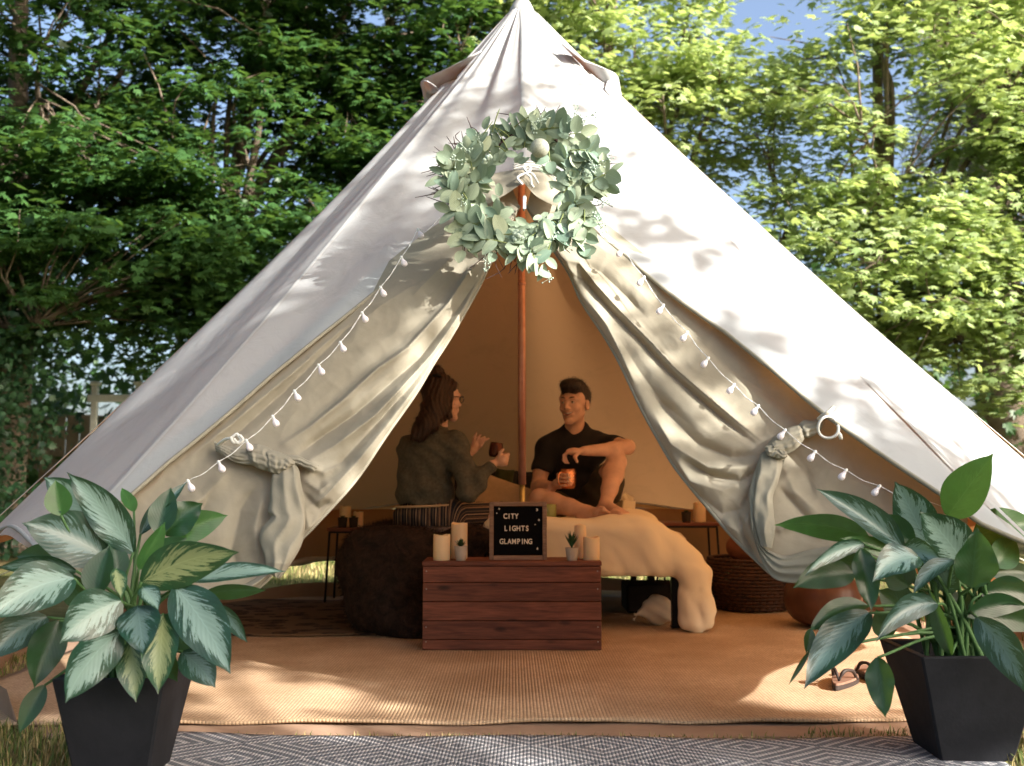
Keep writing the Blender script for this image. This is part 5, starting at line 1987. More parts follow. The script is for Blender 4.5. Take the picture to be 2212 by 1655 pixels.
S.ell(hc, (0.036, 0.026, 0.034), None, 0.018)
for i in range(4):
    b0 = hc + Vector((0.014 - 0.004 * i, -0.014 + 0.010 * i, 0.020 - i * 0.014))
    b1 = hc + Vector((0.034 - 0.004 * i, 0.018, 0.030 - i * 0.017)); b2 = hc + Vector((0.020 - 0.004 * i, 0.046, 0.032 - i * 0.017)); b3 = hc + Vector((-0.006, 0.052, 0.032 - i * 0.017))
    finger(S, [b0, b1, b2, b3], 0.0098)
finger(S, [hc + Vector((-0.012, -0.01, 0.01)), hc + Vector((-0.010, -0.012, 0.038)), hc + Vector((0.008, -0.004, 0.056))], 0.010)
# far hand, raised with open fingers
S.limb([W['ls'], W['le'], W['le'].lerp(W['lw'], 0.35), W['lw']], [0.044, 0.036, 0.034, 0.023], 0.02)
hl = at(1026, 965, 5.62)
S.ell(hl, (0.024, 0.016, 0.036), None, 0.016)
for i in range(4):
    b0 = hl + Vector((-0.010 + 0.012 * i, 0, 0.026 - 0.003 * i)); b1 = b0 + Vector((0.006 + 0.008 * i, -0.004, 0.028 - 0.003 * i)); b2 = b1 + Vector((0.012 + 0.003 * i, -0.002, 0.020 - 0.004 * i))
    finger(S, [b0, b1, b2], 0.0088)
finger(S, [hl + Vector((0.01, 0, -0.01)), hl + Vector((0.034, -0.006, 0.004)), hl + Vector((0.046, -0.006, 0.020))], 0.010)
S.limb([W['rh'], W['rk']], [0.09, 0.062], 0.03)
S.limb([W['rk'], W['ra']], [0.056, 0.036], 0.03)
S.limb([W['lh'], W['lk']], [0.09, 0.062], 0.03)
S.limb([W['lk'], W['la']], [0.056, 0.034], 0.03)
foot(S, W['la'] + Vector((0.0, 0, 0.0)), W['la'] + Vector((0.13, -0.10, -0.005)), -1, (0, 0.2, 1))
bm = S.mesh("body"); relax(bm, 1, 0.35)
link("body", bm, M_SKIN2, wom)

# hair: crown, half bun and long fall down the back
S = SDF([W['head'].x - 0.30, 5.16, W['head'].z - 0.34], [W['head'].x + 0.16, 5.62, W['head'].z + 0.22], 0.0052)
def HW(x, y, z): return W['head'] + FW @ (Vector((x, y, z)) * 0.97)
S.ell(HW(0, -0.022, 0.040), (0.088, 0.108, 0.096), FW, 0)
S.rbox(HW(0, 0.135, -0.02), (0.14, 0.082, 0.105), 0.02, FW, 0.01, True)
S.rbox(HW(0.085, 0.075, -0.04), (0.05, 0.058, 0.085), 0.01, FW, 0.008, True)
S.rbox(HW(-0.085, 0.075, -0.04), (0.05, 0.058, 0.085), 0.01, FW, 0.008, True)
S.ell(HW(0.096, 0.022, -0.020), (0.036, 0.046, 0.058), FW, 0.008, True)
S.ell(at(944, 803, 5.38), (0.040, 0.038, 0.036), None, 0.012)
S.ell(at(938, 815, 5.36), (0.046, 0.04, 0.03), None, 0.02)
S.ell(at(942, 845, 5.37), (0.060, 0.07, 0.07), None, 0.03)
S.limb([at(944, 835, 5.36), at(936, 878, 5.31), at(922, 915, 5.27), at(900, 945, 5.25)], [0.070, 0.058, 0.046, 0.026], 0.02)
S.limb([at(958, 862, 5.37), at(948, 892, 5.31), at(930, 920, 5.27), at(910, 945, 5.25)], [0.052, 0.042, 0.036, 0.022], 0.02)
S.limb([at(930, 865, 5.34), at(914, 905, 5.29), at(899, 930, 5.27), at(890, 944, 5.26)], [0.034, 0.030, 0.024, 0.012], 0.02)
S.limb([at(968, 880, 5.39), at(968, 898, 5.36), at(962, 908, 5.33)], [0.026, 0.018, 0.010], 0.015)
S.wave(lambda X, Y, Z: 0.0028 * np.sin(X * 240 + 5 * np.sin(Z * 22) + Y * 60) + 0.003 * np.sin(X * 95 + 3 * np.sin(Z * 16)))
hm2 = S.mesh("hair"); relax(hm2, 1, 0.4)
ho2 = link("hair", hm2, M_HAIR_W, wom)
fuzz(hm2, 6000, 0.012, "hair_strands", M_HAIR_W, ho2, 12, 0.0006, 1.2)
MB().tube([at(936, 812, 5.31), at(944, 809, 5.30), at(952, 812, 5.31)], 0.008, 8).build("hair_tie", M_DARKC, wom, True)

# glasses
M_GLF = simple("spectacle_frame", (0.012, 0.012, 0.015), 0.3)
t = NT("clear_lens")
M_LENS = t.done(t.bsdf((0.9, 0.93, 0.95), 0.03, spec=0.5, Transmission_Weight=1.0, IOR=1.1))
gl = MB()
for s in (-1, 1):
    gl.tube([Lw(s * (0.033 + 0.022 * math.cos(a)), 0.103, 0.006 + 0.018 * math.sin(a)) for a in np.linspace(0, 2 * math.pi, 21)], 0.0019, 6, False)
    gl.tube([Lw(s * 0.055, 0.102, 0.012), Lw(s * 0.078, 0.085, 0.013), Lw(s * 0.083, 0.03, 0.010), Lw(s * 0.082, -0.01, 0.004)], 0.0020, 6)
gl.tube([Lw(-0.011, 0.104, 0.010), Lw(0, 0.106, 0.013), Lw(0.011, 0.104, 0.010)], 0.0018, 6)
gl.build("glasses", M_GLF, wom, True)
for s in (-1, 1):
    pts = [Lw(s * (0.033 + 0.0205 * math.cos(a)), 0.1028, 0.006 + 0.0165 * math.sin(a)) for a in np.linspace(0, 2 * math.pi, 17)[:-1]]
    MB().add(pts, [tuple(range(16))]).build("lens", M_LENS, wom)

# cardigan
t = NT("grey_green_knit")
n1 = t.noise(60, 4); sp = t.n("ShaderNodeSeparateXYZ", i_0=t.obj())
rib = t.math('ABSOLUTE', t.math('SINE', t.math('MULTIPLY', sp.outputs[0], 900)))
M_KNIT = t.done(t.bsdf(t.ramp(n1, [(0.3, (0.075, 0.075, 0.062)), (0.7, (0.12, 0.118, 0.098))]), 0.95, spec=0.1, bump=t.bump(rib, 0.25, 0.001)))
S = SDF([lo2[0] - 0.14, 5.10, 0.60], [hi2[0] + 0.14, hi2[1] + 0.1, W['head'].z], 0.0062)
o_ = 0.020
zh = at(920, 1086, 5.25).z
S.ell(W['pelvis'] + Vector((0, 0, 0.02)), (0.165, 0.13, 0.12), TW, 0.03)
S.ell(W['waist'], (0.142 + o_, 0.108 + o_, 0.15), TW, 0.05)
S.cone(at(890, 985, 5.40), at(892, 1060, 5.38), 0.070, 0.070, 0.06)
S.ell(W['chest'], (0.140 + o_, 0.098 + o_, 0.15), TW, 0.05)
S.cone(W['ls'], W['rs'], 0.052 + o_, 0.052 + o_, 0.05)
S.cone(W['chest'] + Vector((0, 0, 0.05)), W['neck'] + Vector((0, 0, -0.01)), 0.075, 0.058, 0.03)
S.limb([W['rs'], W['rs'].lerp(W['re'], 0.55) + Vector((0.012, 0, 0)), W['re'], W['re'].lerp(W['rw'], 0.4), W['re'].lerp(W['rw'], 0.84)], [0.062, 0.060, 0.054, 0.048, 0.036], 0.025)
S.limb([W['ls'], W['le'], W['le'].lerp(W['lw'], 0.4), W['le'].lerp(W['lw'], 0.84)], [0.060, 0.050, 0.044, 0.034], 0.025)
S.plane_cut((W['waist'].x, 5.3, zh), (0.05, 0.0, -1)) if False else None
w_ = S.win((W['pelvis'].x - 0.25, 5.0, 0.5), (W['pelvis'].x + 0.17, 5.9, zh), 0)
sl, X, Y, Z = w_
hemz = zh - 0.012 + 0.10 * (X - W['pelvis'].x) * 0.4
S.F[sl] = np.maximum(S.F[sl], (hemz - Z).astype(np.float32) * np.ones_like(S.F[sl]))
S.wave(lambda X, Y, Z: 0.0065 * np.sin(Z * 55 + 20 * (X - 0) + 3 * np.sin(X * 18)) * np.clip((W['chest'].z - Z) * 7, 0.1, 1) + 0.004 * np.sin(X * 60 + Z * 50 + 2 * np.sin(Z * 20)))
km = S.mesh("cardigan"); relax(km, 2, 0.5)
link("cardigan", km, M_KNIT, wom)
# pale shirt hem below the cardigan
hp = []
for k in range(61):
    a = 2 * math.pi * k / 60
    p = W['waist'] + TW @ Vector((0.166 * math.cos(a), 0.132 * math.sin(a), 0))
    hp.append(Vector((p.x, p.y, zh - 0.018 + 0.04 * (p.x - W['pelvis'].x))))
MB().tube(hp, 0.007, 6).build("shirt_hem", M_LINEN, wom, True)
# striped trousers: stripes run down from the waist and along the thigh
t = NT("striped_trousers")
sp = t.n("ShaderNodeSeparateXYZ", i_0=t.n("ShaderNodeAttribute", attribute_name="stripe").outputs['Vector'])
u_ = sp.outputs[0]
f1 = t.math('FRACT', t.math('MULTIPLY', u_, 1 / 0.052))
cst = t.ramp(f1, [(0.0, (0.30, 0.20, 0.13)), (0.10, (0.028, 0.032, 0.045)), (0.34, (0.13, 0.10, 0.08)), (0.44, (0.024, 0.028, 0.04)), (0.62, (0.42, 0.30, 0.20)), (0.70, (0.028, 0.032, 0.045)), (0.86, (0.16, 0.11, 0.08)), (0.93, (0.03, 0.033, 0.045))], 'CONSTANT')
M_STR = t.done(t.bsdf(cst, 0.95, spec=0.1, bump=t.bump(t.noise(200, 3), 0.2, 0.001)))
S = SDF([lo2[0] - 0.16, 5.08, 0.55], [hi2[0] + 0.14, hi2[1] + 0.12, zh + 0.08], 0.0062)
S.ell(W['pelvis'] + Vector((0, 0, 0.01)), (0.178, 0.145, 0.115), TW, 0.03)
S.cone(W['rh'] + Vector((0, 0, 0.01)), W['rk'], 0.105, 0.076, 0.04)
S.cone(W['lh'], W['lk'], 0.105, 0.076, 0.04)
S.cone(W['rk'], W['rk'].lerp(W['ra'], 0.8), 0.072, 0.055, 0.03)
S.cone(W['lk'], W['lk'].lerp(W['la'], 0.72), 0.072, 0.058, 0.03)
S.wave(lambda X, Y, Z: 0.005 * np.sin(Z * 60 + X * 45 + 3 * np.sin(X * 16)))
pm = S.mesh("trousers"); relax(pm, 2, 0.5)
Vp = np.zeros(len(pm.vertices) * 3, np.float32); pm.vertices.foreach_get("co", Vp); Vp = Vp.reshape(-1, 3)
dx, dz = Vp[:, 0] - W['rh'].x, Vp[:, 2] - W['pelvis'].z
# angle round the seat, then along the thigh
ang = np.where(dx < 0.02, dx, 0.02 + (0.09 - np.clip(dz, -0.1, 0.2)) * np.clip((dx - 0.02) * 12, 0, 1) * 0.9 + np.clip(dx - 0.02, 0, 0.06) * 0.5)
st = pm.attributes.new("stripe", 'FLOAT_VECTOR', 'POINT')
arr = np.zeros((len(Vp), 3), np.float32); arr[:, 0] = ang + 0.5
st.data.foreach_set("vector", arr.ravel())
link("trousers", pm, M_STR, wom)
mug(mugW, 0.036, 0.078, (0.4, 0.9, 0), M_MUG2, "dark brown mug in the woman's raised hand", rotm(0, 8, 0))
# ------------------------------------------------------------------ wreath
def euc_mat(name, a, b):
    t = NT(name)
    oi = t.n("ShaderNodeObjectInfo")
    u = t.n("ShaderNodeSeparateXYZ", i_0=t.uv())
    vx = t.math('ABSOLUTE', t.math('SUBTRACT', u.outputs[0], 0.5))
    rib = t.ramp(vx, [(0.0, 1.25), (0.025, 1.0)])
    vein = t.math('SINE', t.math('MULTIPLY', t.math('ADD', u.outputs[1], t.math('MULTIPLY', vx, -0.7)), 60))
    c = t.ramp(oi.outputs['Random'], [(0.0, a), (1.0, b)])
    n1 = t.noise(40, 3)
    c2 = t.mix(1.0, t.mix(1.0, c, rib.outputs[0], 'MULTIPLY'), t.ramp(n1, [(0.3, 0.88), (0.7, 1.1)]).outputs[0], 'MULTIPLY')
    bs = t.bsdf(c2, 0.62, spec=0.3, bump=t.bump(vein, 0.15, 0.001))
    tr = t.n("ShaderNodeBsdfTranslucent", i_Color=(0.25, 0.34, 0.16, 1))
    m = t.n("ShaderNodeMixShader", i_0=0.15)
    t.t.links.new(bs.outputs[0], m.inputs[1]); t.t.links.new(tr.outputs[0], m.inputs[2])
    return t.done(m)


M_E1 = euc_mat("eucalyptus_leaf", (0.15, 0.235, 0.185), (0.40, 0.46, 0.32))
M_TWIG = simple("dark_twig", (0.06, 0.035, 0.03), 0.9)
M_STEM = simple("green_stem", (0.16, 0.2, 0.07), 0.7)
M_BERRY = simple("frosted_berry", (0.40, 0.50, 0.42), 0.6)
M_GLIT = simple("frosted_ball", (0.42, 0.44, 0.36), 0.5, var=0.3, scale=300, bump=0.8, bscale=500)


def oval_leaf(L, Wd, bend, cup, tipk, n=7, m=4, name="leaf"):
    V, U, Fq = [], [], []
    for i in range(n + 1):
        s = i / n
        w = Wd * 0.5 * (math.sin(math.pi * s ** tipk) ** 0.5) if 0 < s < 1 else Wd * 0.03
        y = L * s
        zz = -bend * s * s * L
        for j in range(m + 1):
            q = j / m * 2 - 1
            V.append((q * w, y, zz + cup * abs(q) ** 1.5 * w))
            U.append((j / m, s))
    W_ = m + 1
    for i in range(n):
        for j in range(m):
            a = i * W_ + j
            Fq.append((a, a + 1, a + W_ + 1, a + W_))
    return fast_mesh(name, np.array(V), np.array(Fq), True, np.array(U))


wc = at(1128, 408, 3.42)
wre = empty("wreath", wc, "eucalyptus wreath hanging over the tent opening", "wreath")
rg = np.random.default_rng(41)
TILT = 0.22
def wpt(r, a, out=0.0):
    """r in metres, a clockwise from the top, out towards the viewer"""
    x, z = r * math.sin(a), r * math.cos(a)
    return Vector((wc.x + x, wc.y + TILT * z - out, wc.z + z))


# vine base
for k in range(5):
    pts = []
    ph = rg.uniform(0, 6.28)
    for i in range(73):
        a = 2 * math.pi * i / 72
        pts.append(wpt(0.200 + 0.020 * math.sin(5 * a + ph) + 0.004 * k, a, 0.015 * math.cos(5 * a + ph)))
    MB().tube(pts, 0.006, 6, False).build("vine_ring", M_TWIG, wre, True)
mb = MB()
for k in range(130):
    a = rg.uniform(0, 2 * math.pi)
    if rg.random() < 0.55: a = rg.choice([R_(-68), R_(-92), R_(-55), R_(70), R_(178)]) + rg.normal(0, 0.12)
    p = wpt(0.22, a, 0.0); L = rg.uniform(0.05, 0.115)
    d = (wpt(1, a + rg.normal(0, 0.35)) - wc).normalized()
    mb.tube(catmull([p, p + d * L * 0.5 + Vector((rg.normal(0, .012), -0.01, rg.normal(0, .012))), p + d * L + Vector((rg.normal(0, .02), -0.015, rg.normal(0, .02)))], 3), [0.0016] * 6 + [0.0008], 4, False)
o = mb.build("fine_twigs", M_TWIG, wre); o["kind"] = "stuff"

variants = [oval_leaf(1, w, b, c, k) for w, b, c, k in ((0.62, 0.15, 0.25, 0.85), (0.70, -0.1, 0.15, 0.8), (0.55, 0.3, 0.3, 0.9), (0.66, 0.2, -0.2, 0.82), (0.42, 0.25, 0.3, 0.75), (0.74, 0.05, 0.2, 0.85))]
for v in variants: v.materials.append(M_E1)
nleaf = 0


def put_leaf(p, d, nrm, L, var=None, k=None):
    d = Vector(d).normalized(); nrm = Vector(nrm)
    x = d.cross(nrm).normalized(); z = x.cross(d).normalized()
    M = Matrix((x * L, d * L, z * L)).transposed().to_4x4(); M.translation = p
    o = bpy.data.objects.new("leaf", variants[var if var is not None else int(rg.integers(0, 6))])
    COL.objects.link(o)
    o.parent = wre
    o.matrix_parent_inverse = world_of(wre).inverted()
    o.matrix_basis = M
    return o


stems = MB()
NSP = 54
for s in range(NSP):
    a0 = 2 * math.pi * (s + rg.uniform(-0.3, 0.3)) / NSP
    r0 = 0.185 + 0.032 * (s % 3 - 1) + rg.normal(0, 0.006)
    out0 = 0.02 + 0.03 * ((s * 7) % 3) / 2
    dirang = a0 + math.pi / 2 * (1 if rg.random() < 0.8 else -1) * rg.uniform(0.35, 1.0)
    if s % 3 == 0: dirang = a0 + rg.uniform(-0.5, 0.9)
    if s % 9 == 4: dirang = a0 + math.pi * 0.8
    d2 = Vector((math.sin(dirang), 0, math.cos(dirang)))
    base = wpt(r0, a0, out0)
    n = 5
    Ls = rg.uniform(0.075, 0.115)
    if 0.6 * math.pi < (a0 % (2 * math.pi)) < 1.0 * math.pi and s % 2 == 0:      # hanging tails at lower right
        d2 = (d2 * 0.3 + Vector((0.1, 0, -1))).normalized()
    if s % 9 == 4: Ls *= 0.6
    pts = []
    for i in range(n + 1):
        f = i / n
        pts.append(base + d2 * Ls * f + Vector((0, -0.02 * math.sin(f * 2.2), -0.010 * f * f)))
    stems.tube(pts, [0.0022] * n + [0.001], 5, False)
    for i in range(1, n + 1):
        for sd in ((-1, 1) if i < n else (0,)):
            if nleaf >= 290: break
            p = pts[i]
            ang = dirang + sd * rg.uniform(0.7, 1.25)
            d = Vector((math.sin(ang), -rg.uniform(0.0, 0.55), math.cos(ang)))
            nr = Vector((rg.normal(0, 0.45), -1, rg.normal(0.15, 0.4)))
            if rg.random() < 0.52 or i >= n - 1:
                put_leaf(p, d, nr, rg.uniform(0.050, 0.074) * (1.0 if i < n else 0.9))
                nleaf += 1
o = stems.build("stems", M_STEM, wre, True)
# small inner foliage that fills the ring
FV, FQ, FU, kk = [], [], [], 0
src = variants[0]
sv = np.array([v.co[:] for v in src.vertices]); sq = np.array([p.vertices[:] for p in src.polygons])
su = np.zeros((len(sv), 2)); 
for lp, uvd in zip(src.loops, src.uv_layers[0].data): su[lp.vertex_index] = uvd.uv[:]
for k in range(330):
    a = 2 * math.pi * k / 330 * 7.0 + rg.normal(0, 0.1)
    p = wpt(0.185 + rg.normal(0, 0.036), a, rg.uniform(-0.01, 0.03))
    ang = a + rg.uniform(0.3, 2.4)
    d = Vector((math.sin(ang), -rg.uniform(0, 0.5), math.cos(ang))).normalized(); nr = Vector((rg.normal(0, 0.5), -1, rg.normal(0, 0.5)))
    x = d.cross(nr).normalized(); z = x.cross(d); L = rg.uniform(0.034, 0.055)
    M = np.array([x * L, d * L, z * L])
    FV.append(sv @ M + np.array(p)); FQ.append(sq + kk); FU.append(su); kk += len(sv)
o = link("inner_foliage", fast_mesh("inner_foliage", np.concatenate(FV), np.concatenate(FQ), True, np.concatenate(FU)), M_E1, wre); o["kind"] = "stuff"
# a few long narrow leaves at the top
for a, L in ((0.02, 0.09), (0.16, 0.085), (-0.1, 0.07), (-0.22, 0.06)):
    put_leaf(wpt(0.21, a, 0.045), (math.sin(a * 2.2), -0.2, math.cos(a)), (0.5, -1, 0.1), L, 4)


def ico_ball(mb, c, r, n=7, m=10):
    prof = [(max(0.0002, r * math.sin(math.pi * i / n)), -r * math.cos(math.pi * i / n)) for i in range(n + 1)]
    mb.lathe(prof, c, m, None, False)


for (px, py, nb, rb, spread) in ((1119, 510, 15, 0.0085, 0.024), (1052, 345, 8, 0.008, 0.018)):
    q = at(px, py, 3.33)
    cl = MB()
    for k in range(nb):
        v = Vector(rg.normal(size=3)); v.normalize(); v.y = -abs(v.y)
        ico_ball(cl, q + v * spread * (0.6 + 0.4 * rg.random()), rb)
    cl.build("berry_cluster", M_BERRY, wre, True)
cl = MB(); ico_ball(cl, at(1170 - 4, 320, 3.36), 0.033, 14, 22)
cl.build("frosted_ball", M_GLIT, wre, True)
# seeded sprays of tiny buds
for (px, py, dx, dy) in ((1145, 290, 10, -20), (1160, 268, 18, -14), (1016, 330, -16, -14), (1008, 350, -24, -4), (1040, 318, -8, -20), (1233, 262, 12, -20), (1256, 268, 16, -14), (1010, 450, -12, -14), (1270, 380, 18, -14),
                         (1290, 430, 16, 8), (1280, 455, 8, 16), (1040, 520, 6, 22), (1050, 555, -2, 22), (1155, 570, 10, 16), (1125, 555, 16, -14), (1172, 588, 12, 12), (1232, 515, -10, 12), (1215, 508, -14, 4), (1298, 350, 14, -6), (1272, 345, 10, 14), (1292, 480, 10, 18)):
    q = at(px, py, 3.34); e = at(px + dx * 1.5, py + dy * 1.5, 3.32)
    cl = MB()
    cl.tube([q, e], 0.0011, 4, False)
    for k in range(11):
        f = rg.uniform(0.15, 1)
        b0 = q.lerp(e, f); b1 = b0 + Vector((rg.normal(0, 0.009), rg.normal(0, 0.006), rg.normal(0, 0.009)))
        cl.tube([b0, b1], 0.0007, 3, False)
        ico_ball(cl, b1, 0.0031, 4, 6)
    cl.build("seed_spray", M_BERRY, wre, True)
# two green cone-like rosettes
for px, py in ((999, 512), (1236, 382)):
    q = at(px, py, 3.34)
    for k in range(16):
        a = k * 2.4; f = k / 16
        d = Vector((math.cos(a), -0.35 - (1 - f) * 1.2, math.sin(a)))
        put_leaf(q + Vector((math.cos(a), 0, math.sin(a))) * 0.006 * f - Vector((0, 0.012 * (1 - f), 0)), d, Vector((-math.cos(a) * 0.9, -1, -math.sin(a) * 0.9)), 0.022 + 0.012 * f, 5)
MB().tube([wpt(0.2, -0.06), wpt(0.29, -0.03) + Vector((0, 0.2, 0)), roof_pt(0, 0.36, 0.012)], 0.0018, 5).build("hanger", M_TWIG, wre, True)

# ------------------------------------------------------------------ string lights
M_BULB = NT("milky_bulb")
t = M_BULB
M_BULB = t.done(t.bsdf((0.80, 0.74, 0.80), 0.35, spec=0.5, Subsurface_Weight=0.3, Subsurface_Radius=(0.02, 0.02, 0.02), Subsurface_Scale=1.0))
t = NT("clear_cable")
M_CABLE = t.done(t.bsdf((0.72, 0.72, 0.72), 0.35, spec=0.5))


def bulb_mesh(name):
    mb = MB()
    mb.lathe([(0.0005, -0.0325), (0.005, -0.0315), (0.0092, -0.028), (0.0108, -0.0215), (0.0096, -0.0155), (0.0075, -0.0105), (0.0052, -0.007), (0.0046, 0.0)], (0, 0, 0), 16, None, True)
    return mb.me(name, True)


def cap_mesh(name):
    mb = MB(); mb.lathe([(0.0048, -0.004), (0.0052, 0.000), (0.0045, 0.007), (0.0016, 0.010)], (0, 0, 0), 12, None, True)
    return mb.me(name, True)


bulb_me, bcap_me = bulb_mesh("bulb"), cap_mesh("socket")
bulb_me.materials.append(M_BULB); bcap_me.materials.append(M_CABLE)
BL = [(912, 512), (876, 572), (831, 637), (791, 692), (744, 756), (697, 805), (645, 861), (598, 916), (541, 968), (481, 1014), (415, 1055)]
BR = [(1333, 553), (1378, 615), (1420, 676), (1472, 734), (1517, 790), (1573, 847), (1625, 893), (1683, 945), (1748, 992), (1815, 1032), (1887, 1066), (1962, 1095)]


def lightY(px, py):
    q = on_cone_fast(px, py)
    y = door_plane_Y(px, py)
    if q is not None and py < 600: return min(y - 0.085, q - 0.03 + max(0, py - 560) / 40 * 0.1)
    return y - 0.085


for pts, lab, tops in ((BL, "string of small white globe bulbs down the left tent flap", [(950, 470), (920, 500)]), (BR, "string of small white globe bulbs down the right tent flap", [(1285, 490), (1310, 520)])):
    root = empty("string_lights", at(*pts[0], lightY(*pts[0])), lab, "string lights", "string lights on the tent flaps")
    path = [at(x, y, lightY(x, y) + 0.0) for x, y in tops]
    for i, (x, y) in enumerate(pts):
        off = (-9, -16) if pts is BL else (13, -16)
        k = at(x + off[0], y + off[1], lightY(x, y))
        path.append(k)
        if i < len(pts) - 1:
            nx_, ny_ = pts[i + 1]
            m = k.lerp(at(nx_ + off[0], ny_ + off[1], lightY(nx_, ny_)), 0.5) + Vector((0, 0.0, -0.007))
            path.append(m)
        d = (at(x, y + 2, lightY(x, y)) - k).normalized()
        tilt = Vector((0, 0, -1)).rotation_difference(d).to_matrix().to_4x4()
        for me_, nm in ((bulb_me, "bulb"), (bcap_me, "socket")):
            o = bpy.data.objects.new(nm, me_); COL.objects.link(o); o.parent = root
            o.matrix_parent_inverse = world_of(root).inverted()
            mm = tilt.copy(); mm.translation = k + d * 0.004
            o.matrix_basis = mm
    if pts is BR: path += [at(2010, 1085, lightY(2010, 1085)), at(2100, 1120, lightY(2100, 1120))]
    else: path += [at(360, 1075, lightY(360, 1075)), at(330, 1090, lightY(330, 1090))]
    pc_ = catmull(path, 6)
    a_, b_ = [], []
    for i, p in enumerate(pc_):
        w = i * 0.9
        a_.append(p + Vector((0.0014 * math.cos(w), 0.0014 * math.sin(w), 0))); b_.append(p - Vector((0.0014 * math.cos(w), 0.0014 * math.sin(w), 0)))
    MB().tube(a_, 0.0009, 5, False).tube(b_, 0.0009, 5, False).build("cord", M_CABLE, root, True)
# ------------------------------------------------------------------ planters with aglaonema
def ag_mat(name, silver, margin, cover):
    t = NT(name)
    u = t.n("ShaderNodeSeparateXYZ", i_0=t.uv())
    v = t.math('ABSOLUTE', t.math('MULTIPLY', t.math('SUBTRACT', u.outputs[0], 0.5), 2.0))
    # feathered patches that follow the side veins
    diag = t.math('SUBTRACT', u.outputs[1], t.math('MULTIPLY', v, 0.42))
    oi = t.n("ShaderNodeObjectInfo")
    cmb = t.n("ShaderNodeCombineXYZ", i_0=t.math('MULTIPLY', diag, 15.0), i_1=t.math('MULTIPLY', u.outputs[0], 3.2), i_2=t.math('MULTIPLY', oi.outputs['Random'], 40))
    n1 = t.n("ShaderNodeTexNoise", i_Vector=cmb.outputs[0], i_Scale=1.0, i_Detail=5.0, i_Roughness=0.65)
    cmb2 = t.n("ShaderNodeCombineXYZ", i_0=t.math('MULTIPLY', diag, 46.0), i_1=t.math('MULTIPLY', u.outputs[0], 7.0), i_2=t.math('MULTIPLY', oi.outputs['Random'], 40))
    n2 = t.n("ShaderNodeTexNoise", i_Vector=cmb2.outputs[0], i_Scale=1.0, i_Detail=3.0, i_Roughness=0.6)
    mask = t.math('ADD', t.math('MULTIPLY', t.math('SUBTRACT', n1.outputs[0], 0.5), 2.4), t.math('MULTIPLY', t.math('SUBTRACT', n2.outputs[0], 0.5), 1.4))
    mask = t.math('ADD', mask, t.math('SUBTRACT', cover, v))
    endf = t.math('MULTIPLY', t.math('POWER', t.math('ABSOLUTE', t.math('SUBTRACT', u.outputs[1], 0.5)), 4.0), -9.0)
    mask = t.math('ADD', mask, endf)
    f = t.ramp(mask, [(0.0, 0.0), (0.10, 1.0)])
    n3 = t.noise(25, 3)
    mg = t.ramp(n3, [(0.3, tuple(x * 0.75 for x in margin)), (0.7, tuple(x * 1.4 for x in margin))])
    col = t.mix(f.outputs[0], mg.outputs[0], silver)
    rib = t.ramp(v, [(0.0, 1.0), (0.035, 0.0)])
    col = t.mix(t.math('MULTIPLY', rib.outputs[0], 0.55), col, tuple(min(1, x * 1.35 + 0.02) for x in silver))
    vein = t.math('SINE', t.math('MULTIPLY', diag, 75))
    bs = t.bsdf(col, 0.33, spec=0.5, bump=t.bump(vein, 0.10, 0.0015), Coat_Weight=0.15, Coat_Roughness=0.25)
    tr = t.n("ShaderNodeBsdfTranslucent", i_Color=(0.16, 0.33, 0.05, 1))
    m = t.n("ShaderNodeMixShader", i_0=(0.30 if 'green' in name else 0.14))
    t.t.links.new(bs.outputs[0], m.inputs[1]); t.t.links.new(tr.outputs[0], m.inputs[2])
    return t.done(m)


M_AG = {
    's': ag_mat("silver_leaf", (0.20, 0.31, 0.28), (0.009, 0.042, 0.027), 0.62),
    'd': ag_mat("dim_silver_leaf", (0.10, 0.17, 0.165), (0.008, 0.036, 0.026), 0.50),
    'y': ag_mat("yellow_silver_leaf", (0.25, 0.30, 0.15), (0.014, 0.060, 0.027), 0.56),
    'g': ag_mat("plain_green_leaf", (0.05, 0.135, 0.035), (0.030, 0.105, 0.026), 0.1),
    'k': ag_mat("deep_green_leaf", (0.022, 0.07, 0.035), (0.010, 0.046, 0.020), 0.15),
}
M_PSTEM = simple("fleshy_stem", (0.07, 0.15, 0.05), 0.5)
t = NT("slate_planter")
n1 = t.noise(7, 6, 0.65, dist=0.7)
M_SLATE = t.done(t.bsdf(t.ramp(n1, [(0.3, (0.010, 0.011, 0.014)), (0.72, (0.020, 0.021, 0.026))]), 0.75, spec=0.18, bump=t.bump(t.noise(50, 6, 0.7), 0.35, 0.003)))


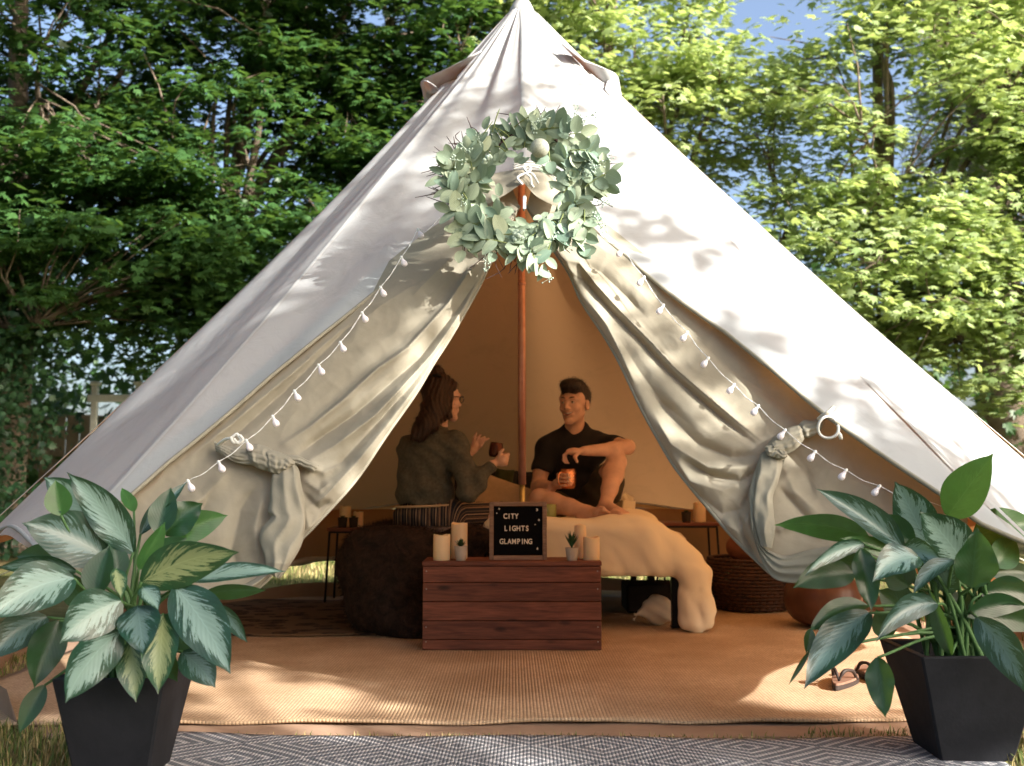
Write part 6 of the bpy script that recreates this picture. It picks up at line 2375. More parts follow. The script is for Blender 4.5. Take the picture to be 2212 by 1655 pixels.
def big_leaf(base, tip, half, roll, arch, foldv, n=16, m=8, name="leaf", wave=0.0, seed=0.0):
    """a pointed oval blade from base to tip; half = half width; arch lifts the middle, foldv closes it along the midrib"""
    base, tip = Vector(base), Vector(tip)
    ax = tip - base; L = ax.length; a = ax.normalized()
    view = (base.lerp(tip, 0.5) - CAM).normalized()
    side = a.cross(-view).normalized()
    nor = side.cross(a).normalized()          # towards the camera roughly
    if nor.dot(view) > 0: nor = -nor; side = -side
    R = Matrix.Rotation(roll, 3, a)
    side, nor = R @ side, R @ nor
    up = Vector((0, 0, 1))
    lift = (up - a * up.dot(a))
    if lift.length > 1e-3: lift.normalize()
    V, U, Fq = [], [], []
    for i in range(n + 1):
        s = i / n
        w = half * (math.sin(math.pi * min(1, (s * 0.985 + 0.015)) ** 0.80) ** 0.85) * (1.0 - 0.12 * s)
        if s > 0.86: w *= ((1 - s) / 0.14) ** 0.55
        w = max(w, 0.0004)
        c = base + ax * s + lift * (arch * L * 4 * s * (1 - s))
        for j in range(m + 1):
            q = j / m * 2 - 1
            wv = wave * half * math.sin(s * 15 + seed + (1 if q > 0 else 2.4)) * abs(q) ** 2
            fa = foldv * abs(q)
            p = c + side * (q * w * math.cos(fa * 0.9)) + nor * (abs(q) * w * math.sin(foldv) * 0.9 + wv)
            V.append(p); U.append((j / m, s))
    W_ = m + 1
    for i in range(n):
        for j in range(m):
            k = i * W_ + j
            Fq.append((k, k + 1, k + W_ + 1, k + W_))
    return fast_mesh(name, np.array(V), np.array(Fq), True, np.array(U))


def planter(name, label, x0, x1, y0, y1, H, taper, cx, zb0=0.0):
    xc, yc = (x0 + x1) / 2, (y0 + y1) / 2
    root = empty("potted_plant", (xc, yc, zb0), label, "plant", "two potted plants flanking the tent door")
    hw, hd = (x1 - x0) / 2, (y1 - y0) / 2

    def ring(k, z, ins=0.0):
        return [(xc + sx * (hw * k - ins), yc + sy * (hd * k - ins), z) for sx, sy in ((-1, -1), (1, -1), (1, 1), (-1, 1))]
    # bevelled corners: 8-gon rings
    def ring8(k, z, ins=0.0, b=0.006):
        X, Y = hw * k - ins, hd * k - ins
        return [Vector((xc + x, yc + y, z)) for x, y in ((-X + b, -Y), (X - b, -Y), (X, -Y + b), (X, Y - b), (X - b, Y), (-X + b, Y), (-X, Y - b), (-X, -Y + b))]
    zs = [(taper, zb0), (taper + (1 - taper) * 0.5, zb0 + H * 0.5), (1 - 0.004, zb0 + H - 0.004), (1 - 0.012, zb0 + H)]
    rings = [ring8(k, z) for k, z in zs] + [ring8(1, zb0 + H, 0.022), ring8(1, zb0 + H - 0.003, 0.026), ring8(0.93, zb0 + H - 0.06, 0.026)]
    V = [v for r in rings for v in r]
    Fq = []
    for i in range(len(rings) - 1):
        for k in range(8):
            a, b = i * 8 + k, i * 8 + (k + 1) % 8
            Fq.append((a, b, b + 8, a + 8))
    mb = MB().add(V, Fq); mb.add(rings[0], [tuple(range(8))[::-1]])
    auto_smooth(mb.build("pot", M_SLATE, root), 25)
    r8 = ring8(0.95, zb0 + H - 0.045, 0.026)
    MB().add(r8, [tuple(range(8))]).build("soil", M_SOIL, root)
    return root


PL = planter("potted_plant", "variegated foliage plant in a black square planter at the left of the mat", -1.185, -0.895, 2.63, 2.90, 0.262, 0.66, 0, 0.024)
PR = planter("potted_plant", "tall leafy plant in a black square planter at the right of the mat", 1.115, 1.455, 2.78, 3.10, 0.292, 0.60, 0, 0.024)


def cl_(x, y): return x * .3993, y * .3993 + 993.7
def cr_(x, y): return x * .4254 + 1598.6, y * .4254 + 950.5


# base(x,y,depth) tip(x,y,depth) half width in picture units, kind, roll, arch, fold, wave
LEFT = [
    (720, 500, 2.76, 360, 66, 2.72, 92, 's', 0.2, 0.04, 0.25, 0.06), (500, 330, 2.80, 236, 92, 2.78, 86, 's', -0.1, 0.05, 0.3, 0.03),
    (330, 300, 2.70, 300, 108, 2.70, 66, 'g', 0.1, 0.0, 0.3, 0.0), (575, 530, 2.76, 118, 342, 2.66, 138, 'd', 0.2, 0.06, 0.3, 0.03),
    (520, 735, 2.66, 592, 465, 2.70, 88, 'k', 0.5, 0.02, 0.5, 0.0), (400, 640, 2.62, -70, 868, 2.44, 125, 's', 0.1, 0.10, 0.25, 0.03),
    (410, 600, 2.70, -20, 585, 2.62, 62, 'd', 0.6, 0.08, 0.3, 0.03), (655, 765, 2.56, 322, 992, 2.46, 122, 's', -0.15, 0.10, 0.22, 0.03),
    (650, 925, 2.55, 354, 1315, 2.48, 112, 's', 0.3, 0.08, 0.3, 0.04), (742, 790, 2.58, 776, 1052, 2.50, 104, 'd', 0.1, 0.03, 0.3, 0.05),
    (885, 835, 2.58, 856, 1268, 2.52, 96, 'y', -0.3, 0.04, 0.35, 0.03), (705, 985, 2.60, 736, 1312, 2.54, 80, 'y', 0.3, 0.04, 0.4, 0.03),
    (948, 688, 2.60, 1246, 1158, 2.52, 124, 's', -0.1, 0.05, 0.22, 0.04), (765, 662, 2.60, 1292, 500, 2.56, 118, 'y', 0.3, 0.07, 0.25, 0.03),
    (1030, 655, 2.68, 1545, 604, 2.70, 58, 's', 0.7, 0.04, 0.3, 0.0), (1110, 720, 2.72, 1440, 705, 2.74, 44, 'k', 0.5, 0.02, 0.3, 0.0),
    (930, 425, 2.84, 1232, 300, 2.90, 74, 'g', 0.0, 0.05, 0.2, 0.02), (890, 400, 2.82, 1098, 235, 2.86, 88, 'k', -0.2, 0.06, 0.3, 0.10),
    (860, 400, 2.80, 925, 148, 2.84, 74, 'k', 0.3, 0.0, 0.4, 0.03), (750, 590, 2.66, 893, 335, 2.68, 56, 'g', 0.5, 0.0, 0.4, 0.02),
    (760, 400, 2.86, 1012, 118, 2.94, 46, 'd', 0.3, 0.03, 0.4, 0.0), (725, 280, 2.90, 658, 150, 2.94, 36, 'g', 0.4, 0.0, 0.3, 0.0),
    (985, 1040, 2.60, 1165, 1232, 2.58, 84, 'd', 0.2, 0.05, 0.3, 0.0), (1180, 790, 2.72, 1338, 988, 2.70, 42, 'd', 0.3, 0.03, 0.3, 0.0),
    (320, 870, 2.68, 185, 1235, 2.62, 88, 'k', 0.1, 0.05, 0.3, 0.05), (255, 850, 2.70, -70, 1085, 2.60, 92, 'd', 0.1, 0.08, 0.3, 0.0),
    (770, 690, 2.58, 858, 812, 2.54, 52, 's', 0.3, 0.05, 0.4, 0.0), (625, 590, 2.62, 655, 748, 2.58, 44, 'y', -0.3, 0.02, 0.5, 0.0),
    (600, 480, 2.78, 490, 268, 2.82, 72, 'k', 0.3, 0.0, 0.3, 0.0), (240, 1220, 2.66, 105, 1478, 2.62, 52, 'k', 0.1, 0.03, 0.3, 0.0),
    (640, 640, 2.72, 610, 420, 2.76, 60, 'k', -0.3, 0.0, 0.4, 0.0), (830, 560, 2.76, 1010, 420, 2.80, 70, 'k', 0.2, 0.04, 0.3, 0.0),
    (470, 780, 2.70, 330, 640, 2.70, 70, 'k', 0.2, 0.04, 0.3, 0.0), (560, 860, 2.68, 430, 1010, 2.64, 70, 'd', 0.2, 0.04, 0.3, 0.0),
    (900, 900, 2.66, 1130, 1080, 2.62, 76, 'k', 0.2, 0.04, 0.3, 0.0), (300, 560, 2.80, 90, 520, 2.86, 70, 'k', 0.2, 0.04, 0.3, 0.0),
    (560, 980, 2.66, 470, 1230, 2.62, 70, 'k', 0.2, 0.04, 0.3, 0.0), (800, 1000, 2.64, 960, 1200, 2.6, 66, 'k', -0.2, 0.04, 0.3, 0.0),
]
RIGHT = [
    (1055, 385, 2.88, 1286, 68, 2.72, 100, 'g', 0.2, 0.0, 0.25, 0.02), (945, 520, 2.94, 786, 212, 2.90, 98, 's', 0.1, 0.02, 0.28, 0.03),
    (1140, 640, 2.84, 914, 368, 2.74, 112, 's', -0.2, 0.05, 0.25, 0.04), (835, 552, 2.82, 383, 247, 2.74, 78, 'd', 0.45, 0.03, 0.55, 0.04),
    (650, 495, 2.86, 172, 432, 2.80, 66, 'g', 0.4, 0.06, 0.2, 0.02), (885, 530, 2.90, 640, 392, 2.92, 70, 'k', 0.2, 0.05, 0.3, 0.03),
    (1180, 505, 2.98, 1520, 430, 3.02, 92, 'g', 0.1, 0.07, 0.25, 0.02), (1175, 745, 2.74, 1205, 446, 2.70, 104, 'k', 0.25, 0.0, 0.5, 0.10),
    (1290, 640, 2.90, 1400, 500, 2.96, 72, 'g', -0.3, 0.0, 0.3, 0.0), (820, 600, 2.80, 510, 500, 2.76, 44, 'g', 0.3, 0.04, 0.3, 0.05),
    (630, 530, 2.76, 328, 690, 2.66, 44, 's', 0.5, 0.10, 0.5, 0.08), (575, 680, 2.80, 268, 752, 2.74, 76, 'k', 0.2, 0.08, 0.3, 0.04),
    (615, 555, 2.72, 668, 872, 2.66, 66, 'k', 0.3, 0.0, 0.4, 0.14), (905, 598, 2.70, 672, 720, 2.60, 84, 's', 0.3, 0.10, 0.4, 0.08),
    (815, 570, 2.80, 1030, 620, 2.72, 62, 's', -0.2, 0.14, 0.4, 0.04), (1082, 612, 2.72, 876, 790, 2.66, 44, 'd', 0.4, 0.10, 0.4, 0.03),
    (1000, 830, 2.70, 690, 1025, 2.60, 62, 'd', 0.3, 0.14, 0.4, 0.05), (650, 842, 2.80, 342, 985, 2.72, 48, 'k', 0.3, 0.12, 0.35, 0.04),
    (360, 960, 2.72, 335, 1085, 2.70, 28, 'k', 0.3, 0.0, 0.4, 0.0), (655, 878, 2.74, 326, 1262, 2.62, 92, 'd', 0.2, 0.06, 0.3, 0.06),
    (350, 1075, 2.68, 246, 1245, 2.66, 12, 'k', 0.2, 0.0, 0.3, 0.0), (700, 1105, 2.70, 738, 1412, 2.64, 66, 'k', 0.2, 0.0, 0.35, 0.10),
    (1205, 900, 2.72, 1442, 1278, 2.66, 84, 'd', -0.2, 0.07, 0.25, 0.03), (1150, 890, 2.84, 1470, 850, 2.88, 56, 'k', 0.2, 0.10, 0.3, 0.03),
    (1270, 680, 2.90, 1520, 690, 2.94, 50, 'k', 0.2, 0.05, 0.3, 0.0), (1225, 780, 2.88, 1520, 810, 2.92, 66, 'k', 0.0, 0.10, 0.3, 0.0),
    (1180, 1010, 2.92, 1270, 930, 2.94, 42, 'g', 0.0, 0.0, 0.3, 0.0), (1245, 900, 2.86, 1520, 970, 2.90, 66, 'k', 0.0, 0.10, 0.3, 0.0),
    (1070, 1090, 2.80, 958, 748, 2.74, 44, 'k', 0.3, 0.0, 0.5, 0.0), (860, 740, 2.84, 740, 620, 2.84, 76, 'k', 0.0, 0.0, 0.3, 0.0),
    (880, 880, 2.86, 700, 760, 2.86, 80, 'k', 0.0, 0.0, 0.3, 0.0), (1010, 760, 2.86, 1090, 640, 2.82, 66, 'd', 0.0, 0.0, 0.3, 0.0),
    (620, 640, 2.84, 470, 600, 2.84, 66, 'k', 0.0, 0.0, 0.3, 0.0), (1080, 900, 2.92, 1160, 760, 2.94, 60, 'k', 0.0, 0.0, 0.3, 0.0),
    (760, 1000, 2.80, 690, 860, 2.80, 56, 'k', 0.0, 0.0, 0.3, 0.0),
]


def build_leaves(tab, cf, root, soil, spread, seed):
    rg = np.random.default_rng(seed)
    stems = []
    for i, (bx, by, bd, tx, ty, td, hw, kind, roll, arch, fold, wave) in enumerate(tab):
        b = at(*cf(bx, by), bd); tp = at(*cf(tx, ty), td)
        sc_ = (cf(1, 0)[0] - cf(0, 0)[0])
        half = 1.16 * hw * sc_ * ((bd + td) / 2) / 2160
        # the arch moves the middle up: allow for it in the traced end points
        me = big_leaf(b, tp, half, roll * (1 if i % 2 else -1), arch, fold, wave=wave, seed=i)
        link("leaf", me, M_AG[kind], root)
        s0 = Vector((soil[0] + rg.normal(0, spread), soil[1] + rg.normal(0, spread * 0.8), soil[2]))
        d = b - s0
        mid = s0 + d * 0.5 + Vector((0, 0, 0.06 * (1 if d.z > 0 else 1.6))) - Vector((d.x * 0.15, d.y * 0.15, 0))
        q = catmull([s0, mid, b], 7)
        MB().tube(q, [0.0065 - 0.003 * k / (len(q) - 1) for k in range(len(q))], 7).build("stem", M_PSTEM, root, True)


build_leaves(LEFT, cl_, PL, (-1.04, 2.77, 0.235), 0.045, 61)
build_leaves(RIGHT, cr_, PR, (1.285, 2.94, 0.275), 0.05, 62)
# bare stalks of the right plant
rg = np.random.default_rng(66)
for k in range(16):
    x = 1.285 + rg.normal(0, 0.055); y = 2.93 + rg.normal(0, 0.05)
    tx = x + rg.normal(-0.03, 0.09)
    MB().tube(catmull([(x, y, 0.26), ((x + tx) / 2 + 0.01, y - 0.01, 0.42), (tx, y - 0.03, rg.uniform(0.5, 0.66))], 6), [0.008 - 0.0003 * i for i in range(13)], 7).build("stem", M_PSTEM, PR, True)

# white garden hose ends lying in the grass at both lower corners
M_HOSE = simple("pale_hose", (0.5, 0.52, 0.54), 0.4)
hs = MB().tube(catmull([(-1.75, 2.95, 0.03), (-1.5, 2.80, 0.035), (-1.38, 2.70, 0.03), (-1.28, 2.62, 0.02), (-1.0, 2.5, 0.02)], 6), 0.008, 8).build("cable", M_HOSE, None, True)
tag(hs, "pale cable lying in the grass beside the left planter", "cable")
hs = MB().tube(catmull([(1.40, 2.75, 0.02), (1.52, 2.80, 0.03), (1.62, 2.72, 0.03)], 6), 0.008, 8).build("cable", M_HOSE, None, True)
tag(hs, "short pale cable in the grass right of the right planter", "cable")
# ------------------------------------------------------------------ ground
t = NT("lawn_soil")
n1 = t.noise(0.9, 5); n2 = t.noise(14, 5, 0.7)
c1 = t.ramp(n1, [(0.35, (0.10, 0.115, 0.035)), (0.65, (0.26, 0.20, 0.095))])
c2 = t.ramp(n2, [(0.3, 0.55), (0.7, 1.15)])
M_LAWN = t.done(t.bsdf(t.mix(1.0, c1, c2.outputs[0], 'MULTIPLY'), 0.95, spec=0.1, bump=t.bump(t.noise(60, 6, 0.7), 0.9, 0.02)))
NG = 90
gx = np.sign(np.linspace(-1, 1, NG)) * np.abs(np.linspace(-1, 1, NG)) ** 2.6 * 180
VV = []
for x in gx:
    for y in gx:
        far = max(0, math.hypot(x, y - 4) - 6)
        z = 0.03 * mnoise.noise(Vector((x * 0.4, y * 0.4, 0))) * min(1, far / 3) + far * 0.004
        VV.append((x, y + 4, z))
idx = np.arange(NG * NG).reshape(NG, NG)
Fq = np.stack([idx[:-1, :-1], idx[1:, :-1], idx[1:, 1:], idx[:-1, 1:]], -1).reshape(-1, 4)
g = link("lawn", fast_mesh("lawn", np.array(VV), Fq, True), M_LAWN)
tag(g, "dry patchy lawn under and around the tent", None, None, "structure")
# ------------------------------------------------------------------ grass blades near the camera and behind the tent
t = NT("grass_blade")
a = t.n("ShaderNodeAttribute", attribute_name="tint")
cg = t.ramp(a.outputs['Fac'], [(0.0, (0.05, 0.10, 0.02)), (0.45, (0.13, 0.17, 0.045)), (0.75, (0.34, 0.27, 0.12)), (1.0, (0.46, 0.37, 0.19))])
M_GRASS = t.done(t.bsdf(cg, 0.8, spec=0.2))


def blades(name, regions, seed, label):
    rg = np.random.default_rng(seed)
    VV, T = [], []
    for x0, x1, y0, y1, n, h in regions:
        P = np.stack([rg.uniform(x0, x1, n), rg.uniform(y0, y1, n), np.zeros(n)], 1)
        a = rg.uniform(0, 2 * math.pi, n); lean = rg.uniform(0.1, 1.0, n)
        H = h * rg.uniform(0.4, 1.3, n)
        w = 0.0022 + 0.0008 * (h > 0.05)
        S = np.stack([np.cos(a), np.sin(a), 0 * a], 1) * w
        D = np.stack([-np.sin(a) * lean * H * 0.8, np.cos(a) * lean * H * 0.8, H], 1)
        M_ = P + D * 0.55 * np.array([0.6, 0.6, 1.15])
        VV.append(np.stack([P - S, P + S, M_ + S * 0.8, M_ - S * 0.8, P + D, P + D + S * 0.1], 1).reshape(-1, 3))
        T.append(np.repeat(np.clip(rg.normal(0.55, 0.28, n), 0, 1), 6))
    V = np.concatenate(VV); n = len(V) // 6
    b = (np.arange(n) * 6)[:, None]
    F1 = b + np.array([[0, 1, 2, 3]]); F2 = b + np.array([[3, 2, 5, 4]])
    me = fast_mesh(name, V, np.concatenate([F1, F2]), False)
    at_ = me.attributes.new("tint", 'FLOAT', 'POINT'); at_.data.foreach_set("value", np.concatenate(T).astype(np.float32))
    o = link(name, me, M_GRASS)
    tag(o, label, None, None, "stuff")


blades("grass", [(-2.6, -1.15, 2.2, 3.3, 9000, 0.04), (-1.2, 1.6, 3.10, 3.17, 1100, 0.022), (1.35, 2.6, 2.2, 3.6, 9000, 0.045), (-2.8, -2.0, 3.3, 4.5, 2500, 0.045),
                 (2.2, 4.5, 3.4, 7.5, 9000, 0.05), (-3.5, 3.5, 7.6, 11.5, 16000, 0.06), (0.9, 1.9, 3.13, 3.22, 500, 0.03)], 71, "dry green and straw coloured grass around the tent")
# ------------------------------------------------------------------ foliage
LEAF_V = np.array([(0, 0, 0),                       # stalk end
                   (0.30, 0.06, 0.02), (0.46, 0.34, -0.07), (0.24, 0.36, 0.02), (0.42, 0.80, -0.10), (0.13, 0.56, 0.03), (0, 1.0, -0.12),
                   (-0.13, 0.56, 0.03), (-0.42, 0.80, -0.10), (-0.24, 0.36, 0.02), (-0.46, 0.34, -0.07), (-0.30, 0.06, 0.02)])
LEAF_F = np.array([(0, 1, 2, 3), (0, 3, 4, 5), (0, 5, 6, 7), (0, 7, 8, 9), (0, 9, 10, 11)])


def leaf_mat(name, dark, light, trans, tf=0.35, rough=0.45):
    t = NT(name)
    a = t.n("ShaderNodeAttribute", attribute_name="tint")
    c = t.ramp(a.outputs['Fac'], [(0.0, dark), (0.55, light), (0.97, light), (1.0, tuple(min(1, x * 1.25) for x in light))])
    b = t.bsdf(c, rough, spec=0.35)
    tr = t.n("ShaderNodeBsdfTranslucent", i_Color=trans)
    m = t.n("ShaderNodeMixShader", i_0=tf)
    t.t.links.new(b.outputs[0], m.inputs[1]); t.t.links.new(tr.outputs[0], m.inputs[2])
    return t.done(m)


M_LEAF_D = leaf_mat("maple_leaf_dark", (0.008, 0.030, 0.014), (0.052, 0.125, 0.036), (0.16, 0.30, 0.05), 0.30)  # left maples: their shade is put into a darker leaf colour
M_LEAF_B = leaf_mat("maple_leaf_light", (0.15, 0.25, 0.08), (0.40, 0.50, 0.25), (0.55, 0.66, 0.20), 0.42)  # right maples: their sunlit look is put into a paler leaf colour
M_IVY = leaf_mat("ivy_leaf", (0.015, 0.045, 0.02), (0.03, 0.08, 0.03), (0.04, 0.1, 0.02), 0.15)
M_BARK = simple("bark", (0.16, 0.125, 0.095), 0.9, var=0.4, scale=9, bump=0.9, bscale=30, bdist=0.02)
M_NEEDLE = leaf_mat("dry_conifer_twig", (0.16, 0.12, 0.09), (0.30, 0.24, 0.18), (0.25, 0.2, 0.1), 0.2, 0.8)


def leaves_at(P, size, rng, up=0.75, outw=None, name="crown", shape=(LEAF_V, LEAF_F)):
    """one mesh with a leaf at each point"""
    LV, LF = shape
    n = len(P)
    N = rng.normal(size=(n, 3)) * (1 - up)
    N[:, 2] += up
    N[:, 1] -= 0.22                          # leaves turn somewhat to the open garden
    N /= np.linalg.norm(N, axis=1)[:, None]
    D = rng.normal(size=(n, 3))
    if outw is not None: D = D * 0.6 + outw
    D[:, 2] -= 0.35
    D -= (D * N).sum(1)[:, None] * N
    D /= np.maximum(np.linalg.norm(D, axis=1)[:, None], 1e-6)
    X = np.cross(D, N)
    S = size * rng.uniform(0.65, 1.25, size=n)
    V = (P[:, None, :] + S[:, None, None] * (LV[None, :, 0:1] * X[:, None, :] + LV[None, :, 1:2] * D[:, None, :] + LV[None, :, 2:3] * N[:, None, :]))
    Fq = (LF[None] + (np.arange(n) * len(LV))[:, None, None]).reshape(-1, LF.shape[1])
    me = fast_mesh(name, V.reshape(-1, 3), Fq, False)
    at_ = me.attributes.new("tint", 'FLOAT', 'POINT')
    tint = np.clip(rng.normal(0.5, 0.25, n), 0, 1)
    at_.data.foreach_set("value", np.repeat(tint, len(LV)).astype(np.float32))
    return me


def spray_points(centres, rad, per, rng, flat=0.28):
    """clumps of leaves lying in flattish sprays"""
    out, ow = [], []
    for c in centres:
        k = int(per * rng.uniform(0.6, 1.4))
        r = rad * rng.uniform(0.6, 1.35)
        tilt = rng.normal(0, 0.22, 2)
        a = rng.uniform(0, 2 * math.pi, k)
        q = r * np.sqrt(rng.uniform(0, 1, k))
        x, y = q * np.cos(a), q * np.sin(a)
        z = rng.normal(0, flat * r * 0.45, k) + tilt[0] * x + tilt[1] * y - 0.25 * q * q / r
        out.append(np.stack([c[0] + x, c[1] + y, c[2] + z], 1))
        ow.append(np.stack([np.cos(a), np.sin(a), -0.2 + 0 * a], 1))
    return np.concatenate(out), np.concatenate(ow)


def tree(name, label, base, height, trunk_r, blobs, n_sprays, per, size, mat, seed, rad=0.42, lean=(0, 0), group=None, cat="tree", up=0.75, limbs=12, keep=None):
    rng = np.random.default_rng(seed)
    root = empty(name, base, label, cat, group)
    top = Vector((base[0] + lean[0], base[1] + lean[1], height))
    b = Vector(base)
    mid = b.lerp(top, 0.5) + Vector((rng.normal(0, 0.12), rng.normal(0, 0.12), 0))
    tp = catmull([b - Vector((0, 0, 0.1)), b.lerp(mid, 0.5) + Vector((rng.normal(0, .05), 0, 0)), mid, mid.lerp(top, 0.5) + Vector((rng.normal(0, .12), 0, 0)), top], 6)
    mb = MB().tube(tp, [trunk_r * (1.25 - 0.25 * min(1, i / 3)) * (1 - 0.8 * i / (len(tp) - 1)) if i else trunk_r * 1.4 for i in range(len(tp))], 12)
    mb.build("trunk", M_BARK, root, True)
    # spray centres inside the blobs
    cs = []
    wts = np.array([w for _, _, w in blobs], float); wts /= wts.sum()
    while len(cs) < n_sprays:
        i = rng.choice(len(blobs), p=wts)
        c, r, _ = blobs[i]
        v = rng.normal(size=3); v /= np.linalg.norm(v)
        v *= rng.uniform(0.25, 1) ** 0.45
        p = np.array([c[0] + v[0] * r[0], c[1] + v[1] * r[1], c[2] + v[2] * r[2]])
        if p[2] < 0.3: continue
        if keep is not None and not keep(p): continue
        cs.append(p)
    cs = np.array(cs)
    mb = MB()
    # limbs: a few heavy ones, and twigs from them to the sprays
    k = min(limbs, len(cs))
    sel = rng.choice(len(cs), k, replace=False)
    lim = []
    for i in sel:
        c = Vector(cs[i])
        h = max(0.25, min(0.92, (c.z * 0.55) / height))
        s = tp[int(h * (len(tp) - 1))]
        m1 = s.lerp(c, 0.4) + Vector((rng.normal(0, .15), rng.normal(0, .15), 0.25 + rng.normal(0, .15)))
        m2 = s.lerp(c, 0.75) + Vector((rng.normal(0, .12), rng.normal(0, .12), 0.18))
        pts = catmull([s, m1, m2, c], 5)
        r0 = trunk_r * rng.uniform(0.22, 0.42)
        mb.tube(pts, [r0 * (1 - 0.85 * j / (len(pts) - 1)) for j in range(len(pts))], 7)
        lim.append(pts)
    allp = [(p, pts) for pts in lim for p in pts[3:]]
    LP = np.array([tuple(p) for p, _ in allp])
    for j in range(0, len(cs), 1):
        c = cs[j]
        d = np.linalg.norm(LP - c, axis=1)
        i = int(np.argmin(d))
        if d[i] < 0.1 or d[i] > 2.2: continue
        s = Vector(LP[i]); e = Vector(c)
        m = s.lerp(e, 0.5) + Vector((rng.normal(0, .06), rng.normal(0, .06), 0.06))
        mb.tube([s, m, e], [0.014, 0.010, 0.004], 4, False)
    mb.build("limbs", M_BARK, root, True)
    P, ow = spray_points(cs, rad, per, rng)
    if keep is not None:
        pass
    me = leaves_at(P, size, rng, up, ow, "crown")
    o = link("crown", me, mat, root)
    o["kind"] = "stuff"
    return root


# background maples
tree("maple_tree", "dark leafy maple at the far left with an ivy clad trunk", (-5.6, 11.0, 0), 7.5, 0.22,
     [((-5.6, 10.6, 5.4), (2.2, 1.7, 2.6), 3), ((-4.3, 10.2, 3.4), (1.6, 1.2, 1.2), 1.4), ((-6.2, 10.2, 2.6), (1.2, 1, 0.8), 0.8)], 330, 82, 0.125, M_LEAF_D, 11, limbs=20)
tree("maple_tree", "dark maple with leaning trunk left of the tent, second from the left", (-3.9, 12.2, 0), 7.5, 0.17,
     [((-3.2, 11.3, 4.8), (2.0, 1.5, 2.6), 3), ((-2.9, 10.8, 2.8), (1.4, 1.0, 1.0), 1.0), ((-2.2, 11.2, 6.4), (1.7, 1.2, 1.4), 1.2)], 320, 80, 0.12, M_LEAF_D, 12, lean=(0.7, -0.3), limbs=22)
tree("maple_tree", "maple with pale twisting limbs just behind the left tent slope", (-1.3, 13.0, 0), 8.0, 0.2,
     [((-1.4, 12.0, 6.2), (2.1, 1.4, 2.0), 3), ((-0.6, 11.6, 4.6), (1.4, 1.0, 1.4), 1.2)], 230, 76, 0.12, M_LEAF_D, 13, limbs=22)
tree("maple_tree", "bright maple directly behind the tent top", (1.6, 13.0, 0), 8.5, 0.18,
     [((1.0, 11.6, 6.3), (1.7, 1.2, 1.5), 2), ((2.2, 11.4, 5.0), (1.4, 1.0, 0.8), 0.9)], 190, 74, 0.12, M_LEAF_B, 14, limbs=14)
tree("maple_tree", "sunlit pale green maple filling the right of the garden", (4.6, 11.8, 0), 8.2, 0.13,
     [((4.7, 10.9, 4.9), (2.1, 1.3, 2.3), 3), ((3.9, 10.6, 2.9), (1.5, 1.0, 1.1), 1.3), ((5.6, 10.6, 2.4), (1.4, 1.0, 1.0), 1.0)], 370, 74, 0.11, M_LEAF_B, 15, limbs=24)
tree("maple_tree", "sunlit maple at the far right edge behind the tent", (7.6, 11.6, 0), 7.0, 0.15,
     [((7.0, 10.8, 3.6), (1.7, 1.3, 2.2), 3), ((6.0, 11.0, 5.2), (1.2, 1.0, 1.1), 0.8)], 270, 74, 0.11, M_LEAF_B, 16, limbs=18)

# far off wood that closes the view between the trees
rng = np.random.default_rng(5)
cs = []
for _ in range(330):
    x = rng.uniform(-14, 14)
    zmax = 7.5 + 1.5 * math.sin(x * 0.7) if x < 0.5 else 5.4 + 1.2 * math.sin(x * 0.9)
    cs.append((x, rng.uniform(15.5, 19), rng.uniform(0.4, zmax)))
cs += [(rng.uniform(-13, -4.5), rng.uniform(13.0, 15.5), rng.uniform(0.8, 5.2)) for _ in range(110)]
P, ow = spray_points(cs, 0.95, 52, rng, 0.5)
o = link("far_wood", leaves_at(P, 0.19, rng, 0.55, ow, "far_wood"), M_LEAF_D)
tag(o, "dim mass of trees beyond the garden", None, None, "stuff")

# ivy hanging over the bottom left corner
rng = np.random.default_rng(6)
cs = [(rng.uniform(-7.2, -4.7), rng.uniform(9.6, 10.6), rng.uniform(0.1, 2.6)) for _ in range(150)]
cs += [(rng.uniform(-4.8, -2.2), rng.uniform(14.6, 15.4), rng.uniform(0.3, 4.2)) for _ in range(90)]
P, ow = spray_points(cs, 0.35, 60, rng, 1.2)
IV = LEAF_V * np.array([0.9, 0.8, 1])
o = link("ivy_hedge", leaves_at(P, 0.085, rng, 0.3, ow, "ivy_hedge", (IV, LEAF_F)), M_IVY)
tag(o, "dark ivy thicket at the left edge below the maples", None, None, "stuff")
# low sunlit shrubs behind the fence
rng = np.random.default_rng(8)
cs = [(rng.uniform(-4.9, -2.9), rng.uniform(12.4, 13.6), rng.uniform(0.1, 1.4)) for _ in range(60)]
P, ow = spray_points(cs, 0.35, 45, rng, 1.0)
o = link("garden_shrubs", leaves_at(P, 0.10, rng, 0.5, ow, "garden_shrubs"), M_LEAF_B)
tag(o, "sunlit low shrubs beyond the white fence at left", None, None, "stuff")

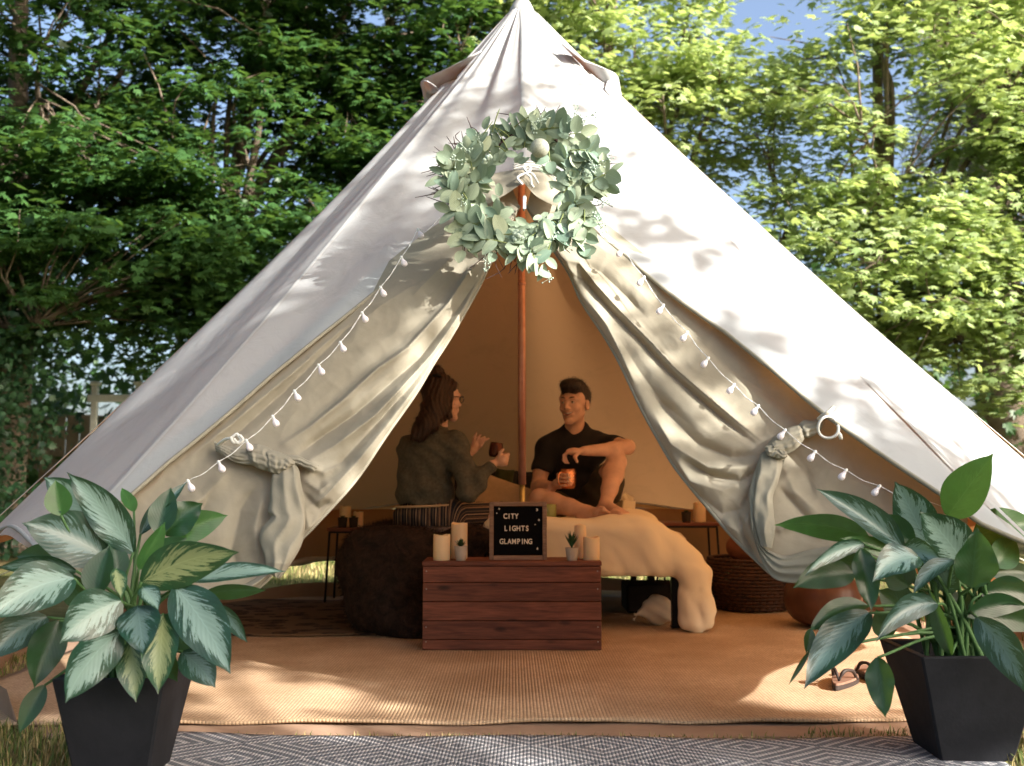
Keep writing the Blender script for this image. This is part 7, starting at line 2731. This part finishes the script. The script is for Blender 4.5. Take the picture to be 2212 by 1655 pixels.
# conifer with dry brown branches, top right
con = empty("conifer_tree", (7.9, 16.0, 0), "tall conifer with dry brown hanging branches at the top right", "tree")
MB().tube([(7.9, 16, -0.1), (7.85, 16, 4), (7.8, 16, 8), (7.75, 16, 13)], [0.42, 0.36, 0.28, 0.1], 12).build("trunk", M_BARK, con, True)
rng = np.random.default_rng(9)
mb = MB(); tips = []
for k in range(70):
    z = rng.uniform(5.2, 12); a = rng.uniform(0, 2 * math.pi); L = rng.uniform(0.8, 2.1) * (1.25 - z / 16)
    s = Vector((7.83, 16, z)); d = Vector((math.cos(a), math.sin(a), 0))
    pts = [s, s + d * L * 0.5 + Vector((0, 0, 0.1)), s + d * L + Vector((0, 0, -0.25 * L))]
    mb.tube(catmull(pts, 4), [0.03 * (1 - i / 9.5) for i in range(9)], 5, False)
    for q in catmull(pts, 8)[3:]:
        for _ in range(4): tips.append((q, d))
mb.build("limbs", M_BARK, con, True)
NE_V = np.array([(-0.03, 0, 0), (0.03, 0, 0), (0.02, 1, -0.1), (-0.02, 1, -0.1), (-0.3, 0.5, 0), (0.3, 0.62, 0), (0.3, 0.66, 0), (-0.3, 0.54, 0)])
NE_F = np.array([(0, 1, 2, 3), (4, 5, 6, 7)])
PP = np.array([tuple(q) for q, _ in tips]) + rng.normal(0, 0.09, (len(tips), 3))
PP = np.repeat(PP, 5, axis=0) + rng.normal(0, 0.10, (len(PP) * 5, 3))
me = leaves_at(PP, 0.26, rng, 0.2, np.tile(np.array([[0, 0, -1.2]]), (len(PP), 1)), "dry_twigs", (NE_V, NE_F))
o = link("dry_twigs", me, M_NEEDLE, con); o["kind"] = "stuff"

# white garden fence at the left, half hidden by trunks and shrubs
M_WHITE = simple("white_paint", (0.75, 0.74, 0.7), 0.5, var=0.06)
fen = empty("garden_fence", (-4.6, 11.9, 0), "white post and rail fence behind the trees at left", "fence")
for x in (-4.98, -4.46, -3.94, -3.42):
    MB().box((x, 11.9, 0.95), (0.07, 0.07, 1.9), bev=0.008).box((x, 11.9, 1.93), (0.1, 0.1, 0.05), bev=0.01).build("post", M_WHITE, fen)
for z in (0.35, 1.75):
    MB().box((-4.2, 11.86, z), (1.7, 0.03, 0.09), bev=0.006).build("rail", M_WHITE, fen)
tan_fence = MB()
M_TAN = simple("weathered_board", (0.34, 0.24, 0.15), 0.8, var=0.25, scale=6)
fb = empty("board_fence", (-4, 14.2, 0), "sunlit brown board fence far behind the left trees", "fence")
for k in range(26):
    MB().box((-7 + k * 0.19, 14.2 + 0.01 * (k % 3), 0.85), (0.175, 0.025, 1.7 + 0.02 * math.sin(k * 3)), bev=0.004).build("board", M_TAN, fb)
# ------------------------------------------------------------------ trees beside and behind the camera whose shade falls on the tent
def shade_sprays(items, rng):
    cs = []
    for tgt, r, n, t in items:
        tgt = Vector(tgt)
        u = sun_to.cross(Vector((0, 0, 1))).normalized(); v = sun_to.cross(u)
        for _ in range(n):
            a, q = rng.uniform(0, 2 * math.pi), math.sqrt(rng.uniform(0, 1)) * r
            c = tgt + sun_to * (t + rng.normal(0, 0.35)) + u * (q * math.cos(a)) + v * (q * math.sin(a))
            cs.append(tuple(c))
    return cs


def conept(px, py): return on_cone(px, py)
def doorpt(px, py): return at(px, py, door_plane_Y(px, py))


items = []
# left slope of the roof
for p in [(600, 740), (520, 800), (440, 870), (370, 930), (300, 990), (240, 1045), (150, 1085), (60, 1120), (400, 960), (330, 1020), (480, 890), (200, 1020), (660, 690)]:
    items.append((conept(*p), 0.13, 7, 7.5))
for p in [(1065, 230), (1040, 330), (980, 420), (860, 530)]:
    items.append((conept(*p), 0.10, 2, 7.5))
# left flap: lower part in shade, a dappled middle
for p in [(400, 1090), (450, 1180), (380, 1160)]:
    items.append((doorpt(*p), 0.15, 5, 7.5))

# right flap: dapples
for p in [(1400, 800), (1560, 1010), (1850, 1100), (1560, 1120), (1450, 760)]:
    items.append((doorpt(*p), 0.10, 2, 7.2))
for x, y, r, n in [(-0.25, 4.0, .2, 3), (-0.1, 3.55, .35, 7), (0.3, 3.5, .3, 6), (0.05, 3.9, .2, 4), (-0.6, 2.95, .35, 7), (0.1, 2.9, .4, 7), (0.7, 2.9, .35, 6),
                   (-1.5, 2.7, .4, 9), (-1.9, 3.2, .5, 9), (-1.7, 4.0, .2, 2)]:
    items.append(((x, y, 0.05), r, n, 7.8))
for x, y, z in [(-1.1, 2.75, .5), (-1.05, 2.8, .75), (-1.35, 2.8, .55), (-1.1, 2.7, .25), (1.15, 2.9, .5), (1.05, 2.9, .4), (1.35, 2.9, .3), (1.2, 2.9, .15), (0.95, 2.9, .55)]:
    items.append(((x, y, z), 0.20, 7, 7.2))
# right slope: sparse dapples
for p in [(1170, 170), (1210, 300), (1330, 430), (1480, 560)]:
    items.append((conept(*p), 0.12, 1, 5.5))
rng = np.random.default_rng(21)
csA = shade_sprays(items, rng)

def shade_tree(label, base, height, r, cs, per, size, rad, mat, seed):
    rng = np.random.default_rng(seed)
    root = empty("shade_tree", base, label, "tree")
    b = Vector(base)
    top = Vector((base[0], base[1], height))
    tp = catmull([b - Vector((0, 0, 0.1)), b.lerp(top, 0.35) + Vector((0.15, 0.1, 0)), b.lerp(top, 0.7), top], 6)
    MB().tube(tp, [r * (1.2 - 0.95 * i / (len(tp) - 1)) for i in range(len(tp))], 12).build("trunk", M_BARK, root, True)
    cs = np.array(cs)
    mb = MB()
    sel = rng.choice(len(cs), min(26, len(cs)), replace=False)
    LP = []
    for i in sel:
        c = Vector(cs[i]); s = tp[int(len(tp) * 0.6)]
        pts = catmull([s, s.lerp(c, 0.5) + Vector((0, 0, 0.6)), c], 7)
        mb.tube(pts, [0.05 * (1 - 0.9 * j / (len(pts) - 1)) for j in range(len(pts))], 6)
        LP += [tuple(p) for p in pts[5:]]
    LP = np.array(LP)
    for c in cs:
        d = np.linalg.norm(LP - c, axis=1); i = int(np.argmin(d))
        if 0.1 < d[i] < 2.5: mb.tube([LP[i], c], [0.008, 0.003], 4, False)
    mb.build("limbs", M_BARK, root, True)
    P, ow = spray_points(cs, rad, per, rng)
    o = link("crown", leaves_at(P, size, rng, 0.55, ow, "crown"), mat, root)
    o["kind"] = "stuff"


shade_tree("leafy maple right of the camera that shades the tent", (7.0, -3.4, 0), 5.0, 0.2, csA, 26, 0.11, 0.24, M_LEAF_B, 31)

# unseen maple canopy, added to block overhead sky light and shade the left trees
rg = np.random.default_rng(78)
cs = []
for _ in range(330):
    x, y = rg.uniform(-11, 4.6), rg.uniform(-4, 13)
    if y > 6 and x > 2.5: continue
    cs.append((x, y, rg.uniform(9.4, 11.2) + 0.08 * abs(x + 5)))
big = [((x, y, z), 0.7, 9, 11.5) for x, y, z in ((-6.3, 10, 1.2), (-5.5, 10, 1.6), (-5.2, 10, 0.6), (-4.0, 10.5, 1.8))]
cs += shade_sprays(big, rg)
shade_tree("unseen maple canopy added overhead to block sky light", (-8.5, 4.0, 0), 10.5, 0.4, cs, 44, 0.26, 0.95, M_LEAF_D, 34)

# unseen foliage ring added round the camera to cut the sky fill
rg = np.random.default_rng(77)
cs = []
for _ in range(420):
    a = rg.uniform(R_(40), R_(320))            # 0 is straight ahead
    q = rg.uniform(11, 15)
    cs.append((q * math.sin(a), 1 + q * math.cos(a), rg.uniform(0.4, 4.5 if a > R_(152) else 2.6)))
cs = [c for c in cs if not (c[1] > 0 and abs(c[0]) < c[1] * 0.62 + 1.5)]
P, ow = spray_points(cs, 1.2, 34, rg, 0.6)
o = link("sky_block_foliage", leaves_at(P, 0.34, rg, 0.3, ow, "sky_block_foliage"), M_LEAF_D)
tag(o, "unseen ring of foliage added behind the camera to cut sky light", None, None, "stuff")
